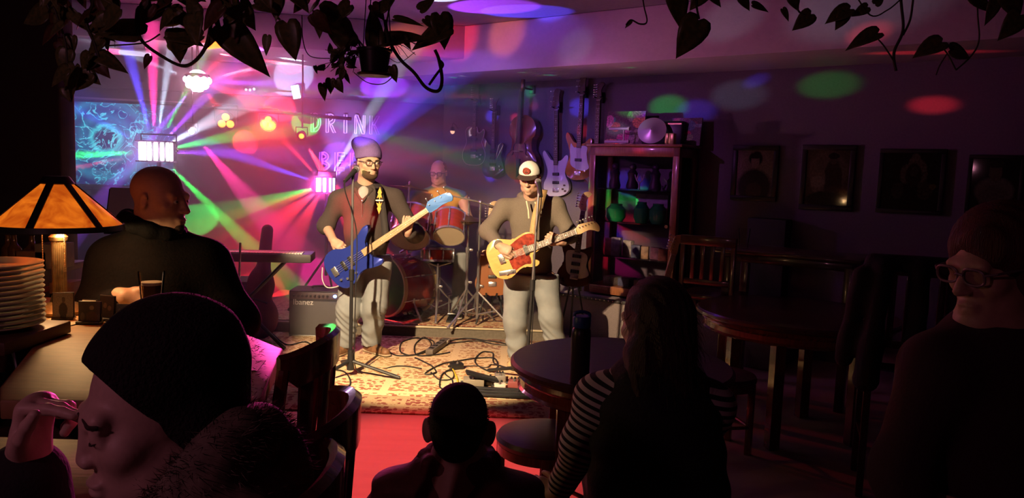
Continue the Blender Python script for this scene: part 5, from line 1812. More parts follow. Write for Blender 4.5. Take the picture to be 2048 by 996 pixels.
# held natural guitar ---------------------------------------------
m_natural = mat('butterscotch_lacquer', (0.78, 0.50, 0.16), 0.3, var=0.12, scale=8, stretch=(1, 8, 1), coat=0.6)
m_tort = mat('red_tortoiseshell', (0.42, 0.06, 0.03), 0.25, scale=26, col2=(0.16, 0.015, 0.01), coat=0.6)
c0 = at(1028, 509, 5.72); c1 = at(1198, 446, 5.66)
MTEL = frame_from(x=c1 - c0, z=(-0.05, -1, 0.10), o=c0)
TGUARD = [(.19, .035), (.195, .09), (.15, .115), (.09, .108), (.03, .09), (-.045, .05), (-.05, -.03), (-.04, -.115), (.01, -.108), (.06, -.10), (.10, -.11), (.112, -.07), (.115, -.03)]
tg_ = guitar('electric_guitar', 'butterscotch single-cut electric guitar with red tortoiseshell guard held by the man in the cap', MTEL, TELE, m_natural, 0.505, head_inline(0.505), m_maple, m_rosew, 6,
       TGUARD, m_tort, (0.10,), -0.10, ((-0.06, -0.115), (-0.10, -0.12)), control=(-0.16, -0.10, -0.03, -0.125), m_head=m_maple)
m_tan = mat('tan_leather_strap', (0.52, 0.33, 0.14), 0.6, var=0.2, scale=30)
strap(tg_, [(at(1066, 470, 5.76), fw), (at(1072, 430, 5.80), fw), (at(1083, 396, 5.86), fw), (at(1088, 380, 5.95), Vector((0, -0.5, 0.8)))], 0.058, m_tan)
# ---------------------------------------------------------------- drum kit
m_redlac = mat('red_drum_lacquer', (0.36, 0.035, 0.02), 0.25, var=0.25, scale=6, stretch=(1, 1, 5), coat=0.8)
m_head = mat('drum_head_film', (0.66, 0.54, 0.38), 0.45)
m_headdk = mat('dark_drum_head', (0.05, 0.012, 0.012), 0.35)
m_hoopw = mat('maple_hoop', (0.62, 0.42, 0.20), 0.4)
def drum(name, label, M, r, depth, hoop_m, head_a, head_b, lugs=6, hoop_w=0.022):
    """shell along local Z from 0 (near head) to depth"""
    t = thing(name, label, 'drum', M=M)
    MB().lathe([(r * 0.97, 0.0), (r, 0.0), (r, depth), (r * 0.97, depth)], 40).build('shell', m_redlac, t)
    MB().cyl((0, 0, -0.003), (0, 0, 0.004), r * 0.985, n=40).build('head', head_a, t)
    MB().cyl((0, 0, depth - 0.004), (0, 0, depth + 0.003), r * 0.985, n=40).build('head', head_b, t)
    for z in (-0.008, depth - hoop_w + 0.008):
        MB().lathe([(r * 0.985, z), (r * 1.045, z), (r * 1.045, z + hoop_w), (r * 0.985, z + hoop_w), (r * 0.985, z)], 40).build('hoop', hoop_m, t)
    lm = MB().box((0, 0, 0), (0.024, 0.018, 0.05), bev=0.006).cyl((0.006, 0, 0), (0.006, 0, depth * 0.42), 0.004, n=6).mesh('lug')
    for k in range(lugs):
        a = 2 * PI * (k + 0.5) / lugs
        for z, fl in ((depth * 0.42, 1), (depth * 0.58, -1)):
            Mx = Matrix.Rotation(a, 4, 'Z') @ Matrix.Translation((r + 0.010, 0, z)) @ (Matrix.Rotation(PI, 4, 'X') if fl > 0 else Matrix.Identity(4))
            link_mesh('lug', lm, m_chr if not lm.materials else None, t, Mx)
    return t
# bass drum, front head turned towards the left of the stage
bf = at(768, 582, 7.18); bf.z = 0.107 + 0.315
ax = Vector((0.62, 0.78, 0))
bd = drum('bass_drum', 'red bass drum with wooden hoops behind the bass player', frame_from(z=ax, x=(0, 0, 1), o=bf), 0.29, 0.42, m_hoopw, m_headdk, m_head, 8, 0.04)
# two spurs
for s, sp in ((1, at(822, 638, 7.2)), (-1, at(716, 650, 7.3))):
    Mi = bd.matrix_world.inverted()
    pa = bf + ax * 0.14 + Vector((0.78, -0.62, 0)) * 0.26 * s + Vector((0, 0, -0.12))
    fp = pa + Vector((0.70, -0.60, 0)) * 0.13 * s; fp.z = 0.118
    MB().tube([Mi @ pa, Mi @ fp], 0.011, 8).sph(Mi @ fp, 0.016, n=8).box(Mi @ pa, (0.05, 0.04, 0.03), bev=0.006).build('spur', m_chr, bd)
# rack toms, resonant heads tilted towards the audience
d1 = Vector((0.10, 0.72, 0.70))
drum('rack_tom', 'larger red rack tom beside the bass player\'s fretting hand', frame_from(z=d1, x=(1, 0, 0), o=at(819, 474, 7.02)), 0.185, 0.27, m_chr, m_head, m_head, 6)
d2 = Vector((-0.08, 0.66, 0.75))
drum('rack_tom', 'smaller red rack tom under the bass headstock', frame_from(z=d2, x=(1, 0, 0), o=at(898, 472, 7.02)), 0.145, 0.23, m_chr, m_head, m_head, 6)
th = thing('tom_holder', 'chrome double tom holder rising from the bass drum', 'stand', at(856, 470, 7.3))
Mi = th.matrix_world.inverted()
MB().tube([Mi @ Vector((bf.x + ax.x * .2, bf.y + ax.y * .2, 0.74)), Mi @ at(856, 470, 7.3), Mi @ at(858, 440, 7.25)], 0.013, 8).build('post', m_chr, th)
for q in (at(838, 455, 7.15), at(878, 452, 7.15)):
    MB().tube([Mi @ at(857, 448, 7.25), Mi @ q], 0.010, 8).sph(Mi @ q, 0.016, n=8).build('arm', m_chr, th)

def tripod(mb, top, foot_z, spread, rot=0, r=0.010, h=0.32, n=3):
    """mb in world coordinates: three braced legs around a centre tube"""
    for k in range(n):
        a = rot + 2 * PI * k / n
        d = Vector((math.cos(a), math.sin(a), 0))
        f = Vector((top.x, top.y, foot_z + 0.014)) + d * spread
        j = Vector((top.x, top.y, foot_z + h))
        mb.tube([j, f], r, 6)
        mb.tube([Vector((top.x, top.y, foot_z + 0.10)), j + (f - j) * 0.55], r * 0.7, 6)
        mb.sph(f, r * 1.5, n=8)

def stand(name, label, x, y, z0, z1, spread, rot, parts=(), cat='stand'):
    t = thing(name, label, cat, (x, y, z0))
    Mi = Matrix.Translation((-x, -y, -z0))
    mb = MB(); tripod(mb, Vector((x, y, 0)), z0, spread, rot)
    bmesh.ops.transform(mb.bm, matrix=Mi, verts=mb.bm.verts)
    mb.build('tripod_leg', m_chr, t)
    mb = MB()
    mb.cyl((0, 0, 0.06), (0, 0, (z1 - z0) * 0.6), 0.014, n=10).cyl((0, 0, (z1 - z0) * 0.55), (0, 0, z1 - z0), 0.010, n=10)
    mb.build('tube', m_chr, t)
    for f in (0.32, 0.58):
        MB().cyl((0, 0, (z1 - z0) * f - 0.025), (0, 0, (z1 - z0) * f + 0.025), 0.021, n=10).box((0.03, 0, (z1 - z0) * f), (0.045, 0.010, 0.022), bev=0.004).build('clamp', m_chr, t)
    return t
m_brass = mat('cymbal_bronze', (0.62, 0.42, 0.20), 0.3, 1.0, bump=0.1, scale=90)
def cymbal(name, label, c, r, tilt=(0, 0), cat='cymbal'):
    M = Matrix.Translation(Vector(c)) @ Matrix.Rotation(R(tilt[0]), 4, 'X') @ Matrix.Rotation(R(tilt[1]), 4, 'Y')
    t = thing(name, label, cat, M=M)
    MB().lathe([(0.008, 0.028), (0.022, 0.026), (0.040, 0.012), (0.055, 0.006), (r, -0.014), (r, -0.0155), (0.055, 0.004), (0.008, 0.026)], 40).build('plate', m_brass, t)
    MB().cyl((0, 0, 0.02), (0, 0, 0.06), 0.006, n=8).sph((0, 0, 0.045), 0.012, n=8).build('wing_nut', m_chr, t)
    return t
ZS = 0.108
# snare on its stand
sn = at(876, 507, 7.28)
drum('snare_drum', 'small red snare drum between the toms and the chrome stands', frame_from(z=(0, 0.10, 1), x=(1, 0, 0), o=sn + Vector((0, 0, -0.07))), 0.155, 0.12, m_chr, m_head, m_head, 8)
s_ = stand('snare_stand', 'chrome snare stand with a wide tripod', sn.x, sn.y + 0.01, ZS, sn.z - 0.10, 0.30, 0.6)
MB().tube([(-0.13, 0, sn.z - 0.085 - ZS), (0, 0, sn.z - 0.13 - ZS), (0.13, 0, sn.z - 0.085 - ZS)], 0.008, 6).build('basket', m_chr, s_)
# hi-hat
hp = at(937, 440, 7.15)
stand('hi_hat_stand', 'slim chrome hi-hat stand beside the smaller tom', hp.x, hp.y, ZS, hp.z + 0.22, 0.28, 0.2)
cymbal('hi_hat_cymbal', 'upper bronze hi-hat cymbal on the slim stand', hp + Vector((0, 0, 0.018)), 0.165, (4, 0))
cymbal('hi_hat_cymbal', 'lower bronze hi-hat cymbal turned upside down on the slim stand', hp - Vector((0, 0, 0.022)), 0.165, (184, 0))
# boom cymbal stand nearest the audience
bp_ = on_z(952, 610, ZS); bp_ = Vector((at(955, 600, 7.02).x, 7.02, 0))
bs = stand('cymbal_boom_stand', 'heavy chrome boom stand with splayed legs at the stage edge', bp_.x, bp_.y, ZS, at(955, 404, 7.02).z, 0.34, -2.4)
j = Vector((0, 0, at(955, 404, 7.02).z - ZS))
e0, e1 = at(905, 392, 7.02) - bp_ - Vector((0, 0, ZS)), at(992, 415, 7.05) - bp_ - Vector((0, 0, ZS))
MB().tube([e0, j, e1], 0.008, 8).sph(j, 0.020, n=10).build('boom_arm', m_chr, bs)
# crash cymbal seen edge-on behind the bass player's shoulder
cr_ = at(818, 374, 7.6)
cymbal('crash_cymbal', 'bronze crash cymbal seen edge-on beside the bass player\'s shoulder', cr_, 0.20, (-6, 5))
stand('cymbal_stand', 'chrome cymbal stand behind the larger tom', cr_.x, cr_.y, ZS, cr_.z + 0.03, 0.30, 0.9)
# pedal and throne
pd = thing('drum_pedal', 'chrome hi-hat pedal on the stage rug', 'pedal', (at(905, 590, 7.2).x, 7.22, ZS))
MB().box((0, 0, 0.012), (0.09, 0.30, 0.016), bev=0.004).build('base_plate', m_blk, pd)
MB().box((0, 0, 0.07), (0.075, 0.27, 0.010), Matrix.Translation((0, 0, -0.02)) @ Matrix.Rotation(R(-14), 4, 'X'), 0.003).build('footboard', m_chr, pd)
MB().tube([(-0.045, 0.12, 0.01), (-0.045, 0.12, 0.22), (0.045, 0.12, 0.22), (0.045, 0.12, 0.01)], 0.008, 6).build('frame', m_chr, pd)
dt = thing('drum_throne', 'round black drum stool under the drummer', 'stool', (DHIP.x, DHIP.y + 0.03, ZS))
hz_ = DHIP.z - 0.13 - ZS
MB().lathe([(0, hz_), (0.15, hz_), (0.165, hz_ - 0.02), (0.165, hz_ - 0.07), (0.14, hz_ - 0.085), (0, hz_ - 0.085)], 24).build('seat', m_blkp, dt)
mb = MB().cyl((0, 0, 0.05), (0, 0, hz_ - 0.08), 0.016)
tripod(mb, Vector((0, 0, 0)), 0, 0.26, 0.3); mb.build('legs', m_chr, dt)

# ---------------------------------------------------------------- microphones on stands
m_grille = mat('mic_grille', (0.55, 0.53, 0.52), 0.4, 0.8, bump=0.8, scale=500)
def mic_stand(label, mlabel, px, py_top, Y, mic_dir, rot, lean=0.0, cable=True, legs=0.38):
    top = at(px, py_top, Y)
    x0 = top.x + lean
    t = thing('microphone_stand', label, 'microphone stand', (x0, Y, 0.012))
    h = top.z - 0.012 - 0.05
    mb = MB()
    mb.tube([(0, 0, 0.12), (-lean * 0.5, 0, h * 0.55)], 0.013, 10)
    mb.build('lower_tube', m_blk, t)
    MB().tube([(-lean * 0.5, 0, h * 0.52), (-lean, 0, h)], 0.0095, 10).build('upper_tube', mat('grey_steel_tube', (0.35, 0.32, 0.33), 0.35, 0.8), t)
    MB().cyl((-lean * 0.5, 0, h * 0.52 - 0.04), (-lean * 0.5, 0, h * 0.52 + 0.04), 0.02, n=12).build('clutch', m_blk, t)
    mb = MB()
    mb.cyl((0, 0, 0.05), (0, 0, 0.20), 0.028, 0.020, 12)
    mb.build('hub', m_blk, t)
    for k in range(3):
        a = rot + 2 * PI * k / 3
        MB().tube([(0, 0, 0.12), (legs * math.cos(a), legs * math.sin(a), 0.016)], 0.013, 8).build('leg', m_blk, t)
    md = Vector(mic_dir).normalized()
    clip = Vector((-lean, 0, h))
    MB().tube([clip, clip + Vector((0, 0, 0.03)), clip + Vector((0, 0, 0.045)) + md * 0.03], 0.012, 8).build('clip', m_blk, t)
    mm = thing('microphone', mlabel, 'microphone', top)
    MB().cyl(-md * 0.13, md * 0.03, 0.012, 0.019, 14).build('body', m_blk, mm)
    MB().sph(md * 0.052, 0.027, (1, 1, 1), 16).build('grille', m_grille, mm)
    MB().cyl(md * 0.030, md * 0.042, 0.022, 0.025, 14).build('collar', m_chr, mm)
    if cable:
        s = top - md * 0.13
        pts = spline([s, s + Vector((0.0, 0.03, -0.08)), (x0 + 0.030, Y, 1.1), (x0 + 0.034, Y - 0.01, 0.7), (x0 + 0.030, Y, 0.35), (x0 + 0.05, Y + 0.05, 0.03), (x0 + 0.3, Y + 0.3, 0.022), (x0 + 0.5, Y + 0.25, 0.022)], 6)
        c = MB().tube(pts, 0.0042, 6).build('cable', m_blk, mm, Matrix.Translation(-top))
    return t
mic_stand('straight microphone stand in front of the bass player', 'microphone pointing at the bearded bass player', 706, 345, 5.45, (0.25, 0.75, 0.45), R(-8), 0.0)
mic_stand('straight microphone stand in front of the capped guitarist', 'microphone pointing at the capped guitarist', 1078, 372, 5.45, (-0.10, 0.75, 0.50), R(20), -0.04)
# ---------------------------------------------------------------- amplifier, cables, pedals
m_tolex = mat('black_tolex', (0.03, 0.028, 0.03), 0.6, bump=0.5, scale=300)
m_cloth = mat('grey_grille_cloth', (0.17, 0.16, 0.165), 0.9, bump=0.6, scale=400, var=0.3)
am = on_z(630, 676, 0.0)
amp = thing('bass_amplifier', 'grey-fronted combo amplifier with a blue pilot light beside the bass player', 'amplifier', (am.x, am.y + 0.17, 0), R(3))
AW, AH = 0.50, 0.43
MB().box((0, 0, AH / 2), (AW, 0.30, AH), bev=0.012).build('cabinet', m_tolex, amp)
MB().box((0, -0.152, AH * 0.40), (AW - 0.02, 0.012, AH * 0.76), bev=0.003).build('grille_cloth', m_cloth, amp)
MB().box((0, -0.153, 0.012), (AW - 0.01, 0.016, 0.022), bev=0.003).build('base_strip', mat('silver_strip', (0.5, 0.48, 0.46), 0.4, 0.5), amp)
pn = MB().box((0, -0.152, AH - 0.045), (AW - 0.03, 0.010, 0.060), bev=0.003).build('control_panel', mat('dark_control_panel', (0.10, 0.07, 0.075), 0.4), amp)
kn = MB().cyl((0, 0, 0), (0, -0.022, 0), 0.011, 0.009, 12).mesh('knob')
for i in range(9):
    link_mesh('knob', kn, m_blkp if i == 0 else None, pn, Matrix.Translation((-0.20 + i * 0.037, -0.157, AH - 0.045)))
MB().sph((0.165, -0.160, AH - 0.045), 0.014, (1.2, 0.5, 1), 12).build('pilot_light', emit('pilot_blue', (0.12, 0.30, 1.0), 14), pn)
text('lettering', 'Ibanez', 0.072, mat('white_lettering', (0.85, 0.82, 0.80), 0.4), amp, Matrix.Translation((-0.145, -0.161, AH - 0.105)) @ UPRIGHT @ Matrix.Shear('XY', 4, (0.2, 0)) if False else Matrix.Translation((-0.120, -0.161, AH - 0.105)) @ UPRIGHT, 0.001)
MB().tube(spline([(-0.07, 0, AH), (-0.06, 0, AH + 0.02), (0.06, 0, AH + 0.02), (0.07, 0, AH)], 5), 0.010, 6).build('handle', m_blk, amp)

m_cable = mat('black_cable', (0.02, 0.018, 0.018), 0.5)
def floor_cable(label, pix, z=0.019, r=0.006, m=m_cable, group='cables on the rug'):
    pts = [on_z(px, py, z) for px, py in pix]
    P = spline(pts, 7)
    for i, p in enumerate(P):
        p.z = z + 0.004 * (1 + math.sin(i * 0.9)) * 0.5
    o = MB().tube([p - P[0] for p in P], r, 6).build('cable', m, M=Matrix.Translation(P[0]))
    return tag(o, label, 'cable', group)
floor_cable('black cable in loose loops left of the power strip', [(770, 700), (800, 712), (850, 705), (868, 685), (840, 676), (805, 684), (802, 705), (830, 710), (862, 692), (850, 675), (830, 690), (838, 712), (900, 705)])
floor_cable('black cable running along the stage edge to the guitarist', [(895, 684), (930, 677), (985, 683), (1030, 690), (1060, 684)])
floor_cable('second black cable hugging the stage edge', [(897, 688), (950, 682), (1000, 690), (1070, 692)], r=0.005)
floor_cable('black cable looping across the middle of the rug', [(830, 716), (860, 730), (872, 745), (850, 748), (880, 730), (930, 720), (985, 716), (995, 735), (975, 742), (950, 724), (962, 706), (985, 706), (990, 728), (1040, 742)])
floor_cable('black cable coiled left of the pedals', [(862, 745), (880, 760), (905, 757), (905, 742), (885, 748), (880, 775), (900, 778), (905, 762), (890, 745), (915, 735)], r=0.005)
floor_cable('thin cable running from the coil to the pedals', [(915, 735), (945, 732), (975, 735), (985, 729), (1030, 742)], r=0.004)
floor_cable('cable trailing from the bass stand across the dark rug', [(620, 700), (650, 730), (640, 760), (670, 776), (700, 770), (690, 745), (650, 740), (625, 752)], r=0.006)
floor_cable('cable on the floor left of the amplifier', [(545, 668), (575, 690), (610, 684), (640, 700), (675, 690)], r=0.006)
floor_cable('short yellow patch cable at the pedals', [(905, 738), (912, 752), (916, 766), (914, 778)], r=0.007, m=mat('yellow_cable', (0.85, 0.62, 0.05), 0.5))
# amp lead hanging from the bass
pj = at(676, 553, 5.86)
ld = MB().tube([p - pj for p in spline([pj, pj + Vector((0.01, 0, -0.07)), at(655, 575, 5.86), at(645, 560, 5.9), at(645, 535, 5.95)], 8)], 0.0045, 6).build('cable', mat('white_cable', (0.6, 0.56, 0.54), 0.4), M=Matrix.Translation(pj))
tag(ld, 'pale lead curling from the blue bass body', 'cable')
# power strip on the rug
ps0, ps1 = on_z(858, 710, 0.02), on_z(893, 685, 0.02)
ps = thing('power_strip', 'long dark power strip lying on the rug below the stage edge', 'power strip', M=frame_from(x=ps1 - ps0, z=(0, 0, 1), o=(ps0 + ps1) / 2))
L_ = (ps1 - ps0).length
MB().box((0, 0, 0.022), (L_, 0.065, 0.045), bev=0.006).build('body', mat('brown_grey_metal', (0.16, 0.13, 0.11), 0.5), ps)
for i in range(4):
    MB().box((-L_ * 0.36 + i * L_ * 0.2, 0, 0.045), (0.05, 0.04, 0.004), bev=0.001).build('socket', m_blkp, ps)
MB().box((L_ * 0.40, -0.034, 0.025), (0.09, 0.004, 0.03), bev=0.001).build('rating_plate', m_ivory, ps)
# pedals and board
def pedal(label, px, py, w, d, h, m, rz=0.1, knobs=3, z=0.016):
    c = on_z(px, py, z)
    t = thing('effects_pedal', label, 'pedal', (c.x, c.y, z), rz, 'pedals by the guitarist')
    MB().box((0, 0, h / 2), (w, d, h), bev=0.006).build('casing', m, t)
    MB().cyl((0, -d * 0.28, h), (0, -d * 0.28, h + 0.014), 0.010, 0.008, 10).build('footswitch', m_chr, t)
    for i in range(knobs):
        x = (i - (knobs - 1) / 2) * w / (knobs + 0.5)
        MB().cyl((x, d * 0.28, h), (x, d * 0.28, h + 0.014), 0.009, 0.007, 10).build('knob', m_blkp, t)
    MB().cyl((-w / 2 - 0.02, 0, h * 0.5), (-w / 2, 0, h * 0.5), 0.008, n=8).build('jack', m_blk, t)
    return t
m_pgrey = mat('grey_pedal_enamel', (0.34, 0.29, 0.22), 0.5); m_psil = mat('silver_pedal', (0.6, 0.55, 0.48), 0.35, 0.6); m_pred = mat('dark_red_pedal', (0.30, 0.08, 0.08), 0.4)
pb = thing('pedalboard', 'low black pedalboard frame with cross bars on the rug', 'pedalboard', on_z(1000, 790, 0.014), R(-4))
for y in (-0.07, 0.0, 0.07):
    MB().box((0, y, 0.02), (0.62, 0.035, 0.02), bev=0.004).build('bar', m_blk, pb)
for x in (-0.29, 0.29):
    MB().box((x, 0, 0.018), (0.02, 0.20, 0.034), bev=0.004).build('side', m_blk, pb)
pedal('large grey pedal at the end of the pedal row', 947, 772, 0.15, 0.11, 0.06, m_pgrey, 0.05, 0)
pedal('black pedal behind the cables in the middle of the pedals', 975, 768, 0.11, 0.10, 0.05, m_blkp, 0.1, 2)
pedal('small silver pedal with black knobs by the guitarist\'s shoe', 1000, 760, 0.075, 0.12, 0.045, m_psil, 0.1, 3)
pedal('small cream pedal in front of the silver one', 999, 777, 0.08, 0.09, 0.04, m_ivory, 0.1, 2)
pedal('small dark red pedal nearest the round table', 1029, 772, 0.09, 0.11, 0.045, m_pred, -0.1, 3)
pedal('boxy dark pedal lying alone on the rug', 913, 737, 0.10, 0.07, 0.045, m_blkp, 0.4, 2)
wp = on_z(958, 760, 0.075)
wd = MB().box((0, 0, 0), (0.24, 0.09, 0.022), Matrix.Rotation(R(16), 4, 'Y'), 0.006).build('wah_pedal', m_blkp, M=Matrix.Translation(wp + Vector((0.02, 0.03, 0.02))) @ Matrix.Rotation(0.2, 4, 'Z'))
tag(wd, 'slanted black treadle pedal resting over the other pedals', 'pedal')
# ---------------------------------------------------------------- tables, stools and chairs
m_dkwood = mat('dark_walnut_varnish', (0.085, 0.030, 0.020), 0.30, bump=0.06, scale=18, stretch=(1, 9, 1), var=0.35, coat=0.5)
m_top = mat('worn_dark_tabletop', (0.060, 0.026, 0.024), 0.38, bump=0.05, scale=14, stretch=(1, 8, 1), var=0.35)
m_mahog = mat('red_mahogany_varnish', (0.20, 0.045, 0.022), 0.22, bump=0.05, scale=16, stretch=(8, 1, 1), var=0.35, coat=0.7)
m_vinyl = mat('dark_vinyl_seat', (0.050, 0.022, 0.028), 0.40, bump=0.05, scale=60)

def round_table(label, x, y, r, z, rot=0.5, m1=m_top, leg_r=0.62):
    t = thing('round_table', label, 'table', (x, y, 0), rot)
    MB().lathe([(0, z), (r - 0.012, z), (r, z - 0.010), (r, z - 0.026), (r - 0.015, z - 0.036), (0, z - 0.036)], 64).build('tabletop', m1, t)
    MB().lathe([(r * 0.86, z - 0.036), (r * 0.92, z - 0.040), (r * 0.94, z - 0.060), (r * 0.91, z - 0.075), (r * 0.91, z - 0.105), (r * 0.93, z - 0.115), (r * 0.90, z - 0.125), (r * 0.86, z - 0.125)], 64).build('apron', m_mahog, t)
    for k in range(4):
        a = PI / 4 + k * PI / 2
        c = (r * leg_r * math.cos(a), r * leg_r * math.sin(a))
        MB().prism([(c[0] - .032, c[1] - .032), (c[0] + .032, c[1] - .032), (c[0] + .032, c[1] + .032), (c[0] - .032, c[1] + .032)], 0.0, z - 0.04, bev=0.006).build('leg', m_mahog, t)
    return t
tc_ = on_z(1242, 722, 0.77)
round_table('round dark table with the blue-capped bottle on it', tc_.x, tc_.y, 0.475, 0.77, 0.0, leg_r=0.75)
t2 = on_z(1592, 622, 0.77)
round_table('empty round wooden table in front of the picture wall', t2.x, t2.y, 0.60, 0.77, 0.2, m_dkwood)

def stool(label, x, y, z, r=0.20, rot=0.3, m=m_vinyl):
    t = thing('round_stool', label, 'stool', (x, y, 0), rot, 'round stools')
    MB().lathe([(0, z), (r * 0.7, z - 0.002), (r * 0.95, z - 0.012), (r, z - 0.028), (r * 0.98, z - 0.045), (0, z - 0.045)], 40).build('seat', m, t)
    MB().lathe([(r * 0.88, z - 0.045), (r * 0.97, z - 0.048), (r * 0.97, z - 0.085), (r * 0.88, z - 0.088), (r * 0.88, z - 0.045)], 40).build('seat_rim', m_mahog, t)
    for k in range(4):
        a = PI / 4 + k * PI / 2
        p0 = Vector((r * 0.80 * math.cos(a), r * 0.80 * math.sin(a), z - 0.05)); p1 = Vector((r * 0.98 * math.cos(a), r * 0.98 * math.sin(a), 0.0))
        MB().box((0, 0, 0), (0.036, 0.036, (p1 - p0).length), frame_from(z=p0 - p1, x=(math.cos(a), math.sin(a), 0), o=(p0 + p1) / 2), 0.004).build('leg', m_mahog, t)
    for k in range(4):
        a, b = PI / 4 + k * PI / 2, PI / 4 + (k + 1) * PI / 2
        zz = z * 0.35
        MB().tube([(r * 0.92 * math.cos(a), r * 0.92 * math.sin(a), zz), (r * 0.92 * math.cos(b), r * 0.92 * math.sin(b), zz)], 0.010, 8).build('stretcher', m_mahog, t)
    return t
s1 = on_z(1092, 862, 0.46)
stool('empty round stool tucked under the table with the bottle', s1.x, s1.y, 0.46, 0.215, 0.75)
stool('round stool the striped-sleeved woman sits on', SHIP.x, SHIP.y, SHIP.z - 0.115, 0.20, 0.2)
stool('low round stool the child sits on', KHIP.x, KHIP.y, max(KHIP.z - 0.10, 0.25), 0.16, 0.2)
s4 = on_z(1440, 742, 0.46)
stool('round stool with a pale worn seat right of the striped-sleeved woman', s4.x + 0.02, s4.y, 0.46, 0.19, 0.2, mat('worn_grey_vinyl', (0.16, 0.12, 0.14), 0.5, var=0.3, scale=20))

def bow_chair(label, x, y, rz, crest=1.10, seat=0.46, w=0.40):
    """bar chair: bent crest rail, splats, round-cornered seat; back at +Y"""
    t = thing('bar_chair', label, 'chair', (x, y, 0), rz, 'bow-back bar chairs')
    MB().prism(spline2([(-.20, -.20), (0, -.225), (.20, -.20), (.215, 0), (.18, .17), (0, .20), (-.18, .17), (-.215, 0)], 5), seat - 0.035, seat, bev=0.010).build('seat', m_dkwood, t)
    arc = []
    for i in range(17):
        a = R(-78 + 156 * i / 16)
        arc.append((w / 2 * math.sin(a), 0.10 + 0.11 * math.cos(a), 0.025 * abs(math.sin(a)) ** 3 * -1))
    bm = MB()
    rows = []
    for i, (px, py, dz) in enumerate(arc):
        n = Vector((px * 0.5, (py - 0.04), 0)).normalized()
        hgt = 0.085 if 2 <= i <= 14 else 0.06
        c = Vector((px, py, crest + dz))
        sec = [c + n * 0.013, c + n * 0.010 - Vector((0, 0, hgt)), c - n * 0.010 - Vector((0, 0, hgt)), c - n * 0.013, c + Vector((0, 0, 0.010))]
        rows.append([bm.bm.verts.new(v) for v in sec])
    for a, b in zip(rows, rows[1:]):
        for j in range(5):
            bm.bm.faces.new((a[j], a[(j + 1) % 5], b[(j + 1) % 5], b[j]))
    bm.bm.faces.new(rows[0]); bm.bm.faces.new(rows[-1][::-1])
    bm.build('crest_rail', m_mahog, t, smooth=50)
    for s in (-1, 1):
        a = R(72 * s)
        top = Vector((w / 2 * math.sin(a), 0.10 + 0.11 * math.cos(a), crest - 0.05)); bot = Vector((s * 0.19, 0.06, seat - 0.01))
        MB().tube([top, (top + bot) / 2 + Vector((s * 0.012, 0, 0)), bot], [0.016, 0.018, 0.017], 8).build('post', m_mahog, t)
    for ax_ in (-40, -13, 13, 40):
        a = R(ax_)
        top = Vector((w / 2 * math.sin(a), 0.10 + 0.11 * math.cos(a), crest - 0.06)); bot = Vector((0.19 * math.sin(a), 0.06 + 0.11 * math.cos(a), seat - 0.005))
        M = frame_from(z=top - bot, y=(0, 1, 0), o=(top + bot) / 2) if False else frame_from(z=(top - bot), x=(math.cos(a), -math.sin(a), 0), o=(top + bot) / 2)
        MB().box((0, 0, 0), (0.042, 0.012, (top - bot).length), M, 0.004).build('splat', m_dkwood, t)
    for sx in (-1, 1):
        for sy in (-1, 1):
            p0 = Vector((sx * 0.155, sy * 0.14, seat - 0.03)); p1 = Vector((sx * 0.20, sy * 0.20, 0.0))
            MB().tube([p0, p1], [0.020, 0.016], 8).build('leg', m_dkwood, t)
    for z, s in ((0.26, -1), (0.34, 1)):
        MB().tube([(-0.19, s * 0.185, z), (0.19, s * 0.185, z)], 0.012, 8).build('stretcher', m_dkwood, t)
    for sx in (-1, 1):
        MB().tube([(sx * 0.185, -0.19, 0.30), (sx * 0.185, 0.19, 0.30)], 0.012, 8).build('stretcher', m_dkwood, t)
    return t
c1 = on_z(632, 668, 1.10); c2 = on_z(676, 815, 1.10); c3 = on_z(648, 945, 1.10)
bow_chair('bow-back bar chair farthest along the bar, green glint on its rail', c1.x - 0.165, c1.y, R(-90))
bow_chair('bow-back bar chair in the middle of the three at the bar', c2.x - 0.185, c2.y, R(-92))
bow_chair('bow-back bar chair right behind the woman in the black beanie', c3.x - 0.20, c3.y, R(-92))

# slat-back pub chair and high table by the picture wall
def slat_chair(label, x, y, rz, top=1.16, seat=0.74):
    t = thing('slat_back_chair', label, 'chair', (x, y, 0), rz)
    MB().box((0, 0, seat - 0.02), (0.40, 0.40, 0.04), bev=0.012).build('seat', m_dkwood, t)
    MB().box((0, 0.19, top - 0.035), (0.40, 0.026, 0.07), bev=0.006).build('crest_rail', m_dkwood, t)
    MB().box((0, 0.185, seat + 0.09), (0.37, 0.022, 0.04), bev=0.005).build('lower_rail', m_dkwood, t)
    for i in range(4):
        MB().box((-0.105 + i * 0.07, 0.188, (top + seat + 0.04) / 2), (0.03, 0.012, top - seat - 0.14), bev=0.003).build('slat', m_dkwood, t)
    for sx in (-1, 1):
        MB().box((sx * 0.18, 0.185, top / 2 - 0.01), (0.034, 0.030, top - 0.02), bev=0.005).build('leg', m_dkwood, t)
        MB().box((sx * 0.175, -0.175, seat / 2 - 0.01), (0.034, 0.034, seat - 0.03), bev=0.005).build('leg', m_dkwood, t)
        MB().box((sx * 0.178, 0, 0.28), (0.02, 0.33, 0.024), bev=0.004).build('stretcher', m_dkwood, t)
    return t
hc_ = at(1424, 480, 5.55)
slat_chair('tall slat-back chair beside the high table with the empty glass', hc_.x, 5.45, R(150))
htc = on_z(1590, 503, 1.06)
ht = thing('high_table', 'dark high table with an empty glass against the picture wall', 'table', M=frame_from(x=RW, z=(0, 0, 1), o=(htc.x, htc.y, 0)))
MB().box((0, 0, 1.045), (1.00, 0.56, 0.03), bev=0.008).build('tabletop', m_dkwood, ht)
MB().box((0, 0, 1.0), (0.88, 0.44, 0.06), bev=0.006).build('apron', m_dkwood, ht)
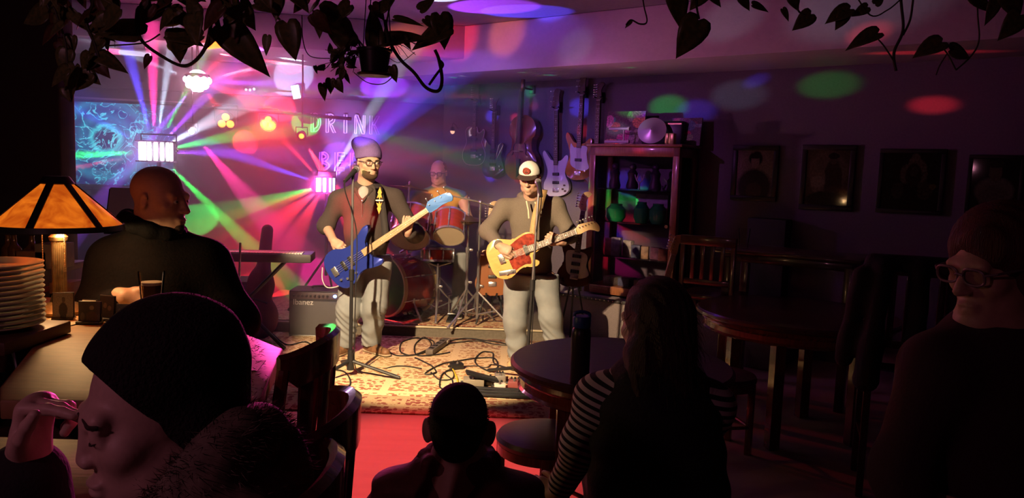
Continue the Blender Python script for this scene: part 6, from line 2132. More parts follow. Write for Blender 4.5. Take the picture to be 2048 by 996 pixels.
for sx in (-1, 1):
    for sy in (-1, 1):
        MB().box((sx * 0.42, sy * 0.20, 0.5), (0.06, 0.06, 1.0), bev=0.006).build('leg', m_dkwood, ht)
gl = on_z(1487, 497, 1.061)
pint('empty pint glass with a red glint on the high table', gl, 0.150, 0.030, 0.042, False)

# dark coat over a chair beside the round table
cp = at(1822, 700, 3.7)
slat_chair('tall dark chair with a coat over its back beside the empty round table', cp.x, 3.75, R(160), 1.20, 0.70)
co = SDF(0.012)
o_ = Vector((cp.x, 3.75, 0))
f_ = lambda x, y, z: o_ + Matrix.Rotation(R(160), 3, 'Z') @ Vector((x, y, z))
co.cone(f_(-0.20, 0.19, 1.19), f_(0.20, 0.19, 1.19), 0.045, 0.045, 0.04)
for sx in (-1, 0, 1):
    co.cone(f_(sx * 0.16, 0.245, 1.16), f_(sx * 0.20, 0.265, 0.62), 0.045, 0.055, 0.05)
    co.cone(f_(sx * 0.16, 0.13, 1.14), f_(sx * 0.15, 0.12, 0.95), 0.035, 0.03, 0.05)
co.cone(f_(-0.25, 0.22, 1.12), f_(-0.30, 0.20, 0.70), 0.05, 0.04, 0.04)
co.cone(f_(0.25, 0.22, 1.12), f_(0.30, 0.20, 0.70), 0.05, 0.04, 0.04)
cobj = co.build('coat', mat('navy_black_coat', (0.012, 0.010, 0.018), 0.9, bump=0.3, scale=60), None, wrinkle(0.008, 18, 91))
tag(cobj, 'dark coat draped over the tall chair near the right edge', 'coat')
cobj.data.transform(Matrix.Translation(-o_)); cobj.matrix_world = Matrix.Translation(o_)

# flask on the round table
fb_ = on_z(1158, 768, 0.771)
fl_ = thing('water_bottle', 'black insulated bottle with a blue screw cap on the round table', 'bottle', fb_)
MB().lathe([(0, 0), (0.034, 0), (0.037, 0.004), (0.037, 0.190), (0.034, 0.212), (0.026, 0.222), (0, 0.222)], 32).build('body', mat('black_bottle_enamel', (0.012, 0.010, 0.014), 0.35), fl_)
MB().lathe([(0.024, 0.218), (0.033, 0.220), (0.034, 0.226), (0.034, 0.256), (0.031, 0.262), (0, 0.262)], 32).build('cap', mat('blue_cap', (0.015, 0.07, 0.30), 0.4), fl_)
MB().tube(spline([(-0.028, 0, 0.254), (-0.026, 0, 0.272), (0, 0, 0.278), (0.026, 0, 0.272), (0.028, 0, 0.254)], 5), 0.006, 8).build('carry_loop', mat('blue_cap', (0.015, 0.07, 0.30), 0.4), fl_)
# ---------------------------------------------------------------- guitars hung on the wall
m_black_l = mat('black_lacquer', (0.012, 0.012, 0.014), 0.2, coat=0.8)
m_white_l = mat('white_lacquer', (0.66, 0.62, 0.66), 0.3, coat=0.5)
m_sunb = mat('sunburst_lacquer', (0.62, 0.22, 0.03), 0.25, var=0.5, scale=3, coat=0.8)
m_dkbur = mat('dark_burst_lacquer', (0.10, 0.030, 0.015), 0.25, var=0.6, scale=4, coat=0.8)
m_cream = mat('cream_guard', (0.74, 0.66, 0.60), 0.35)
UP = Vector((0, 0, 1))
def hang_M(px, py, off=0.07, tilt=0.0):
    c = wall_hit(px, py, off)
    up = (UP + RW * math.tan(R(tilt))).normalized()
    return frame_from(x=up, z=RN, o=c)
BGUARD = [(.12, .06), (.16, .10), (.10, .11), (.02, .10), (-.06, .09), (-.10, .03), (-.12, -.06), (-.09, -.13), (-.02, -.11), (.06, -.095), (.12, -.10), (.14, -.06), (.13, 0)]
def hanger(label, M, nut):
    p = M @ Vector((nut + 0.03, 0, 0.0))
    t = thing('guitar_hanger', label, 'hanger', M=frame_from(x=RW, z=(0, 0, 1), o=p))
    MB().box((0, 0.06, 0.0), (0.06, 0.02, 0.11), bev=0.006).tube([(0, 0.06, 0), (0, 0.02, 0)], 0.008, 8).build('plate', m_blk, t)
    for s in (-1, 1):
        MB().tube([(0, 0.02, 0), (s * 0.034, 0.012, -0.004), (s * 0.034, -0.045, 0.0)], 0.007, 8).build('prong', m_blk, t)
    return t
def hung(label, px, py, tilt, outline, mb, nut, head, mn, mbd, hl, **kw):
    M = hang_M(px, py, 0.075, tilt)
    g = guitar('electric_guitar' if kw.get('nstr', 6) == 6 else 'bass_guitar', label, M, outline, mb, nut, head, mn, mbd, group='instruments hung on the wall', **kw)
    hanger(hl, M, nut)
    return g
hung('black single-cut guitar with cream edge hung in the wall corner', 948, 292, 0.5, LESP, m_black_l, 0.50, head_3x3(0.50), m_rosew, m_rosew, 'black wall hanger of the black single-cut guitar', pickups=(0.08, -0.05), bridge=-0.12, knobs=((-0.10, -0.11), (-0.15, -0.10), (-0.12, -0.06)), m_knob=m_ivory)
MB().tube([(x, y, 0.0) for x, y in spline2(LESP, 5)] + [(LESP[0][0], LESP[0][1], 0)], 0.004, 6).build('binding', m_cream, bpy.data.objects['electric_guitar.001'])
hung('dark shadowy guitar hung right of the black single-cut', 986, 318, 0, STRAT, m_black_l, 0.52, head_inline(0.52), m_rosew, m_rosew, 'black wall hanger of the dark guitar', pickups=(0.08, 0.01, -0.06), bridge=-0.11, knobs=((-0.08, -0.10), (-0.12, -0.11)))
hung('white two-cutaway bass hung behind the guitarist\'s shoulder', 1112, 352, -2, BASS, m_white_l, 0.70, head_bass(0.70), m_rosew, m_rosew, 'black wall hanger of the white bass', nstr=4, pickups=(0.02, -0.07), bridge=-0.15, knobs=((-0.10, -0.11), (-0.14, -0.09), (-0.16, -0.12)), m_knob=m_dkbur)
hung('sunburst bass with white guard hung beside the display cabinet', 1157, 318, 1, BASS, m_sunb, 0.66, head_bass(0.66), m_rosew, m_rosew, 'black wall hanger of the sunburst bass', nstr=4, guard=BGUARD, m_guard=m_white_l, pickups=(-0.01,), bridge=-0.15, knobs=((-0.12, -0.09),))
hung('guitar with a long dark neck half hidden behind the cabinet', 1192, 330, 0, STRAT, m_dkbur, 0.66, head_inline(0.66), m_rosew, m_rosew, 'black wall hanger of the guitar behind the cabinet', pickups=(0.05,), bridge=-0.11)
# cello
CEL = [(-.37, 0), (-.365, .10), (-.30, .19), (-.20, .215), (-.11, .19), (-.075, .165), (-.06, .15), (-.02, .135), (.04, .13), (.09, .14), (.105, .16), (.15, .175), (.22, .170), (.29, .13), (.33, .06), (.335, 0)]
CEL = CEL + [(x, -y) for x, y in CEL[-2:0:-1]]
Mc = hang_M(1043, 292, 0.16, 1.2)
ce_ = thing('cello', 'red-brown cello hung on the wall above the guitarist', 'cello', M=Mc)
m_cello = mat('red_brown_varnish', (0.34, 0.075, 0.03), 0.22, var=0.35, scale=5, stretch=(1, 6, 1), coat=0.8)
mbc = MB()
mbc.prism([(x * 0.97, y * 0.93) for x, y in spline2(CEL, 4)], -0.11, 0.0, bev=0.004)
mbc.build('ribs', m_cello, ce_)
# arched top plate
def arched(outline, z, rise, rings=6):
    b = MB(); prev = None
    for k in range(rings + 1):
        f = 1 - k / rings * 0.999
        zz = z + rise * (1 - f ** 2.2)
        row = [b.bm.verts.new((x * f, y * f, zz)) for x, y in outline] if k < rings else [b.bm.verts.new((0, 0, z + rise))]
        if prev:
            n = len(prev)
            for i in range(n):
                if len(row) == 1: b.bm.faces.new((prev[i], prev[(i + 1) % n], row[0]))
                else: b.bm.faces.new((prev[i], prev[(i + 1) % n], row[(i + 1) % n], row[i]))
        prev = row
    return b
arched(spline2(CEL, 4), 0.0, 0.035).build('top_plate', m_cello, ce_, smooth=60)
m_ebony = mat('ebony', (0.010, 0.008, 0.008), 0.35)
MB().prism([(0.02, -0.030), (0.58, -0.016), (0.58, 0.016), (0.02, 0.030)], 0.06, 0.078, M=Matrix.Rotation(R(1.5), 4, 'Y'), bev=0.004).build('fingerboard', m_ebony, ce_)
MB().prism([(0.30, -0.020), (0.62, -0.014), (0.62, 0.014), (0.30, 0.020)], 0.02, 0.055, bev=0.006).build('neck', m_cello, ce_)
MB().box((0.66, 0, 0.03), (0.14, 0.034, 0.04), bev=0.008).sph((0.75, 0, 0.045), 0.028, n=12).build('scroll', m_cello, ce_)
MB().box((-0.06, 0, 0.062), (0.012, 0.09, 0.07), bev=0.003).build('bridge', m_maple, ce_)
MB().prism([(-0.34, -0.012), (-0.14, -0.026), (-0.14, 0.026), (-0.34, 0.012)], 0.045, 0.060, bev=0.004).build('tailpiece', m_ebony, ce_)
for s in (-1, 1):
    MB().tube(spline([(-0.10, s * 0.105, 0.030), (-0.085, s * 0.085, 0.034), (-0.04, s * 0.085, 0.036), (0.01, s * 0.075, 0.036), (0.03, s * 0.060, 0.036)], 5), 0.005, 6).build('f_hole', m_ebony, ce_)
sg = MB()
for i in range(4):
    y = (i - 1.5) * 0.014
    sg.tube([(-0.15, y, 0.062), (-0.06, y * 1.1, 0.099), (0.6, y * 0.6, 0.078)], 0.0016, 5)
tag(sg.build('strings', m_string, ce_), kind='stuff')
MB().cyl((-0.37, 0, -0.05), (-0.45, 0, -0.05), 0.008, n=8).build('endpin', m_chr, ce_)
pc = Mc @ Vector((0.62, 0, 0.0))
ch_ = thing('cello_hook', 'black wall hook holding the cello', 'hook', M=frame_from(x=RW, z=(0, 0, 1), o=pc))
MB().box((0, 0.15, 0), (0.07, 0.02, 0.09), bev=0.006).tube([(0, 0.15, 0), (0, 0.03, 0), (0, -0.04, 0.02)], 0.010, 8).build('bracket', m_blk, ch_)

# guitars on floor stands
def stood(label, slabel, px, py, Y, ang, outline, mb, nut, zf, lean=0.12, **kw):
    c = at(px, py, Y)
    x = Vector((math.sin(R(ang)), lean, math.cos(R(ang)))).normalized()
    M = frame_from(x=x, z=(0.0, -1, 0.1), o=c)
    guitar('electric_guitar', label, M, outline, mb, nut, head_inline(nut) if 'head' not in kw else kw.pop('head'), m_maple, kw.pop('board', m_rosew), **kw)
    t = thing('guitar_stand', slabel, 'stand', (c.x, Y + 0.05, zf))
    h = c.z - 0.22 - zf
    mb_ = MB()
    for s in (-1, 1):
        mb_.tube([(0, 0.05, h + 0.22), (s * 0.14, -0.10, 0.010)], 0.009, 8)
        mb_.tube([(s * 0.04, 0.0, h + 0.02), (s * 0.05, -0.13, h + 0.0), (s * 0.05, -0.14, h + 0.035)], 0.009, 8)
    mb_.tube([(0, 0.05, h + 0.22), (0, 0.22, 0.010)], 0.009, 8).tube([(0, 0.05, h + 0.22), (-0.04, 0.02, h + 0.02), (0.04, 0.02, h + 0.02), (0, 0.05, h + 0.22)], 0.008, 6)
    mb_.build('frame', m_blk, t)
stood('dark sunburst guitar with pale tuners standing left of the cabinet', 'black stand under the dark sunburst guitar', 1151, 530, 6.80, 6, STRAT, m_dkbur, 0.50, 0.0, guard=[(.13, .06), (.10, .10), (.0, .09), (-.08, .06), (-.12, -.04), (-.08, -.13), (0, -.10), (.08, -.10), (.12, -.06)], m_guard=m_cream, pickups=(0.08, 0.01, -0.06), bridge=-0.11)
stood('orange-brown guitar standing behind the capped guitarist', 'black stand under the orange-brown guitar', 985, 545, 7.05, -2, LESP, mat('orange_brown_lacquer', (0.34, 0.11, 0.03), 0.3, coat=0.6), 0.50, 0.108, pickups=(0.06, -0.04), bridge=-0.11)
stood('pale-necked guitar leaning beside the display cabinet', 'black stand under the pale-necked guitar', 1318, 612, 6.25, 14, STRAT, m_dkbur, 0.45, 0.0, board=m_maple, pickups=(0.08, 0.0), bridge=-0.11)

# small gooseneck bulb on the back wall
gb = thing('wall_lamp', 'small hooded bulb on the wall left of the black guitar', 'lamp', wall_hit(905, 262, 0.14))
MB().lathe([(0.012, 0.05), (0.020, 0.045), (0.034, 0.0), (0.031, 0.0), (0.016, 0.042), (0.012, 0.05)], 16).build('hood', m_blk, gb)
MB().sph((0, 0, -0.004), 0.026, (1, 1, 1.2), 12).build('bulb', emit('warm_bulb', (1.0, 0.5, 0.32), 1.6), gb)
MB().tube(spline([(0, 0, 0.05), (0.0, 0.02, 0.09), (0.02, 0.09, 0.08), (0.06, 0.12, 0.03)], 5), 0.006, 6).build('arm', m_blk, gb)

# ---------------------------------------------------------------- framed photographs
m_frame = mat('black_picture_frame', (0.012, 0.009, 0.012), 0.35)
def picture(label, x0, x1, y0, y1, mt, bw=0.045):
    xc, yc = (x0 + x1) / 2, (y0 + y1) / 2
    c = wall_hit(xc, yc, 0.016)
    w = (wall_hit(x1, yc, 0.016) - wall_hit(x0, yc, 0.016)).length
    h = abs((wall_hit(xc, y0, 0.016) - wall_hit(xc, y1, 0.016)).z)
    t = thing('framed_photograph', label, 'picture', M=frame_from(x=RW, z=(0, 0, 1), o=c), group='old photographs on the wall')
    for (cx, cz, sx, sz) in ((0, h / 2 - bw / 2, w, bw), (0, -h / 2 + bw / 2, w, bw), (-w / 2 + bw / 2, 0, bw, h - 2 * bw), (w / 2 - bw / 2, 0, bw, h - 2 * bw)):
        MB().box((cx, 0, cz), (sx, 0.030, sz), bev=0.005).build('frame_rail', m_frame, t)
    card('print', w - 2 * bw + 0.004, h - 2 * bw + 0.004, mt, t, Matrix.Translation((0, 0.002, 0)))
    MB().box((0, -0.006, 0), (w - 2 * bw, 0.002, h - 2 * bw)).build('glazing', glass('picture_glass', (0.9, 0.9, 0.9), 0.05, 1.25), t)
SEP, SEPD, SEPL = (0.45, 0.33, 0.26), (0.10, 0.065, 0.05), (0.85, 0.70, 0.60)
picture('framed portrait of a dark-haired sitter nearest the cabinet', 1463, 1555, 291, 402, print_mat('print_portrait', (0.50, 0.38, 0.32), [(.5, .55, .46, .45, (0.66, 0.52, 0.44)), (.5, .22, .42, .36, SEPD), (.5, .14, .20, .16, (0.20, 0.12, 0.09)), (.51, .80, .17, .15, (0.03, 0.02, 0.02)), (.50, .74, .11, .13, SEPL), (.50, .86, .13, .06, (0.03, 0.02, 0.02))]))
picture('framed photograph of a couple, woman in white beside a man in a hat', 1600, 1708, 290, 421, print_mat('print_couple', (0.36, 0.25, 0.20), [(.5, .62, .42, .34, (0.58, 0.42, 0.36)), (.62, .45, .20, .36, (0.22, 0.14, 0.11)), (.30, .46, .16, .22, (0.66, 0.48, 0.42)), (.30, .43, .15, .10, (0.92, 0.74, 0.68)), (.30, .66, .10, .07, (0.55, 0.42, 0.36)), (.32, .79, .08, .06, (0.50, 0.36, 0.30)), (.62, .80, .08, .07, (0.42, 0.30, 0.25)), (.62, .87, .12, .05, SEPD), (.5, .12, .44, .14, SEPD)]))
picture('wide framed photograph of a seated figure under a pale pointed shape', 1754, 1888, 298, 428, print_mat('print_tent', (0.055, 0.038, 0.032), [(.55, .80, .10, .16, (0.62, 0.47, 0.38)), (.42, .62, .10, .16, (0.55, 0.42, 0.35)), (.66, .62, .10, .22, (0.55, 0.42, 0.35)), (.54, .60, .13, .20, SEPD), (.55, .66, .07, .08, (0.22, 0.15, 0.12)), (.30, .34, .10, .14, (0.22, 0.16, 0.13)), (.74, .36, .12, .15, (0.25, 0.18, 0.14)), (.86, .42, .06, .05, (0.55, 0.38, 0.15))], noise=0.5), 0.035)
picture('dim framed portrait of a figure in a white blouse at the far right', 1932, 2046, 310, 432, print_mat('print_blouse', (0.05, 0.035, 0.03), [(.5, .40, .38, .24, (0.75, 0.64, 0.70)), (.5, .28, .30, .22, (0.60, 0.50, 0.56)), (.5, .74, .13, .17, (0.66, 0.50, 0.48)), (.5, .88, .15, .07, (0.12, 0.08, 0.08))]), 0.03)

# ---------------------------------------------------------------- display cabinet
CABOFF = 0.50
pL, pR = wall_hit(1174, 440, CABOFF), wall_hit(1352, 440, CABOFF)
CW, CD, CZ0, CZ1 = (pR - pL).length, 0.42, 0.416, 1.84
mid = (pL + pR) / 2; mid.z = CZ0
CM = frame_from(x=RW, z=(0, 0, 1), o=mid)
m_oak = mat('red_oak_varnish', (0.34, 0.12, 0.05), 0.35, bump=0.08, scale=14, stretch=(10, 10, 1), var=0.4, coat=0.4)
cab = thing('display_cabinet', 'tall wooden display cabinet with glass doors and shelves of collectables', 'cabinet', M=CM)
H_ = CZ1 - CZ0
pw = 0.065
for sx in (-1, 1):
    for y in (pw / 2, CD - pw / 2):
        MB().box((sx * (CW / 2 - pw / 2), y, H_ / 2), (pw, pw, H_), bev=0.006).build('post', m_oak, cab)
MB().box((0, CD / 2, H_ - 0.045), (CW, CD, 0.09), bev=0.006).build('head_rail', m_oak, cab)
MB().box((0, CD / 2 - 0.005, H_ + 0.012), (CW + 0.06, CD + 0.05, 0.026), bev=0.008).build('cornice', m_oak, cab)
MB().box((0, CD / 2, 0.04), (CW, CD, 0.08), bev=0.006).build('base', m_oak, cab)
MB().box((0, CD - 0.012, H_ / 2), (CW - 0.05, 0.012, H_ - 0.1)).build('back_panel', mat('cabinet_back', (0.11, 0.07, 0.10), 0.5), cab)
gp = glass('cabinet_glass', (0.93, 0.93, 0.95), 0.015, 1.28)
fp = MB().box((0, 0.020, H_ / 2 - 0.005), (CW - 2 * pw, 0.005, H_ - 0.17)).build('front_pane', gp, cab)
for sx in (-1, 1):
    MB().box((sx * (CW / 2 - 0.02), CD / 2, H_ / 2 - 0.005), (0.005, CD - 2 * pw, H_ - 0.17)).build('side_pane', gp, cab)
m_shelf = glass('shelf_glass', (0.75, 0.88, 0.86), 0.02, 1.5)
SZ = [1.02, 0.70, 0.36]
for z in SZ:
    MB().box((0, CD / 2 + 0.01, z), (CW - 0.06, CD - 0.10, 0.010), bev=0.002).build('shelf', m_shelf, cab)
MB().cyl((CW / 2 - 0.085, 0.0, 0.70), (CW / 2 - 0.085, -0.022, 0.70), 0.012, 0.016, 12).build('knob', m_brass, cab)
# things inside: jars, boxes, figures; each its own object
def inside(name, label, cat, x, y, z, mb, m, grp, rz=0.0):
    o = mb.build(name, m, M=CM @ Matrix.Translation((x, y, z)) @ Matrix.Rotation(rz, 4, 'Z'))
    tag(o, label, cat, grp)
    return o
m_gj = mat('green_glazed_jar', (0.02, 0.28, 0.08), 0.12, coat=0.8)
def jar(r, h):
    return MB().lathe([(0, 0), (r * 0.7, 0), (r, h * 0.25), (r, h * 0.7), (r * 0.6, h * 0.9), (r * 0.62, h), (r * 0.5, h), (0, h * 0.92)], 20)
for i, (x, y, r, h, lb) in enumerate(((-0.24, 0.17, 0.10, 0.17, 'wide green glazed bowl jar on the green shelf, nearest the left post'), (0.05, 0.14, 0.075, 0.20, 'green glazed skull-sized jar in the middle of the green shelf'), (0.21, 0.16, 0.085, 0.19, 'rounded green glazed jar by the right post of the green shelf'))):
    inside('jar', lb, 'jar', x, y, SZ[1] + 0.007, jar(r, h), m_gj, 'jars in the cabinet')
r_ = random.Random(5)
cols = [(0.40, 0.08, 0.10), (0.25, 0.18, 0.28), (0.50, 0.42, 0.40), (0.12, 0.12, 0.22), (0.45, 0.25, 0.15), (0.30, 0.10, 0.20)]
names = ['crimson', 'mauve', 'pale', 'navy', 'tan', 'plum']
for i in range(7):
    w, h = r_.uniform(0.07, 0.11), r_.uniform(0.10, 0.19)
    x = -0.30 + i * 0.10
    inside('collectable_box', '%s card box, number %d from the left on the shelf below the jars' % (names[i % 6], i + 1) if False else '%s upright card box in place %s of the shelf below the jars' % (names[i % 6], ['one', 'two', 'three', 'four', 'five', 'six', 'seven'][i]), 'box', x, 0.16 + r_.uniform(-.02, .04), SZ[2] + 0.006 + h / 2,
           MB().box((0, 0, 0), (w, 0.05, h), Matrix.Rotation(R(r_.uniform(-6, 6)), 4, 'Y') if False else None, 0.003), mat('card_' + names[i % 6], cols[i % 6], 0.5, var=0.5, scale=30), 'boxes in the cabinet', r_.uniform(-.3, .3))
for i in range(4):
    inside('collectable_box', '%s flat box lying at the cabinet bottom, place %s' % (names[(i + 2) % 6], ['one', 'two', 'three', 'four'][i]), 'box', -0.24 + i * 0.16, 0.17, 0.081 + 0.04, MB().box((0, 0, 0), (0.13, 0.14, 0.08 + 0.0 * i), None, 0.004), mat('card_' + names[(i + 2) % 6], cols[(i + 2) % 6], 0.5, var=0.5, scale=30), 'boxes in the cabinet', r_.uniform(-.2, .2))
m_pale = mat('pale_porcelain', (0.66, 0.58, 0.66), 0.25)
for i, (x, lb) in enumerate(((-0.27, 'dark rounded figurine on the top shelf by the left post'), (-0.08, 'dark seated figurine in the middle of the top shelf'), (0.16, 'tall dark figurine on the right of the top shelf'))):
    mb = MB().lathe([(0, 0), (0.055, 0), (0.06, 0.03), (0.04, 0.10), (0.05, 0.15), (0.022, 0.19), (0, 0.19)], 16).sph((0, 0, 0.21), 0.035, n=12)
    inside('figurine', lb, 'figurine', x, 0.17, SZ[0] + 0.006, mb, mat('dark_bronze', (0.07, 0.045, 0.07), 0.4, 0.3), 'figurines in the cabinet')
inside('ornament', 'small white antler ornament on the top shelf', 'ornament', 0.03, 0.10, SZ[0] + 0.006, MB().cyl((0, 0, 0), (0, 0, 0.06), 0.008).tube(spline([(0, 0, .06), (-.03, 0, .09), (-.05, 0, .14)], 4), 0.007, 6).tube(spline([(0, 0, .06), (.03, 0, .09), (.05, 0, .14)], 4), 0.007, 6).tube([(-.03, 0, .09), (-.015, 0, .13)], 0.006, 6).tube([(.03, 0, .09), (.015, 0, .13)], 0.006, 6), m_pale, None)
inside('wall_plate', 'pale card standing behind the green jars', 'card', 0.06, 0.33, SZ[1] + 0.15, MB().box((0, 0, 0), (0.34, 0.012, 0.26), None, 0.003), mat('card_pale2', (0.40, 0.34, 0.42), 0.5, var=0.4, scale=14), None)
# things on top of the cabinet
TZ = H_ + 0.026
def collage(name, base, seed):
    q = random.Random(seed)
    return print_mat(name, base, [(q.uniform(.05, .95), q.uniform(.05, .95), q.uniform(.06, .2), q.uniform(.06, .18), (q.uniform(.05, .7), q.uniform(.03, .35), q.uniform(.05, .4))) for _ in range(14)], noise=0.6)
def top_card(label, px0, px1, py0, py1, mt, off, lean=8, cat='poster board'):
    xs = [(CM.inverted() @ wall_hit(p, 260, off)).x for p in (px0, px1)]
    w = xs[1] - xs[0]
    h = abs(wall_hit((px0 + px1) / 2, py0, off).z - wall_hit((px0 + px1) / 2, py1, off).z)
    y = CABOFF - off
    o = card('poster_board', w, h, mt, None, CM @ Matrix.Translation(((xs[0] + xs[1]) / 2, y, TZ + h / 2 + 0.002)) @ Matrix.Rotation(R(-lean), 4, 'X'), 0.02)
    return tag(o, label, cat)
top_card('collage board of band pictures over the left half of the cabinet top', 1212, 1288, 220, 288, collage('collage_a', (0.10, 0.04, 0.06), 3), 0.22)
top_card('tall collage board of pictures over the right half of the cabinet top', 1342, 1402, 234, 290, collage('collage_b', (0.10, 0.06, 0.07), 4), 0.17)
top_card('low collage board behind the silver cymbal', 1290, 1345, 252, 290, collage('collage_c', (0.25, 0.10, 0.10), 8), 0.20)
cs = CM @ Matrix.Translation((0.12, 0.12, TZ + 0.135)) @ Matrix.Rotation(R(28), 4, 'Y') @ Matrix.Rotation(R(62), 4, 'X')
cyS = thing('splash_cymbal', 'silver cymbal propped up on top of the display cabinet', 'cymbal', M=cs)
MB().lathe([(0.006, 0.022), (0.020, 0.020), (0.034, 0.008), (0.135, -0.008), (0.135, -0.010), (0.034, 0.006), (0.006, 0.020)], 40).build('plate', mat('silver_cymbal', (0.75, 0.74, 0.78), 0.35, 0.6), cyS)
for (x, z, w, lb) in ((-0.22, 0.135, 0.20, 'white tube lying on a stand over the collage board'), (-0.24, 0.012, 0.24, 'white flute-like tube lying on the cabinet top')):
    t = thing('white_tube', lb, 'tube', M=CM @ Matrix.Translation((x, 0.10, TZ + z)))
    MB().cyl((-w / 2, 0, 0.012), (w / 2, 0, 0.012), 0.014, n=12).build('barrel', mat('white_plastic', (0.80, 0.78, 0.80), 0.4), t)
    MB().cyl((w / 2, 0, 0.012), (w / 2 + 0.02, 0, 0.012), 0.018, n=12).build('end_cap', m_ivory, t)
    if z > 0.1:
        MB().cyl((0.06, 0, 0.0), (0.06, 0, -z), 0.008, n=8).cyl((0.06, 0, -z), (0.06, 0, -z + 0.012), 0.04, n=16).build('post', m_ivory, t)
ob = thing('dark_case', 'long dark instrument case lying behind the cymbal on the cabinet', 'case', M=CM @ Matrix.Translation((0.16, 0.30, TZ)))
MB().box((0, 0, 0.115), (0.42, 0.10, 0.23), None, 0.02).build('body', m_blkp, ob)
MB().box((0, -0.052, 0.20), (0.40, 0.006, 0.012)).build('edge_strip', m_brass, ob)
for (x, w) in ((0.315, 0.03), (0.36, 0.05)):
    o = MB().box((0, 0, 0.05), (w, 0.06, 0.10), None, 0.004).build('small_box', mat('gilt_tin', (0.55, 0.42, 0.16), 0.3, 0.7), M=CM @ Matrix.Translation((x, 0.06, TZ)))
    tag(o, 'narrow gilt tin at the right front of the cabinet top' if w < 0.04 else 'wider gilt tin at the right corner of the cabinet top', 'tin')
# dark box stack against the wall beyond the cabinet
bx = MB().box((0, -0.10, 0.62), (0.34, 0.2, 1.22), None, 0.01).build('speaker_cabinet', m_tolex, M=frame_from(x=RW, z=(0, 0, 1), o=CORNER + RW * 3.98))
tag(bx, 'tall black speaker box against the wall right of the display cabinet', 'speaker')

# ---------------------------------------------------------------- lettering on the back wall
m_lface = mat('letter_face', (0.10, 0.06, 0.11), 0.7)
m_lside = mat('letter_lit_edge', (0.90, 0.82, 0.95), 0.4)  # pale sides paint in the light caught by the letter edges
sg0 = back_hit(694, 248, 0.012); 
SGM = frame_from(x=-BW, z=(0, 0, 1), o=sg0)
sign = thing('wall_lettering', 'large raised stencil letters spelling DRINK BEER on the back wall', 'sign', M=SGM)
LH = abs(back_hit(694, 230, .012).z - back_hit(694, 267, .012).z)
LW = (back_hit(767, 248, .012) - back_hit(622, 248, .012)).length
def letter_shapes(c):
    """stencil letter as polygons in a 1 x 1 box"""
    w = 0.20
    if c == 'I': return [[(.38, 0), (.62, 0), (.62, 1), (.38, 1)]]
    if c == 'D':
        o = [(.36 + .54 * math.sin(a), .5 + .5 * math.cos(a)) for a in [PI * k / 12 for k in range(13)]]
        i = [(.36 + .34 * math.sin(a), .5 + .31 * math.cos(a)) for a in [PI * k / 12 for k in range(13)]]
        return [o + i[::-1], [(.08, 0), (.28, 0), (.28, 1), (.08, 1)]]
    if c == 'R':
        o = [(.40 + .44 * math.sin(a), .72 + .28 * math.cos(a)) for a in [PI * k / 10 for k in range(11)]]
        i = [(.40 + .24 * math.sin(a), .72 + .11 * math.cos(a)) for a in [PI * k / 10 for k in range(11)]]
        return [[(.10, 0), (.30, 0), (.30, 1), (.10, 1)], o + i[::-1], [(.42, .40), (.62, .40), (.92, 0), (.70, 0)]]
    if c == 'N': return [[(.06, 0), (.22, 0), (.22, .80), (.06, .95)], [(.10, 1), (.32, 1), (.90, .05), (.90, 0), (.70, 0)], [(.78, .22), (.94, .05), (.94, 1), (.78, 1)]]
    if c == 'K': return [[(.10, 0), (.30, 0), (.30, 1), (.10, 1)], [(.36, .50), (.50, .50), (.92, 1), (.70, 1), (.36, .60)], [(.44, .46), (.56, .52), (.96, 0), (.74, 0)]]
    if c == 'B':
        r = []
        for (cy_, ry, rx) in ((.745, .255, .42), (.255, .255, .48)):
            o = [(.40 + rx * math.sin(a), cy_ + ry * math.cos(a)) for a in [PI * k / 10 for k in range(11)]]
            i = [(.40 + (rx - .2) * math.sin(a), cy_ + (ry - .15) * math.cos(a)) for a in [PI * k / 10 for k in range(11)]]
            r.append(o + i[::-1])
        return [[(.10, 0), (.30, 0), (.30, 1), (.10, 1)]] + r
    if c == 'E': return [[(.12, 0), (.32, 0), (.32, 1), (.12, 1)], [(.38, .82), (.88, .82), (.88, 1), (.38, 1)], [(.38, .42), (.78, .42), (.78, .58), (.38, .58)], [(.38, 0), (.88, 0), (.88, .18), (.38, .18)]]
def put_word(word, x0, z0, cw, hgt):
    for i, ch in enumerate(word):
        mb = MB()
        for poly in letter_shapes(ch):
            P = [((x0 + (i + u * 0.80) * cw), z0 + v * hgt) for u, v in poly]
            n = len(P)
            fr_ = [mb.bm.verts.new((x, -0.028, z)) for x, z in P]; bk = [mb.bm.verts.new((x, 0.0, z)) for x, z in P]
            f = mb.bm.faces.new(fr_); f.material_index = 0
            for k in range(n):
                g = mb.bm.faces.new((fr_[k], bk[k], bk[(k + 1) % n], fr_[(k + 1) % n])); g.material_index = 1
            # light along the letter outline, painted as a pale rim
            mb.tube([(x, -0.028, z) for x, z in P + [P[0]]], 0.0065, 5, mi=1)
        mb.build('letter', [m_lface, m_lside], sign, smooth=0)
put_word('DRINK', -LW / 2, -LH / 2, LW / 5 * 1.0, LH)
d2 = (SGM.inverted() @ back_hit(637, 322, 0.012))
put_word('BEER', d2.x, d2.z - LH / 2, LW / 5 * 1.05, LH)

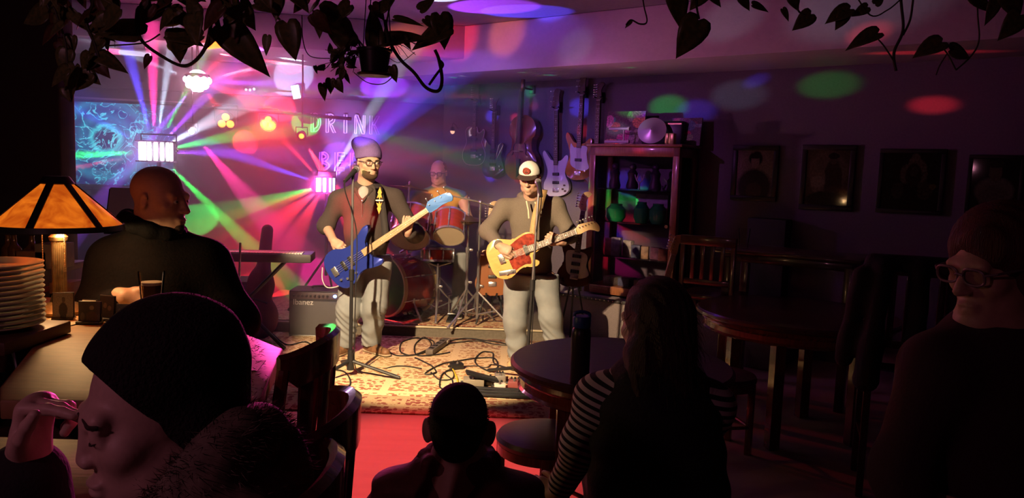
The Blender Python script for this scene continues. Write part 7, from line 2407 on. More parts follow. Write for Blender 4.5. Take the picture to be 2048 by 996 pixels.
# ---------------------------------------------------------------- video screen
tv0, tv1 = back_hit(40, 285, 0.06), back_hit(348, 292, 0.06)
tvc = (tv0 + tv1) / 2
TVW = (tv1 - tv0).length
tz1, tz0 = back_hit(240, 205, 0.06).z, back_hit(240, 372, 0.06).z
tvc.z = (tz0 + tz1) / 2; TVH = tz1 - tz0
tv = thing('video_screen', 'large screen showing a glowing cyan vortex on the back wall', 'screen', M=frame_from(x=-BW, z=(0, 0, 1), o=tvc))
m, t, b = nt('vortex_picture')
tcn = t.nodes.new('ShaderNodeTexCoord'); mp = t.nodes.new('ShaderNodeMapping')
vx = (back_hit(212, 278, .06) - tv0).length / TVW; vz = (back_hit(212, 278, .06).z - tz0) / TVH
asp = TVW / TVH
mp.inputs['Location'].default_value = (-vx * asp, -vz, 0); mp.inputs['Scale'].default_value = (asp, 1, 1)
lin(t, tcn.outputs['UV'], mp.inputs[0])
nz = t.nodes.new('ShaderNodeTexNoise'); nz.inputs['Scale'].default_value = 5.0; nz.inputs['Detail'].default_value = 7; nz.inputs['Distortion'].default_value = 1.2
lin(t, mp.outputs[0], nz.inputs['Vector'])
mx = t.nodes.new('ShaderNodeMix'); mx.data_type = 'RGBA'; mx.inputs[0].default_value = 0.10
lin(t, mp.outputs[0], mx.inputs[6]); lin(t, nz.outputs['Color'], mx.inputs[7])
su = t.nodes.new('ShaderNodeVectorMath'); su.operation = 'SUBTRACT'; su.inputs[1].default_value = (0.05, 0.05, 0.05)
lin(t, mx.outputs[2], su.inputs[0])
m0 = t.nodes.new('ShaderNodeVectorMath'); m0.operation = 'MULTIPLY'; m0.inputs[1].default_value = (1, 1, 0); lin(t, su.outputs[0], m0.inputs[0])
ln = t.nodes.new('ShaderNodeVectorMath'); ln.operation = 'LENGTH'; lin(t, m0.outputs[0], ln.inputs[0])
cr = t.nodes.new('ShaderNodeValToRGB'); el = cr.color_ramp.elements
el[0].position = 0.0; el[0].color = (0.004, 0.006, 0.06, 1); el[1].position = 1.0; el[1].color = (0.006, 0.006, 0.05, 1)
for p_, c_ in ((0.10, (0.006, 0.012, 0.10)), (0.135, (0.02, 0.40, 0.50)), (0.19, (0.005, 0.06, 0.20)), (0.25, (0.01, 0.12, 0.26)), (0.33, (0.006, 0.02, 0.12)), (0.42, (0.01, 0.14, 0.26)), (0.50, (0.008, 0.012, 0.09))):
    e = el.new(p_); e.color = rgb(c_)
lin(t, ln.outputs['Value'], cr.inputs[0])
# bright filaments, stronger near the ring
n2 = t.nodes.new('ShaderNodeTexNoise'); n2.inputs['Scale'].default_value = 4.2; n2.inputs['Detail'].default_value = 5; n2.inputs['Distortion'].default_value = 2.2
lin(t, mp.outputs[0], n2.inputs['Vector'])
ab = t.nodes.new('ShaderNodeMath'); ab.operation = 'SUBTRACT'; ab.inputs[1].default_value = 0.5; lin(t, n2.outputs['Fac'], ab.inputs[0])
a2 = t.nodes.new('ShaderNodeMath'); a2.operation = 'ABSOLUTE'; lin(t, ab.outputs[0], a2.inputs[0])
r1 = t.nodes.new('ShaderNodeMapRange'); r1.inputs[1].default_value = 0.022; r1.inputs[2].default_value = 0.0; lin(t, a2.outputs[0], r1.inputs[0])
r2 = t.nodes.new('ShaderNodeMapRange'); r2.inputs[1].default_value = 0.80; r2.inputs[2].default_value = 0.25; r2.inputs[4].default_value = 0.95; lin(t, ln.outputs['Value'], r2.inputs[0])
mm = t.nodes.new('ShaderNodeMath'); mm.operation = 'MULTIPLY'; lin(t, r1.outputs[0], mm.inputs[0]); lin(t, r2.outputs[0], mm.inputs[1])
m2 = t.nodes.new('ShaderNodeMix'); m2.data_type = 'RGBA'; lin(t, mm.outputs[0], m2.inputs[0]); lin(t, cr.outputs[0], m2.inputs[6]); m2.inputs[7].default_value = (0.10, 0.85, 1.0, 1)
# stars
vo = t.nodes.new('ShaderNodeTexVoronoi'); vo.inputs['Scale'].default_value = 16; lin(t, mp.outputs[0], vo.inputs['Vector'])
r3 = t.nodes.new('ShaderNodeMapRange'); r3.inputs[1].default_value = 0.085; r3.inputs[2].default_value = 0.03; lin(t, vo.outputs['Distance'], r3.inputs[0])
m3 = t.nodes.new('ShaderNodeMix'); m3.data_type = 'RGBA'; lin(t, r3.outputs[0], m3.inputs[0]); lin(t, m2.outputs[2], m3.inputs[6]); m3.inputs[7].default_value = (0.7, 0.8, 1, 1)
lin(t, m3.outputs[2], b.inputs['Emission Color']); b.inputs['Emission Strength'].default_value = 2.2
b.inputs['Base Color'].default_value = (0.01, 0.01, 0.015, 1); b.inputs['Roughness'].default_value = 0.25
card('picture_surface', TVW - 0.02, TVH - 0.02, m, tv, Matrix.Translation((0, -0.004, 0)))
MB().box((0, 0.022, 0), (TVW + 0.03, 0.045, TVH + 0.03), None, 0.008).build('casing', m_blk, tv)
MB().box((0, 0.0, TVH / 2 + 0.03), (TVW + 0.25, 0.05, 0.02), None, 0.004).build('top_rail', mat('pale_rail', (0.7, 0.62, 0.72), 0.4), tv)
MB().box((0, 0.0, -TVH / 2 - 0.08), (TVW + 0.1, 0.05, 0.06), None, 0.006).build('bottom_rail', m_dkwood, tv)
# ---------------------------------------------------------------- the bar
m_barw = mat('honey_bar_top', (0.46, 0.27, 0.12), 0.55, bump=0.04, scale=10, stretch=(1.5, 14, 1), var=0.25)
m_barb = mat('bar_front_panel', (0.10, 0.045, 0.025), 0.5, bump=0.1, scale=14, stretch=(10, 10, 1), var=0.3)
def bz(px, py, z=BAR_Z):
    p = on_z(px, py, z); return (p.x, p.y)
far = [(-1.30, 2.92), (-2.6, 2.92)]
top_poly = [bz(0, 800), bz(518, 800), bz(566, 697), bz(470, 660), (-1.25, 2.80), (-2.9, 2.80), (-2.9, 2.48), bz(-150, 655), bz(60, 672), bz(88, 672), bz(0, 772)]
def poly_prism(name, P, z0, z1, m, parent=None, bev=0.006, M=None):
    return MB().prism(P, z0, z1, bev=bev).build(name, m, parent, M)
def signed(P):
    return sum(P[i][0] * P[(i + 1) % len(P)][1] - P[(i + 1) % len(P)][0] * P[i][1] for i in range(len(P)))
if signed(top_poly) < 0: top_poly = top_poly[::-1]
o0 = Vector((-1.0, 2.1, 0))
bt = poly_prism('bar_counter', [(x - o0.x, y - o0.y) for x, y in top_poly], BAR_Z - 0.045, BAR_Z, m_barw, M=Matrix.Translation(o0))
tag(bt, 'honey-coloured wooden bar counter running from the lamp to the chairs', 'counter')
bb = thing('panelled_bar', 'dark panelled bar front beneath the wooden counter', 'bar', o0)
body = [(-1.22, 1.80), (-0.86, 1.80), (-0.92, 2.12), (-1.12, 2.35), (-1.45, 2.66), (-2.8, 2.66), (-2.8, 2.50), (-1.26, 2.34)]
poly_prism('panel', [(x - o0.x, y - o0.y) for x, y in body], 0.0, BAR_Z - 0.046, m_barb, bb)
# near flap of the bar, between the raised hand and the woman's face
fp_ = [(-1.25, 1.16), (-0.66, 1.16), (-0.64, 1.44), (-1.25, 1.44)]
fo = Vector((-0.95, 1.3, 0))
nf = poly_prism('bar_flap', [(x - fo.x, y - fo.y) for x, y in fp_], 0.96, 1.005, m_barw, M=Matrix.Translation(fo))
tag(nf, 'nearest slab of wooden bar between the raised hand and the woman\'s face', 'counter')
nb_ = tag(poly_prism('bar_support', [(x - fo.x, y - fo.y) for x, y in [(-1.2, 1.2), (-0.75, 1.2), (-0.75, 1.4), (-1.2, 1.4)]], 0.0, 0.959, m_barb, M=Matrix.Translation(fo)), 'dark panel carrying the nearest slab of bar', 'bar')
# coaster / mat on the pink corner of the counter
mt_ = [bz(495, 742), bz(514, 744), bz(532, 722), bz(488, 722)]
if signed(mt_) < 0: mt_ = mt_[::-1]
c_ = Vector((mt_[0][0], mt_[0][1], BAR_Z + 0.0005))
tag(poly_prism('bar_mat', [(x - c_.x, y - c_.y) for x, y in mt_], 0, 0.002, mat('brown_mat', (0.20, 0.08, 0.07), 0.6), bev=0, M=Matrix.Translation(c_)), 'thin dark mat at the lit corner of the bar', 'mat')

# sink with tap left of the counter
m_steel = mat('brushed_steel', (0.45, 0.43, 0.42), 0.3, 1.0)
sk = thing('bar_sink', 'dark steel sink set below the counter edge', 'sink', (-1.52, 1.95, 0))
MB().box((0, 0, 0.90), (0.50, 0.50, 0.02), None, 0.004).build('drainer', m_blk, sk)
MB().lathe([(0.13, 0.912), (0.15, 0.914), (0.15, 0.906), (0.13, 0.906), (0.125, 0.80), (0, 0.79)], 32, c=(0.20, -0.14, 0)).build('basin', m_steel, sk)
MB().box((0, 0, 0.44), (0.46, 0.46, 0.88), None, 0.01).build('cabinet', m_barb, sk)
tp = on_z(30, 745, 0.93)
tpp = thing('tap', 'slim chrome tap standing in the sink beside the plates', 'tap', (tp.x, tp.y, 0.911))
MB().tube(spline([(0.01, 0, 0), (0.005, 0, 0.05), (-0.005, 0, 0.10), (-0.012, -0.02, 0.125), (-0.010, -0.05, 0.12)], 5), 0.008, 10).build('spout', m_chr, tpp)
MB().cyl((0.01, 0, 0), (0.01, 0, 0.02), 0.016, n=14).build('base', m_chr, tpp)

# tray and stack of plates
tc0 = on_z(0, 662, BAR_Z + 0.04)
tr = thing('plate_tray', 'dark wooden tray under the stack of plates', 'tray', (tc0.x - 0.03, tc0.y + 0.02, BAR_Z + 0.001))
MB().box((0, 0, 0.020), (0.26, 0.30, 0.038), None, 0.006).build('base', mat('tray_wood', (0.16, 0.085, 0.045), 0.5, var=0.3, scale=12), tr)
m_china = mat('white_china', (0.88, 0.82, 0.70), 0.22, coat=0.4)
pm = MB().lathe([(0, 0.004), (0.070, 0.004), (0.075, 0.0), (0.085, 0.002), (0.128, 0.016), (0.130, 0.0195), (0.126, 0.0195), (0.086, 0.008), (0, 0.008)], 40).mesh('dinner_plate')
ords = ['lowest', 'second', 'third', 'fourth', 'fifth', 'sixth', 'seventh', 'eighth', 'ninth', 'tenth', 'eleventh', 'twelfth', 'topmost']
for i in range(13):
    o = link_mesh('dinner_plate', pm, m_china if i == 0 else None)
    o.matrix_world = Matrix.Translation((tc0.x - 0.035 + r_.uniform(-.002, .002), tc0.y + 0.02 + r_.uniform(-.002, .002), BAR_Z + 0.041 + i * 0.0142))
    tag(o, 'white china plate, %s of the stack beside the lamp' % (ords[i] if i in (0, 12) else ords[i] + ' from the bottom'), 'plate', 'stack of white plates')

# table lamp with mica shade
lx = on_z(122, 640, BAR_Z)
LB = Vector((lx.x, 2.52, BAR_Z + 0.001))
LB.x = at(119, 560, 2.52).x
lamp = thing('table_lamp', 'bronze table lamp with a glowing orange mica shade on the bar', 'lamp', LB)
m_bronze = mat('aged_bronze', (0.30, 0.20, 0.09), 0.4, 0.8, bump=0.2, scale=40, var=0.4)
zt, zb = at(110, 352, 2.52).z - LB.z, at(120, 457, 2.52).z - LB.z
MB().lathe([(0, 0), (0.085, 0), (0.088, 0.012), (0.060, 0.028), (0.030, 0.04), (0.024, 0.06), (0, 0.06)], 32).build('base', m_bronze, lamp)
fl2 = MB()
n = 48; rows = []
for z in (0.05, zb - 0.035):
    rows.append([fl2.bm.verts.new(((0.0205 + 0.0018 * (i % 2)) * math.cos(2 * PI * i / n), (0.0205 + 0.0018 * (i % 2)) * math.sin(2 * PI * i / n), z)) for i in range(n)])
for i in range(n):
    fl2.bm.faces.new((rows[0][i], rows[0][(i + 1) % n], rows[1][(i + 1) % n], rows[1][i]))
fl2.build('fluted_stem', m_bronze, lamp, smooth=0)
MB().lathe([(0.018, zb - 0.045), (0.027, zb - 0.040), (0.029, zb - 0.028), (0.022, zb - 0.020), (0.014, zb + 0.02), (0, zb + 0.02)], 24).build('collar', m_bronze, lamp)
# shade: eight mica panels between dark ribs
m_mica, t, b = nt('amber_mica')
tcn = t.nodes.new('ShaderNodeTexCoord')
nz = t.nodes.new('ShaderNodeTexNoise'); nz.inputs['Scale'].default_value = 16; nz.inputs['Detail'].default_value = 6; nz.inputs['Distortion'].default_value = 0.8
lin(t, tcn.outputs['Object'], nz.inputs['Vector'])
cr = t.nodes.new('ShaderNodeValToRGB'); cr.color_ramp.elements[0].position = 0.3; cr.color_ramp.elements[0].color = (0.42, 0.045, 0.003, 1); cr.color_ramp.elements[1].position = 0.7; cr.color_ramp.elements[1].color = (1.0, 0.22, 0.012, 1)
lin(t, nz.outputs['Fac'], cr.inputs[0]); lin(t, cr.outputs[0], b.inputs['Base Color'])
lin(t, cr.outputs[0], b.inputs['Emission Color']); b.inputs['Emission Strength'].default_value = 0.85
b.inputs['Roughness'].default_value = 0.4
r_t, r_b = 0.045, 0.196
NP = 6
zt2 = zt - 0.022
zs0 = zb + 0.012
rot0 = R(38)
for k in range(NP):
    a0, a1 = rot0 + 2 * PI * k / NP, rot0 + 2 * PI * (k + 1) / NP
    pn_ = MB(); rr = []
    for i in range(7):
        a = a0 + (a1 - a0) * i / 6
        rr.append((pn_.bm.verts.new((r_b * math.cos(a), r_b * math.sin(a), zs0)), pn_.bm.verts.new((r_t * math.cos(a), r_t * math.sin(a), zt2)), pn_.bm.verts.new(((r_t - .003) * math.cos(a), (r_t - .003) * math.sin(a), zt2)), pn_.bm.verts.new(((r_b - .003) * math.cos(a), (r_b - .003) * math.sin(a), zs0))))
    for p, q in zip(rr, rr[1:]):
        for j in range(4):
            pn_.bm.faces.new((p[j], q[j], q[(j + 1) % 4], p[(j + 1) % 4]))
    pn_.build('shade_panel', m_mica, lamp)
    p0 = Vector((r_b * 1.005 * math.cos(a0), r_b * 1.005 * math.sin(a0), zs0)); p1 = Vector((r_t * 1.02 * math.cos(a0), r_t * 1.02 * math.sin(a0), zt2))
    MB().box((0, 0, 0), (0.024, 0.006, (p1 - p0).length), frame_from(z=p1 - p0, x=(-math.sin(a0), math.cos(a0), 0), o=(p0 + p1) / 2), 0.002).build('rib', m_blk, lamp)
MB().lathe([(r_b + 0.004, zs0 + 0.004), (r_b + 0.006, zs0 - 0.014), (r_b + 0.001, zs0 - 0.014), (r_b - 0.002, zs0 + 0.004), (r_b + 0.004, zs0 + 0.004)], 48).build('bottom_rim', m_blk, lamp)
MB().lathe([(0, zt), (0.036, zt), (0.040, zt - 0.004), (r_t + 0.008, zt - 0.024), (r_t + 0.004, zt - 0.028), (0, zt - 0.02)], 32).build('cap', m_blk, lamp)
MB().sph((0.04, 0, zb + 0.055), 0.026, (1, 1, 1.3), 14).build('bulb', emit('lamp_bulb', (1.0, 0.55, 0.2), 8), lamp)
for (dx, L) in ((-0.036, 0.14), (0.038, 0.13)):
    ch = MB()
    for i in range(24):
        ch.sph((dx, -0.03, zb - i * L / 24), 0.0022, n=6)
    ch.cyl((dx, -0.03, zb - L - 0.012), (dx, -0.03, zb - L), 0.004, n=8)
    ch.build('pull_chain', m_brass, lamp)
point_light('lamp_glow', LB + Vector((0.02, -0.02, zb - 0.015)), (1.0, 0.58, 0.24), 8.5, 0.03, lamp)

# small framed cards along the bar
def bar_card(label, px, py0, py1, wpx, Y, rz, blobs, base):
    c = at(px, py1, Y); c.z = BAR_Z + 0.001
    h = (at(px, py0, Y).z - at(px, py1, Y).z) * 0.80
    w = wpx / FPX * Y
    t = thing('table_card', label, 'card', (c.x, Y, BAR_Z + 0.001), R(rz), 'photo cards on the bar')
    card('print', w, h, print_mat('card_print', base, blobs), t, Matrix.Translation((0, 0.004, h / 2 + 0.002)) @ Matrix.Rotation(R(-6), 4, 'X'), 0.002)
    MB().box((0, 0.012, h / 2 + 0.002), (w + 0.006, 0.004, h + 0.004), Matrix.Rotation(R(0), 4, 'X'), 0.001).box((0, 0.01, 0.005), (w + 0.006, 0.045, 0.008), None, 0.002).build('holder', m_blkp, t)
D1, D2 = (0.055, 0.04, 0.04), (0.03, 0.02, 0.02)
bar_card('tilted photo card of a standing figure, nearest the lamp', 127, 603, 668, 36, 2.40, 20, [(.5, .38, .20, .26, D2), (.44, .14, .07, .16, D2), (.58, .14, .07, .16, D2), (.52, .74, .08, .10, (0.10, 0.07, 0.06))], (0.26, 0.21, 0.19))
bar_card('dark photo card with a small face, second from the lamp', 178, 613, 665, 42, 2.36, 4, [(.6, .72, .10, .10, (0.28, 0.20, 0.17)), (.62, .30, .26, .26, (0.10, 0.05, 0.05)), (.2, .3, .1, .2, (0.14, 0.10, 0.09))], D1)
bar_card('dark leaning photo card with two faces', 212, 606, 664, 34, 2.42, -14, [(.4, .6, .12, .1, (0.20, 0.13, 0.12)), (.7, .5, .12, .1, (0.18, 0.12, 0.12))], D1)
bar_card('bluish photo card beside the bald man\'s hand', 249, 620, 668, 38, 2.36, -6, [(.5, .66, .15, .15, (0.26, 0.18, 0.16)), (.5, .24, .34, .24, (0.05, 0.07, 0.14)), (.18, .5, .06, .3, (0.12, 0.12, 0.16))], (0.06, 0.07, 0.11))
bar_card('white printed card behind the photo cards', 176, 597, 622, 28, 2.56, -4, [(.5, .5, .36, .10, (0.20, 0.16, 0.14))], (0.78, 0.70, 0.55))
# paper sheets under the lamp
for i, (pp, lb) in enumerate((([(75, 668), (100, 655), (118, 668), (92, 680)], 'folded paper sheet beside the plate tray'), ([(95, 640), (150, 632), (158, 648), (105, 662)], 'loose paper sheet under the lamp'))):
    P = [bz(*q) for q in pp]
    if signed(P) < 0: P = P[::-1]
    c_ = Vector((P[0][0], P[0][1], BAR_Z + 0.0006 + 0.0016 * i))
    tag(poly_prism('paper_sheet', [(x - c_.x, y - c_.y) for x, y in P], 0, 0.001, mat('paper', (0.66, 0.55, 0.38), 0.7), bev=0, M=Matrix.Translation(c_)), lb, 'paper')

# shelf behind the lamp with boxes and bottles
shz = at(60, 535, 3.0).z
sh_ = thing('back_shelf', 'dim wooden shelf with cartons behind the lamp', 'shelf', (-2.25, 3.10, 0))
MB().box((0, 0, shz - 0.015), (0.76, 0.36, 0.03), None, 0.004).build('board', m_barb, sh_)
MB().box((0, 0, shz - 0.22), (0.76, 0.34, 0.03), None, 0.004).build('board', m_barb, sh_)
for x in (-0.36, 0.36):
    MB().box((x, 0, shz / 2), (0.03, 0.34, shz - 0.03), None, 0.004).build('side', m_barb, sh_)
ccs = [('brown', (0.20, 0.10, 0.05)), ('grey', (0.16, 0.14, 0.12)), ('red', (0.28, 0.05, 0.03)), ('black', (0.03, 0.025, 0.022))]
for i, (px, w, h, lv) in enumerate(((75, 0.12, 0.07, 0), (104, 0.09, 0.10, 0), (62, 0.13, 0.13, 1), (96, 0.14, 0.11, 1), (126, 0.07, 0.15, 1))):
    nme, c = ccs[i % 4]
    x = at(px, 520, 3.0).x
    z = shz + h / 2 + 0.001 if lv == 0 else shz - 0.205 + h / 2 + 0.001
    tag(MB().box((0, 0, 0), (w, 0.12, h), None, 0.003).build('carton', mat('carton_' + nme, c, 0.6, var=0.3, scale=20), M=Matrix.Translation((x, 3.02, z))), '%s carton on the %s shelf behind the lamp%s' % (nme, 'upper' if lv == 0 else 'lower', ', beside the stem' if i == 4 else ''), 'carton', 'cartons behind the lamp')
m_amber = mat('amber_bottle', (0.10, 0.04, 0.015), 0.15, coat=0.5)
for i, px in enumerate((4, 16, 52)):
    x = at(px, 520, 3.0).x
    tag(MB().lathe([(0, 0), (0.026, 0), (0.028, 0.01), (0.028, 0.07), (0.012, 0.09), (0.010, 0.12), (0.012, 0.125), (0, 0.125)], 16).build('bottle', m_amber, M=Matrix.Translation((x, 3.04, shz + 0.001))), ['small amber bottle at the far end of the shelf behind the plates', 'small amber bottle just right of the end one behind the plates', 'small amber bottle on the shelf left of the cartons'][i], 'bottle', 'bottles behind the plates')

# ---------------------------------------------------------------- dim equipment behind the bald man
m_dk = mat('dark_grey_plastic', (0.06, 0.05, 0.055), 0.5)
ms = thing('music_stand', 'folding music stand with white sheets behind the bald man\'s head', 'music stand', (at(285, 420, 5.2).x, 5.2, 0))
zz = at(285, 425, 5.2).z
MB().box((0, 0, 0), (0.50, 0.012, 0.32), Matrix.Translation((0, 0, zz)) @ Matrix.Rotation(R(-15), 4, 'X'), 0.004).build('desk', m_blk, ms)
for x in (-0.125, 0.125):
    MB().box((0, 0, 0), (0.22, 0.002, 0.30), Matrix.Translation((x, -0.012, zz + 0.02)) @ Matrix.Rotation(R(-15), 4, 'X')).build('sheet', mat('white_paper', (0.85, 0.80, 0.82), 0.7), ms)
mb = MB().cyl((0, 0.02, 0.05), (0, 0.02, zz - 0.05), 0.012); tripod(mb, Vector((0, 0.02, 0)), 0, 0.28, 0.4); mb.build('stem', m_blk, ms)
ks = at(470, 470, 6.0)
kb = thing('keyboard_stand', 'crossed black keyboard stand with a long keyboard in the red smoke', 'keyboard', (ks.x, 6.15, 0), R(8))
MB().box((0, 0, 0.80), (1.15, 0.30, 0.07), None, 0.01).build('keyboard', m_dk, kb)
kwm = MB().box((0, -0.07, 0.838), (0.020, 0.13, 0.012), None, 0.002).mesh('key')
for i in range(46):
    link_mesh('key', kwm, m_ivory if i == 0 else None, kb, Matrix.Translation((-0.52 + i * 0.0225, 0, 0)))
for s in (-1, 1):
    MB().tube([(-0.35 * s, 0.02 * s, 0.02), (0.35 * s, 0.02 * s, 0.76)], 0.016, 8).build('brace', m_blk, kb)
gbg = SDF(0.012)
g0 = on_z(520, 668, 0.0); g0.y = 6.5; g0.x = at(518, 590, 6.5).x
gbg.ell(g0 + Vector((0, 0, 0.22)), (0.17, 0.09, 0.20), 0.05); gbg.ell(g0 + Vector((0.01, 0.02, 0.50)), (0.12, 0.08, 0.16), 0.05); gbg.cone(g0 + Vector((0.02, 0.04, 0.60)), g0 + Vector((0.04, 0.10, 0.98)), 0.06, 0.05, 0.05)
gg = gbg.build('gig_bag', mat('dark_red_nylon', (0.16, 0.03, 0.03), 0.7, bump=0.2, scale=40), None)
gg.data.transform(Matrix.Translation(-g0)); gg.matrix_world = Matrix.Translation(g0)
tag(gg, 'dark red padded guitar bag standing left of the amplifier', 'guitar bag')
MB().tube([(-0.10, -0.085, 0.36), (0.0, -0.12, 0.40), (0.10, -0.085, 0.36)], 0.010, 8).build('handle', m_blk, gg)
spk = thing('floor_speaker', 'dark wedge speaker on the floor between the bald man and the amplifier', 'speaker', (at(455, 600, 6.6).x, 6.7, 0), R(12))
MB().box((0, 0, 0.26), (0.42, 0.36, 0.52), None, 0.015).build('cabinet', m_tolex, spk)
MB().box((0, -0.183, 0.26), (0.37, 0.01, 0.46), None, 0.004).build('grille', m_cloth, spk)
fs = MB().tube([(0, 0, 0.012), (0.03, 0, 0.95)], 0.009, 8)
tripod(fs, Vector((0, 0, 0)), 0, 0.25, 0.8, 0.008)
tag(fs.build('thin_stand', m_chr, M=Matrix.Translation((at(487, 560, 5.9).x, 5.75, 0))), 'thin leaning chrome stand in the smoke right of the bald man', 'stand')

# added fill lamp, unseen left of the viewer, brightening the near faces
cl = thing('fill_lamp', 'added dim pink fill lamp, unseen over the near end of the bar', 'lamp', (-1.35, 0.1, 1.95))
MB().cyl((0, 0, 0.08), (0, 0, Z_CEIL - 1.95), 0.006, n=8).build('cord', m_blk, cl)
MB().lathe([(0.02, 0.08), (0.03, 0.075), (0.11, 0.0), (0.105, 0.0), (0.025, 0.068), (0.02, 0.08)], 24).build('shade', m_blk, cl)
MB().sph((0, 0, 0.012), 0.035, n=14).build('bulb', emit('dim_globe', (0.9, 0.3, 0.5), 2.0), cl)
point_light('fill_light', (-1.35, 0.1, 1.90), (1.0, 0.34, 0.52), 6.5, 0.04, cl)
# ---------------------------------------------------------------- trailing plants over the view
m_leaf, t, b = nt('pothos_leaf')
tcn = t.nodes.new('ShaderNodeTexCoord')
nz = t.nodes.new('ShaderNodeTexNoise'); nz.inputs['Scale'].default_value = 7; nz.inputs['Detail'].default_value = 5
lin(t, tcn.outputs['Object'], nz.inputs['Vector'])
cr = t.nodes.new('ShaderNodeValToRGB'); cr.color_ramp.elements[0].position = 0.42; cr.color_ramp.elements[0].color = (0.10, 0.13, 0.04, 1)
cr.color_ramp.elements[1].position = 0.72; cr.color_ramp.elements[1].color = (0.22, 0.20, 0.06, 1)
lin(t, nz.outputs['Fac'], cr.inputs[0]); lin(t, cr.outputs[0], b.inputs['Base Color']); b.inputs['Roughness'].default_value = 0.35
m_leaf2 = mat('young_leaf', (0.22, 0.30, 0.06), 0.4, var=0.3, scale=8)
m_leaf3 = mat('brown_tinged_leaf', (0.16, 0.075, 0.03), 0.45, var=0.4, scale=8)
m_vine = mat('vine_stem', (0.055, 0.06, 0.025), 0.6)
def leaf_mesh(name, w, droop, fold, m, tip=1.0):
    """heart-shaped leaf, unit length along +X, in 8 strips with a folded midrib"""
    prof = [(-0.04, 0.0), (-0.09, 0.22), (-0.06, 0.38), (0.06, 0.48), (0.22, 0.50), (0.42, 0.44), (0.62, 0.32), (0.80, 0.17), (0.93, 0.055), (1.0, 0.0)]
    bm = bmesh.new(); rows = []
    for (x, y) in prof:
        zc = -droop * x * x
        xm = max(x, 0.0)
        c = bm.verts.new((xm if y == 0 or x > 0.05 else 0.02 + xm, 0, zc))
        if y < 1e-6:
            rows.append([c])
        else:
            r = [c]
            L = bm.verts.new((x, y * w, zc + fold * y - 0.25 * y * y * droop)); Rr = bm.verts.new((x, -y * w, zc + fold * y - 0.25 * y * y * droop))
            Lm = bm.verts.new((x, y * w * 0.55, zc + fold * y * 0.75)); Rm = bm.verts.new((x, -y * w * 0.55, zc + fold * y * 0.75))
            rows.append([c, L, Rr, Lm, Rm])
    for a, b_ in zip(rows, rows[1:]):
        if len(a) == 1 and len(b_) == 5:
            for i, j in ((0, 3), (3, 1)): bm.faces.new((a[0], b_[j], b_[i]))
            for i, j in ((0, 4), (4, 2)): bm.faces.new((a[0], b_[i], b_[j]))
        elif len(b_) == 1:
            for i, j in ((0, 3), (3, 1)): bm.faces.new((a[i], a[j], b_[0]))
            for i, j in ((0, 4), (4, 2)): bm.faces.new((a[j], a[i], b_[0]))
        else:
            for i, j in ((0, 3), (3, 1)): bm.faces.new((a[i], a[j], b_[j], b_[i]))
            for i, j in ((0, 4), (4, 2)): bm.faces.new((a[j], a[i], b_[i], b_[j]))
    bmesh.ops.recalc_face_normals(bm, faces=bm.faces)
    # a little thickness
    g = bmesh.ops.solidify(bm, geom=bm.faces[:], thickness=0.006)
    me = bpy.data.meshes.new(name); bm.to_mesh(me); bm.free()
    me.polygons.foreach_set('use_smooth', [True] * len(me.polygons))
    me.materials.append(m)
    return me
LEAVES = {'d': leaf_mesh('leaf', 0.74, 0.16, 0.16, m_leaf), 'n': leaf_mesh('leaf', 0.56, 0.22, 0.20, m_leaf), 'y': leaf_mesh('leaf', 0.62, 0.10, 0.12, m_leaf2), 'b': leaf_mesh('leaf', 0.66, 0.2, 0.2, m_leaf3)}
def leaf(plant, base, tip, kind, face=(0, -1, 0.2), wide=1.0):
    d = tip - base
    M = frame_from(x=d, z=Vector(face), o=base)
    L = d.length
    o = link_mesh('leaf', LEAVES[kind], None, plant, plant.matrix_world.inverted() @ M @ Matrix.Diagonal((L, L * wide, L, 1)))
    return o
def vine(plant, pts, r=0.0035, n=6):
    P = spline(pts, n)
    Mi = plant.matrix_world.inverted()
    return MB().tube([Mi @ p for p in P], r, 6).build('vine', m_vine, plant)
def px_leaf(plant, bx, by, tx, ty, Y, kind='d', face=None, wide=1.0, dy=0.0, stem=None):
    b0, t0 = at(bx, by, Y), at(tx, ty, Y + dy)
    f = face or (random.uniform(-.5, .5), -1, random.uniform(-.4, .6))
    leaf(plant, b0, t0, kind, f, wide)
    if stem:
        vine(plant, [at(*stem, Y + 0.02), at((stem[0] + bx) / 2 + 4, (stem[1] + by) / 2 - 3, Y + 0.01), b0], 0.0022, 4)
Z_TOP = 2.62
# a shelf beam over the bar carries the plants (above the picture)
sb = MB().box((0, 2.25, 2.68), (7.0, 0.30, 0.06), None, 0.01).build('plant_shelf', m_dkwood)
tag(sb, 'dark shelf board under the ceiling that carries the trailing plants', 'shelf')
for x in (-3.3, -1.2, 1.2, 3.3):
    MB().cyl((x, 2.25, 2.70), (x, 2.25, Z_CEIL), 0.012, n=8).build('hanger_rod', m_blk, sb)

def root(label, x, Y, pot=True):
    t = thing('trailing_plant', label, 'plant', (x, 2.25, 2.71))
    if pot:
        MB().lathe([(0, 0), (0.075, 0), (0.095, 0.14), (0.10, 0.15), (0.09, 0.15), (0.075, 0.13), (0, 0.13)], 24).build('pot', mat('terracotta_dark', (0.10, 0.04, 0.025), 0.8), t)
    return t
Y1 = 1.95
pA = root('trailing pothos with large heart leaves above the bar and the screen', at(330, 0, 2.25).x, Y1)
top = Vector((at(330, 0, 2.25).x, 2.25, 2.85))
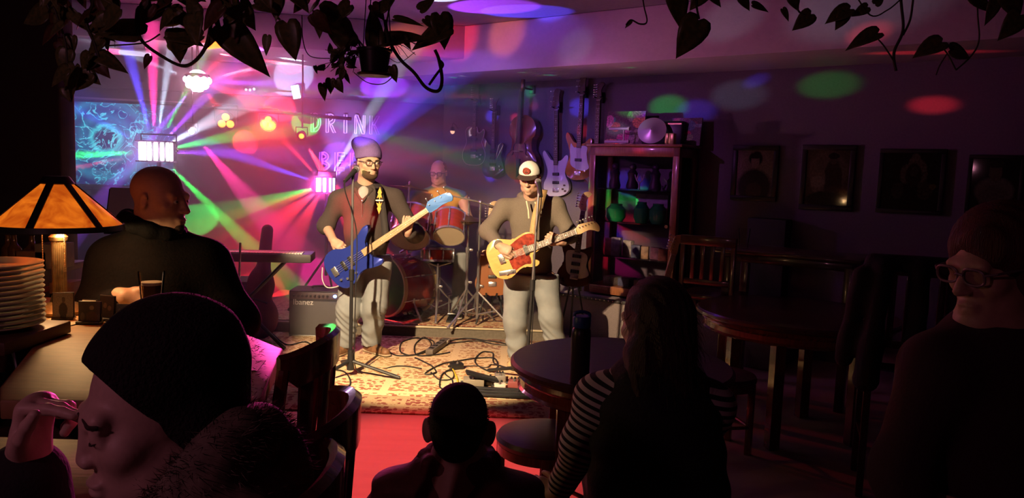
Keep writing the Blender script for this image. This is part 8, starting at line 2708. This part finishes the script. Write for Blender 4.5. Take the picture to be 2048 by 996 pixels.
# main runners
vine(pA, [top, top + Vector((0.0, -0.17, 0.0)), at(300, -60, Y1), at(275, 20, Y1), at(280, 75, Y1), at(320, 110, Y1), at(370, 132, Y1), at(405, 105, Y1), at(420, 60, Y1), at(425, 0, Y1), at(430, -90, Y1)], 0.0045)
vine(pA, [top, top + Vector((0.1, -0.17, 0.0)), at(440, -60, Y1), at(432, 20, Y1), at(440, 60, Y1), at(455, 48, Y1)], 0.007)
vine(pA, [top, top + Vector((-0.1, -0.17, 0)), at(190, -60, Y1), at(170, 30, Y1), at(190, 90, Y1), at(195, 125, Y1), at(160, 150, Y1), at(150, 180, Y1)], 0.004)
vine(pA, [at(190, 92, Y1), at(240, 90, Y1), at(290, 85, Y1), at(320, 68, Y1)], 0.002)
vine(pA, [at(300, -40, Y1), at(325, 5, Y1), at(358, 22, Y1)], 0.003)
vine(pA, [top, top + Vector((0.2, -0.17, 0)), at(560, -50, Y1), at(540, 10, Y1), at(560, 40, Y1)], 0.003)
vine(pA, [top, top + Vector((-0.2, -0.17, 0)), at(90, -60, Y1), at(110, 20, Y1), at(130, 80, Y1), at(135, 130, Y1)], 0.003)
F = (0, -1, 0.15)
for a in ((278, 72, 165, 42, 'n', (0.1, -1, 0.9), 1.1), (303, 8, 274, 52, 'b', (0.2, -1, 0.1), 1.0), (352, 24, 392, 64, 'n', (-.2, -1, .3), 0.9), (340, 70, 408, 84, 'd', (0, -1, 1.2), 1.0), (352, 62, 362, 126, 'd', (.6, -1, .2), 1.0),
          (405, 72, 352, 98, 'd', (.2, -1, 1.0), 0.9), (448, 54, 537, 147, 'n', (.1, -1, .25), 0.95), (574, 46, 590, 121, 'd', (.1, -1, .15), 0.95), (535, 72, 531, 112, 'y', F, 0.8), (196, 112, 254, 140, 'n', (0, -1, .6), 1.0),
          (165, 140, 200, 168, 'd', (0, -1, .4), 1.0), (180, 146, 145, 182, 'd', (.3, -1, .2), 1.0), (150, 132, 132, 202, 'n', (-.2, -1, .1), 1.0), (135, 100, 120, 150, 'd', (.2, -1, .3), 1.0), (128, 176, 138, 204, 'd', F, 0.9),
          (205, 78, 175, 110, 'd', F, 0.9), (300, 112, 285, 138, 'b', F, 0.9), (395, 30, 372, -10, 'd', (0, -1, .3), 1.0), (430, 62, 412, 98, 'n', (.3, -1, 0), 0.9), (455, 40, 492, 8, 'd', (0, -1, .8), 1.0), (470, 60, 462, 108, 'b', (0, -1, .2), 0.8)):
    px_leaf(pA, a[0], a[1], a[2], a[3], Y1, a[4], a[5], a[6])
pr = random.Random(11)
for i in range(58):
    x = pr.uniform(95, 640); y = pr.uniform(-40, 34)
    ang = pr.uniform(20, 160); L = pr.uniform(40, 78)
    px_leaf(pA, x, y, x + L * math.cos(R(ang)), y + L * math.sin(R(ang)) * 0.75, Y1 + pr.uniform(-.12, .12), pr.choice('ddnnb'), (pr.uniform(-.5, .5), -1, pr.uniform(-.2, 1.0)), pr.uniform(.85, 1.1), pr.uniform(-.03, .03))
for i in range(16):
    x = pr.uniform(110, 215); y = pr.uniform(20, 140)
    ang = pr.uniform(30, 150); L = pr.uniform(30, 55)
    px_leaf(pA, x, y, x + L * math.cos(R(ang)), y + L * math.sin(R(ang)), Y1 + pr.uniform(-.06, .06), pr.choice('ddnb'), None, pr.uniform(.85, 1.1))
# small green bud-like ball hanging there
lm_ = thing('green_bauble', 'small lime-green ball lit among the leaves', 'ball', at(344, 92, 2.0))
MB().sph((0, 0, 0), 0.013, n=16).build('ball', mat('lime_green', (0.35, 0.62, 0.05), 0.4), lm_)
MB().tube([(0, 0, 0.012), (0.004, 0.0, 0.06), (0.0, -0.05, 0.24)], 0.001, 5).build('thread', m_vine, lm_)

# hanging pot --------------------------------------------------------
YP = 2.25
pc_ = at(745, 128, YP)
hpn = thing('hanging_plant', 'leafy plant in a small dark pot hanging above the bass player', 'plant', at(748, 148, YP))
Mi = hpn.matrix_world.inverted()
zr = at(745, 98, YP).z - hpn.location.z
MB().lathe([(0, 0), (0.034, 0), (0.038, 0.004), (0.048, zr * 0.88), (0.052, zr * 0.9), (0.052, zr), (0.046, zr), (0.044, zr * 0.8), (0, zr * 0.78)], 28).build('pot', mat('dark_pot_glaze', (0.018, 0.012, 0.02), 0.4), hpn)
MB().lathe([(0, -0.006), (0.045, -0.006), (0.050, 0.0), (0.046, 0.003), (0, 0.002)], 28).build('saucer', m_blkp, hpn)
zsh = 2.65 - hpn.location.z
for k in range(3):
    a = 2 * PI * k / 3 + 0.4
    MB().tube([(0.050 * math.cos(a), 0.050 * math.sin(a), zr), (0.02 * math.cos(a), 0.02 * math.sin(a), zsh * 0.6), (0, 0, zsh)], 0.0016, 5).build('hanging_cord', m_blk, hpn)
for a in ((752, 95, 742, 6, 'n', (0.1, -1, .1), 0.8), (700, 92, 642, 22, 'n', (0, -1, .6), 1.0), (640, 22, 716, 74, 'd', (.1, -1, .5), 0.9), (762, 88, 862, 62, 'n', (0, -1, .9), 0.8), (790, 38, 848, 48, 'y', (0, -1, .9), 0.6), (898, 58, 818, 92, 'd', (.2, -1, .9), 0.9),
          (880, 30, 893, 98, 'd', (.5, -1, .1), 1.0), (783, 133, 793, 165, 'd', F, 0.9), (645, 168, 648, 202, 'n', F, 1.0), (662, 158, 660, 188, 'd', F, 1.0), (672, 160, 686, 186, 'd', F, 1.0), (630, 132, 634, 148, 'n', F, .9), (690, 148, 700, 168, 'n', F, .8),
          (806, 72, 822, 100, 'y', F, 0.8), (760, 20, 790, -6, 'd', (0, -1, .5), 1.0), (840, 20, 868, -4, 'd', (0, -1, .5), 1.0), (850, 38, 880, 62, 'd', (0, -1, .8), .9), (700, 10, 660, 44, 'd', (0, -1, .6), 1.0), (745, 10, 770, 40, 'b', (0, -1, .4), 1.0)):
    px_leaf(hpn, a[0], a[1], a[2], a[3], YP, a[4], a[5], a[6])
for i in range(26):
    x = pr.gauss(680, 22); y = pr.gauss(122, 18); ang = pr.uniform(0, 360); L = pr.uniform(12, 24)
    px_leaf(hpn, x, y, x + L * math.cos(R(ang)), y + L * math.sin(R(ang)), YP + pr.uniform(-.03, .03), pr.choice('ddn'), None, 0.9)
vine(hpn, [at(770, 40, YP), at(778, 80, YP), at(800, 118, YP), at(828, 145, YP), at(852, 175, YP), at(876, 182, YP), at(884, 160, YP), at(878, 120, YP), at(870, 100, YP)], 0.0055)
vine(hpn, [at(878, 120, YP), at(886, 130, YP), at(872, 150, YP), at(858, 170, YP)], 0.004)
vine(hpn, [at(782, 0, YP), at(776, 30, YP), at(770, 60, YP), at(764, 94, YP)], 0.003)
vine(hpn, [at(625, 22, YP), at(690, 35, YP), at(706, 62, YP), at(722, 96, YP)], 0.003)
vine(hpn, [at(604, 30, YP), at(606, 80, YP), at(620, 112, YP), at(660, 117, YP)], 0.0015)
vine(hpn, [at(708, 145, YP), at(735, 165, YP), at(765, 168, YP), at(784, 155, YP)], 0.0015)
for i in range(14):
    x0 = pr.uniform(722, 735); x1 = pr.gauss(680, 18); y1 = pr.gauss(130, 18)
    vine(hpn, [at(x0, 100, YP - .02), at((x0 + x1) / 2, pr.uniform(70, 120), YP - .02), at(x1, y1, YP - .02)], 0.0010, 5)
for i in range(8):
    x0 = pr.uniform(760, 772); x1 = pr.uniform(795, 845); y1 = pr.uniform(85, 125)
    vine(hpn, [at(x0, 100, YP), at((x0 + x1) / 2, pr.uniform(70, 130), YP), at(x1, y1, YP)], 0.0010, 5)

# right-hand runners --------------------------------------------------
Y3 = 2.1
pB = root('trailing pothos with hanging hearts over the pink soffit', at(1400, 0, 2.25).x, Y3)
topB = Vector((at(1400, 0, 2.25).x, 2.25, 2.85))
vine(pB, [topB, topB + Vector((0, -0.18, 0)), at(1390, -90, Y3), at(1392, 0, Y3), at(1398, 38, Y3)], 0.003)
vine(pB, [topB, topB + Vector((-0.05, -0.18, 0)), at(1345, -90, Y3), at(1345, -15, Y3)], 0.003)
vine(pB, [topB, topB + Vector((-0.1, -0.18, 0)), at(1280, -90, Y3), at(1286, 0, Y3), at(1294, 42, Y3), at(1280, 48, Y3), at(1262, 40, Y3), at(1252, 50, Y3)], 0.0022)
vine(pB, [topB, topB + Vector((0.1, -0.18, 0)), at(1500, -90, Y3), at(1590, -20, Y3), at(1596, 20, Y3), at(1612, 30, Y3)], 0.0025)
for a in ((1348, -18, 1368, 57, 'n', (.1, -1, .2), 1.15), (1397, 40, 1355, 116, 'd', (.1, -1, .1), 1.0), (1262, 42, 1250, 56, 'n', F, .9), (1420, -10, 1445, 12, 'd', (0, -1, .6), 1.0), (1480, -8, 1502, 20, 'd', (0, -1, .4), 1.0), (1505, 10, 1540, 20, 'd', (0, -1, .9), 1.0),
          (1565, 18, 1580, 42, 'n', F, .9), (1622, 28, 1586, 60, 'd', (.2, -1, .3), 1.0), (1700, 18, 1650, 42, 'd', (0, -1, .9), 1.0), (1690, 26, 1672, 60, 'd', F, 1.0), (1580, -8, 1600, 22, 'd', F, .9), (1410, -20, 1380, 20, 'd', F, 1.0)):
    px_leaf(pB, a[0], a[1], a[2], a[3], Y3, a[4], a[5], a[6])
pC = root('trailing pothos with thin bare runners near the right edge', at(1820, 0, 2.25).x, Y3)
topC = Vector((at(1820, 0, 2.25).x, 2.25, 2.85))
vine(pC, [topC, topC + Vector((0, -0.18, 0)), at(1800, -90, Y3), at(1802, 0, Y3), at(1806, 60, Y3), at(1788, 105, Y3), at(1792, 142, Y3)], 0.004)
vine(pC, [at(1826, 0, Y3), at(1820, 40, Y3), at(1806, 70, Y3)], 0.003)
vine(pC, [at(1750, 72, Y3), at(1768, 92, Y3), at(1786, 120, Y3)], 0.002)
vine(pC, [topC, topC + Vector((0.1, -0.18, 0)), at(1960, -60, Y3), at(1955, 20, Y3), at(1958, 78, Y3), at(1944, 110, Y3), at(1912, 140, Y3)], 0.0022)
vine(pC, [at(1880, 90, Y3), at(1895, 108, Y3), at(1912, 140, Y3)], 0.002)
vine(pC, [at(1895, 106, Y3), at(1880, 130, Y3), at(1872, 150, Y3)], 0.0016)
vine(pC, [at(1700, -30, Y3), at(1740, 30, Y3), at(1775, 20, Y3), at(1800, 0, Y3)], 0.002)
for a in ((1756, 66, 1692, 92, 'n', (0, -1, .8), 1.0), (1884, 84, 1826, 110, 'd', (0, -1, .9), 1.0), (1900, 100, 1946, 113, 'd', (0, -1, .5), 1.1), (1735, 14, 1704, 32, 'd', F, .9), (1750, 8, 1770, -14, 'd', F, 1.0), (1940, -10, 1990, 20, 'd', (0, -1, .5), 1.1), (2010, -20, 2046, 40, 'd', F, 1.1), (1990, 0, 1975, 50, 'n', F, 1.0), (2040, 30, 2000, 80, 'd', F, 1.0)):
    px_leaf(pC, a[0], a[1], a[2], a[3], Y3, a[4], a[5], a[6])
# ---------------------------------------------------------------- stage haze
m_haze = bpy.data.materials.new('stage_haze')
m_haze.use_nodes = True
t_ = m_haze.node_tree
t_.nodes.remove(t_.nodes['Principled BSDF'])
vs = t_.nodes.new('ShaderNodeVolumeScatter')
vs.inputs['Color'].default_value = (1, 1, 1, 1)
vs.inputs['Density'].default_value = 0.22
vs.inputs['Anisotropy'].default_value = 0.35
lin(t_, vs.outputs[0], t_.nodes['Material Output'].inputs['Volume'])
hz = MB().prism([(-6.4, 5.3), (-1.9, 5.6), (-1.45, 6.45), (0.35, 7.1), (-0.3, 8.55), (-0.9, 9.0), (-6.4, 8.05)], 0.16, 2.66).build('haze', m_haze)
tag(hz, 'thin stage smoke glowing with coloured beams around the screen and lettering', 'haze', kind='stuff')
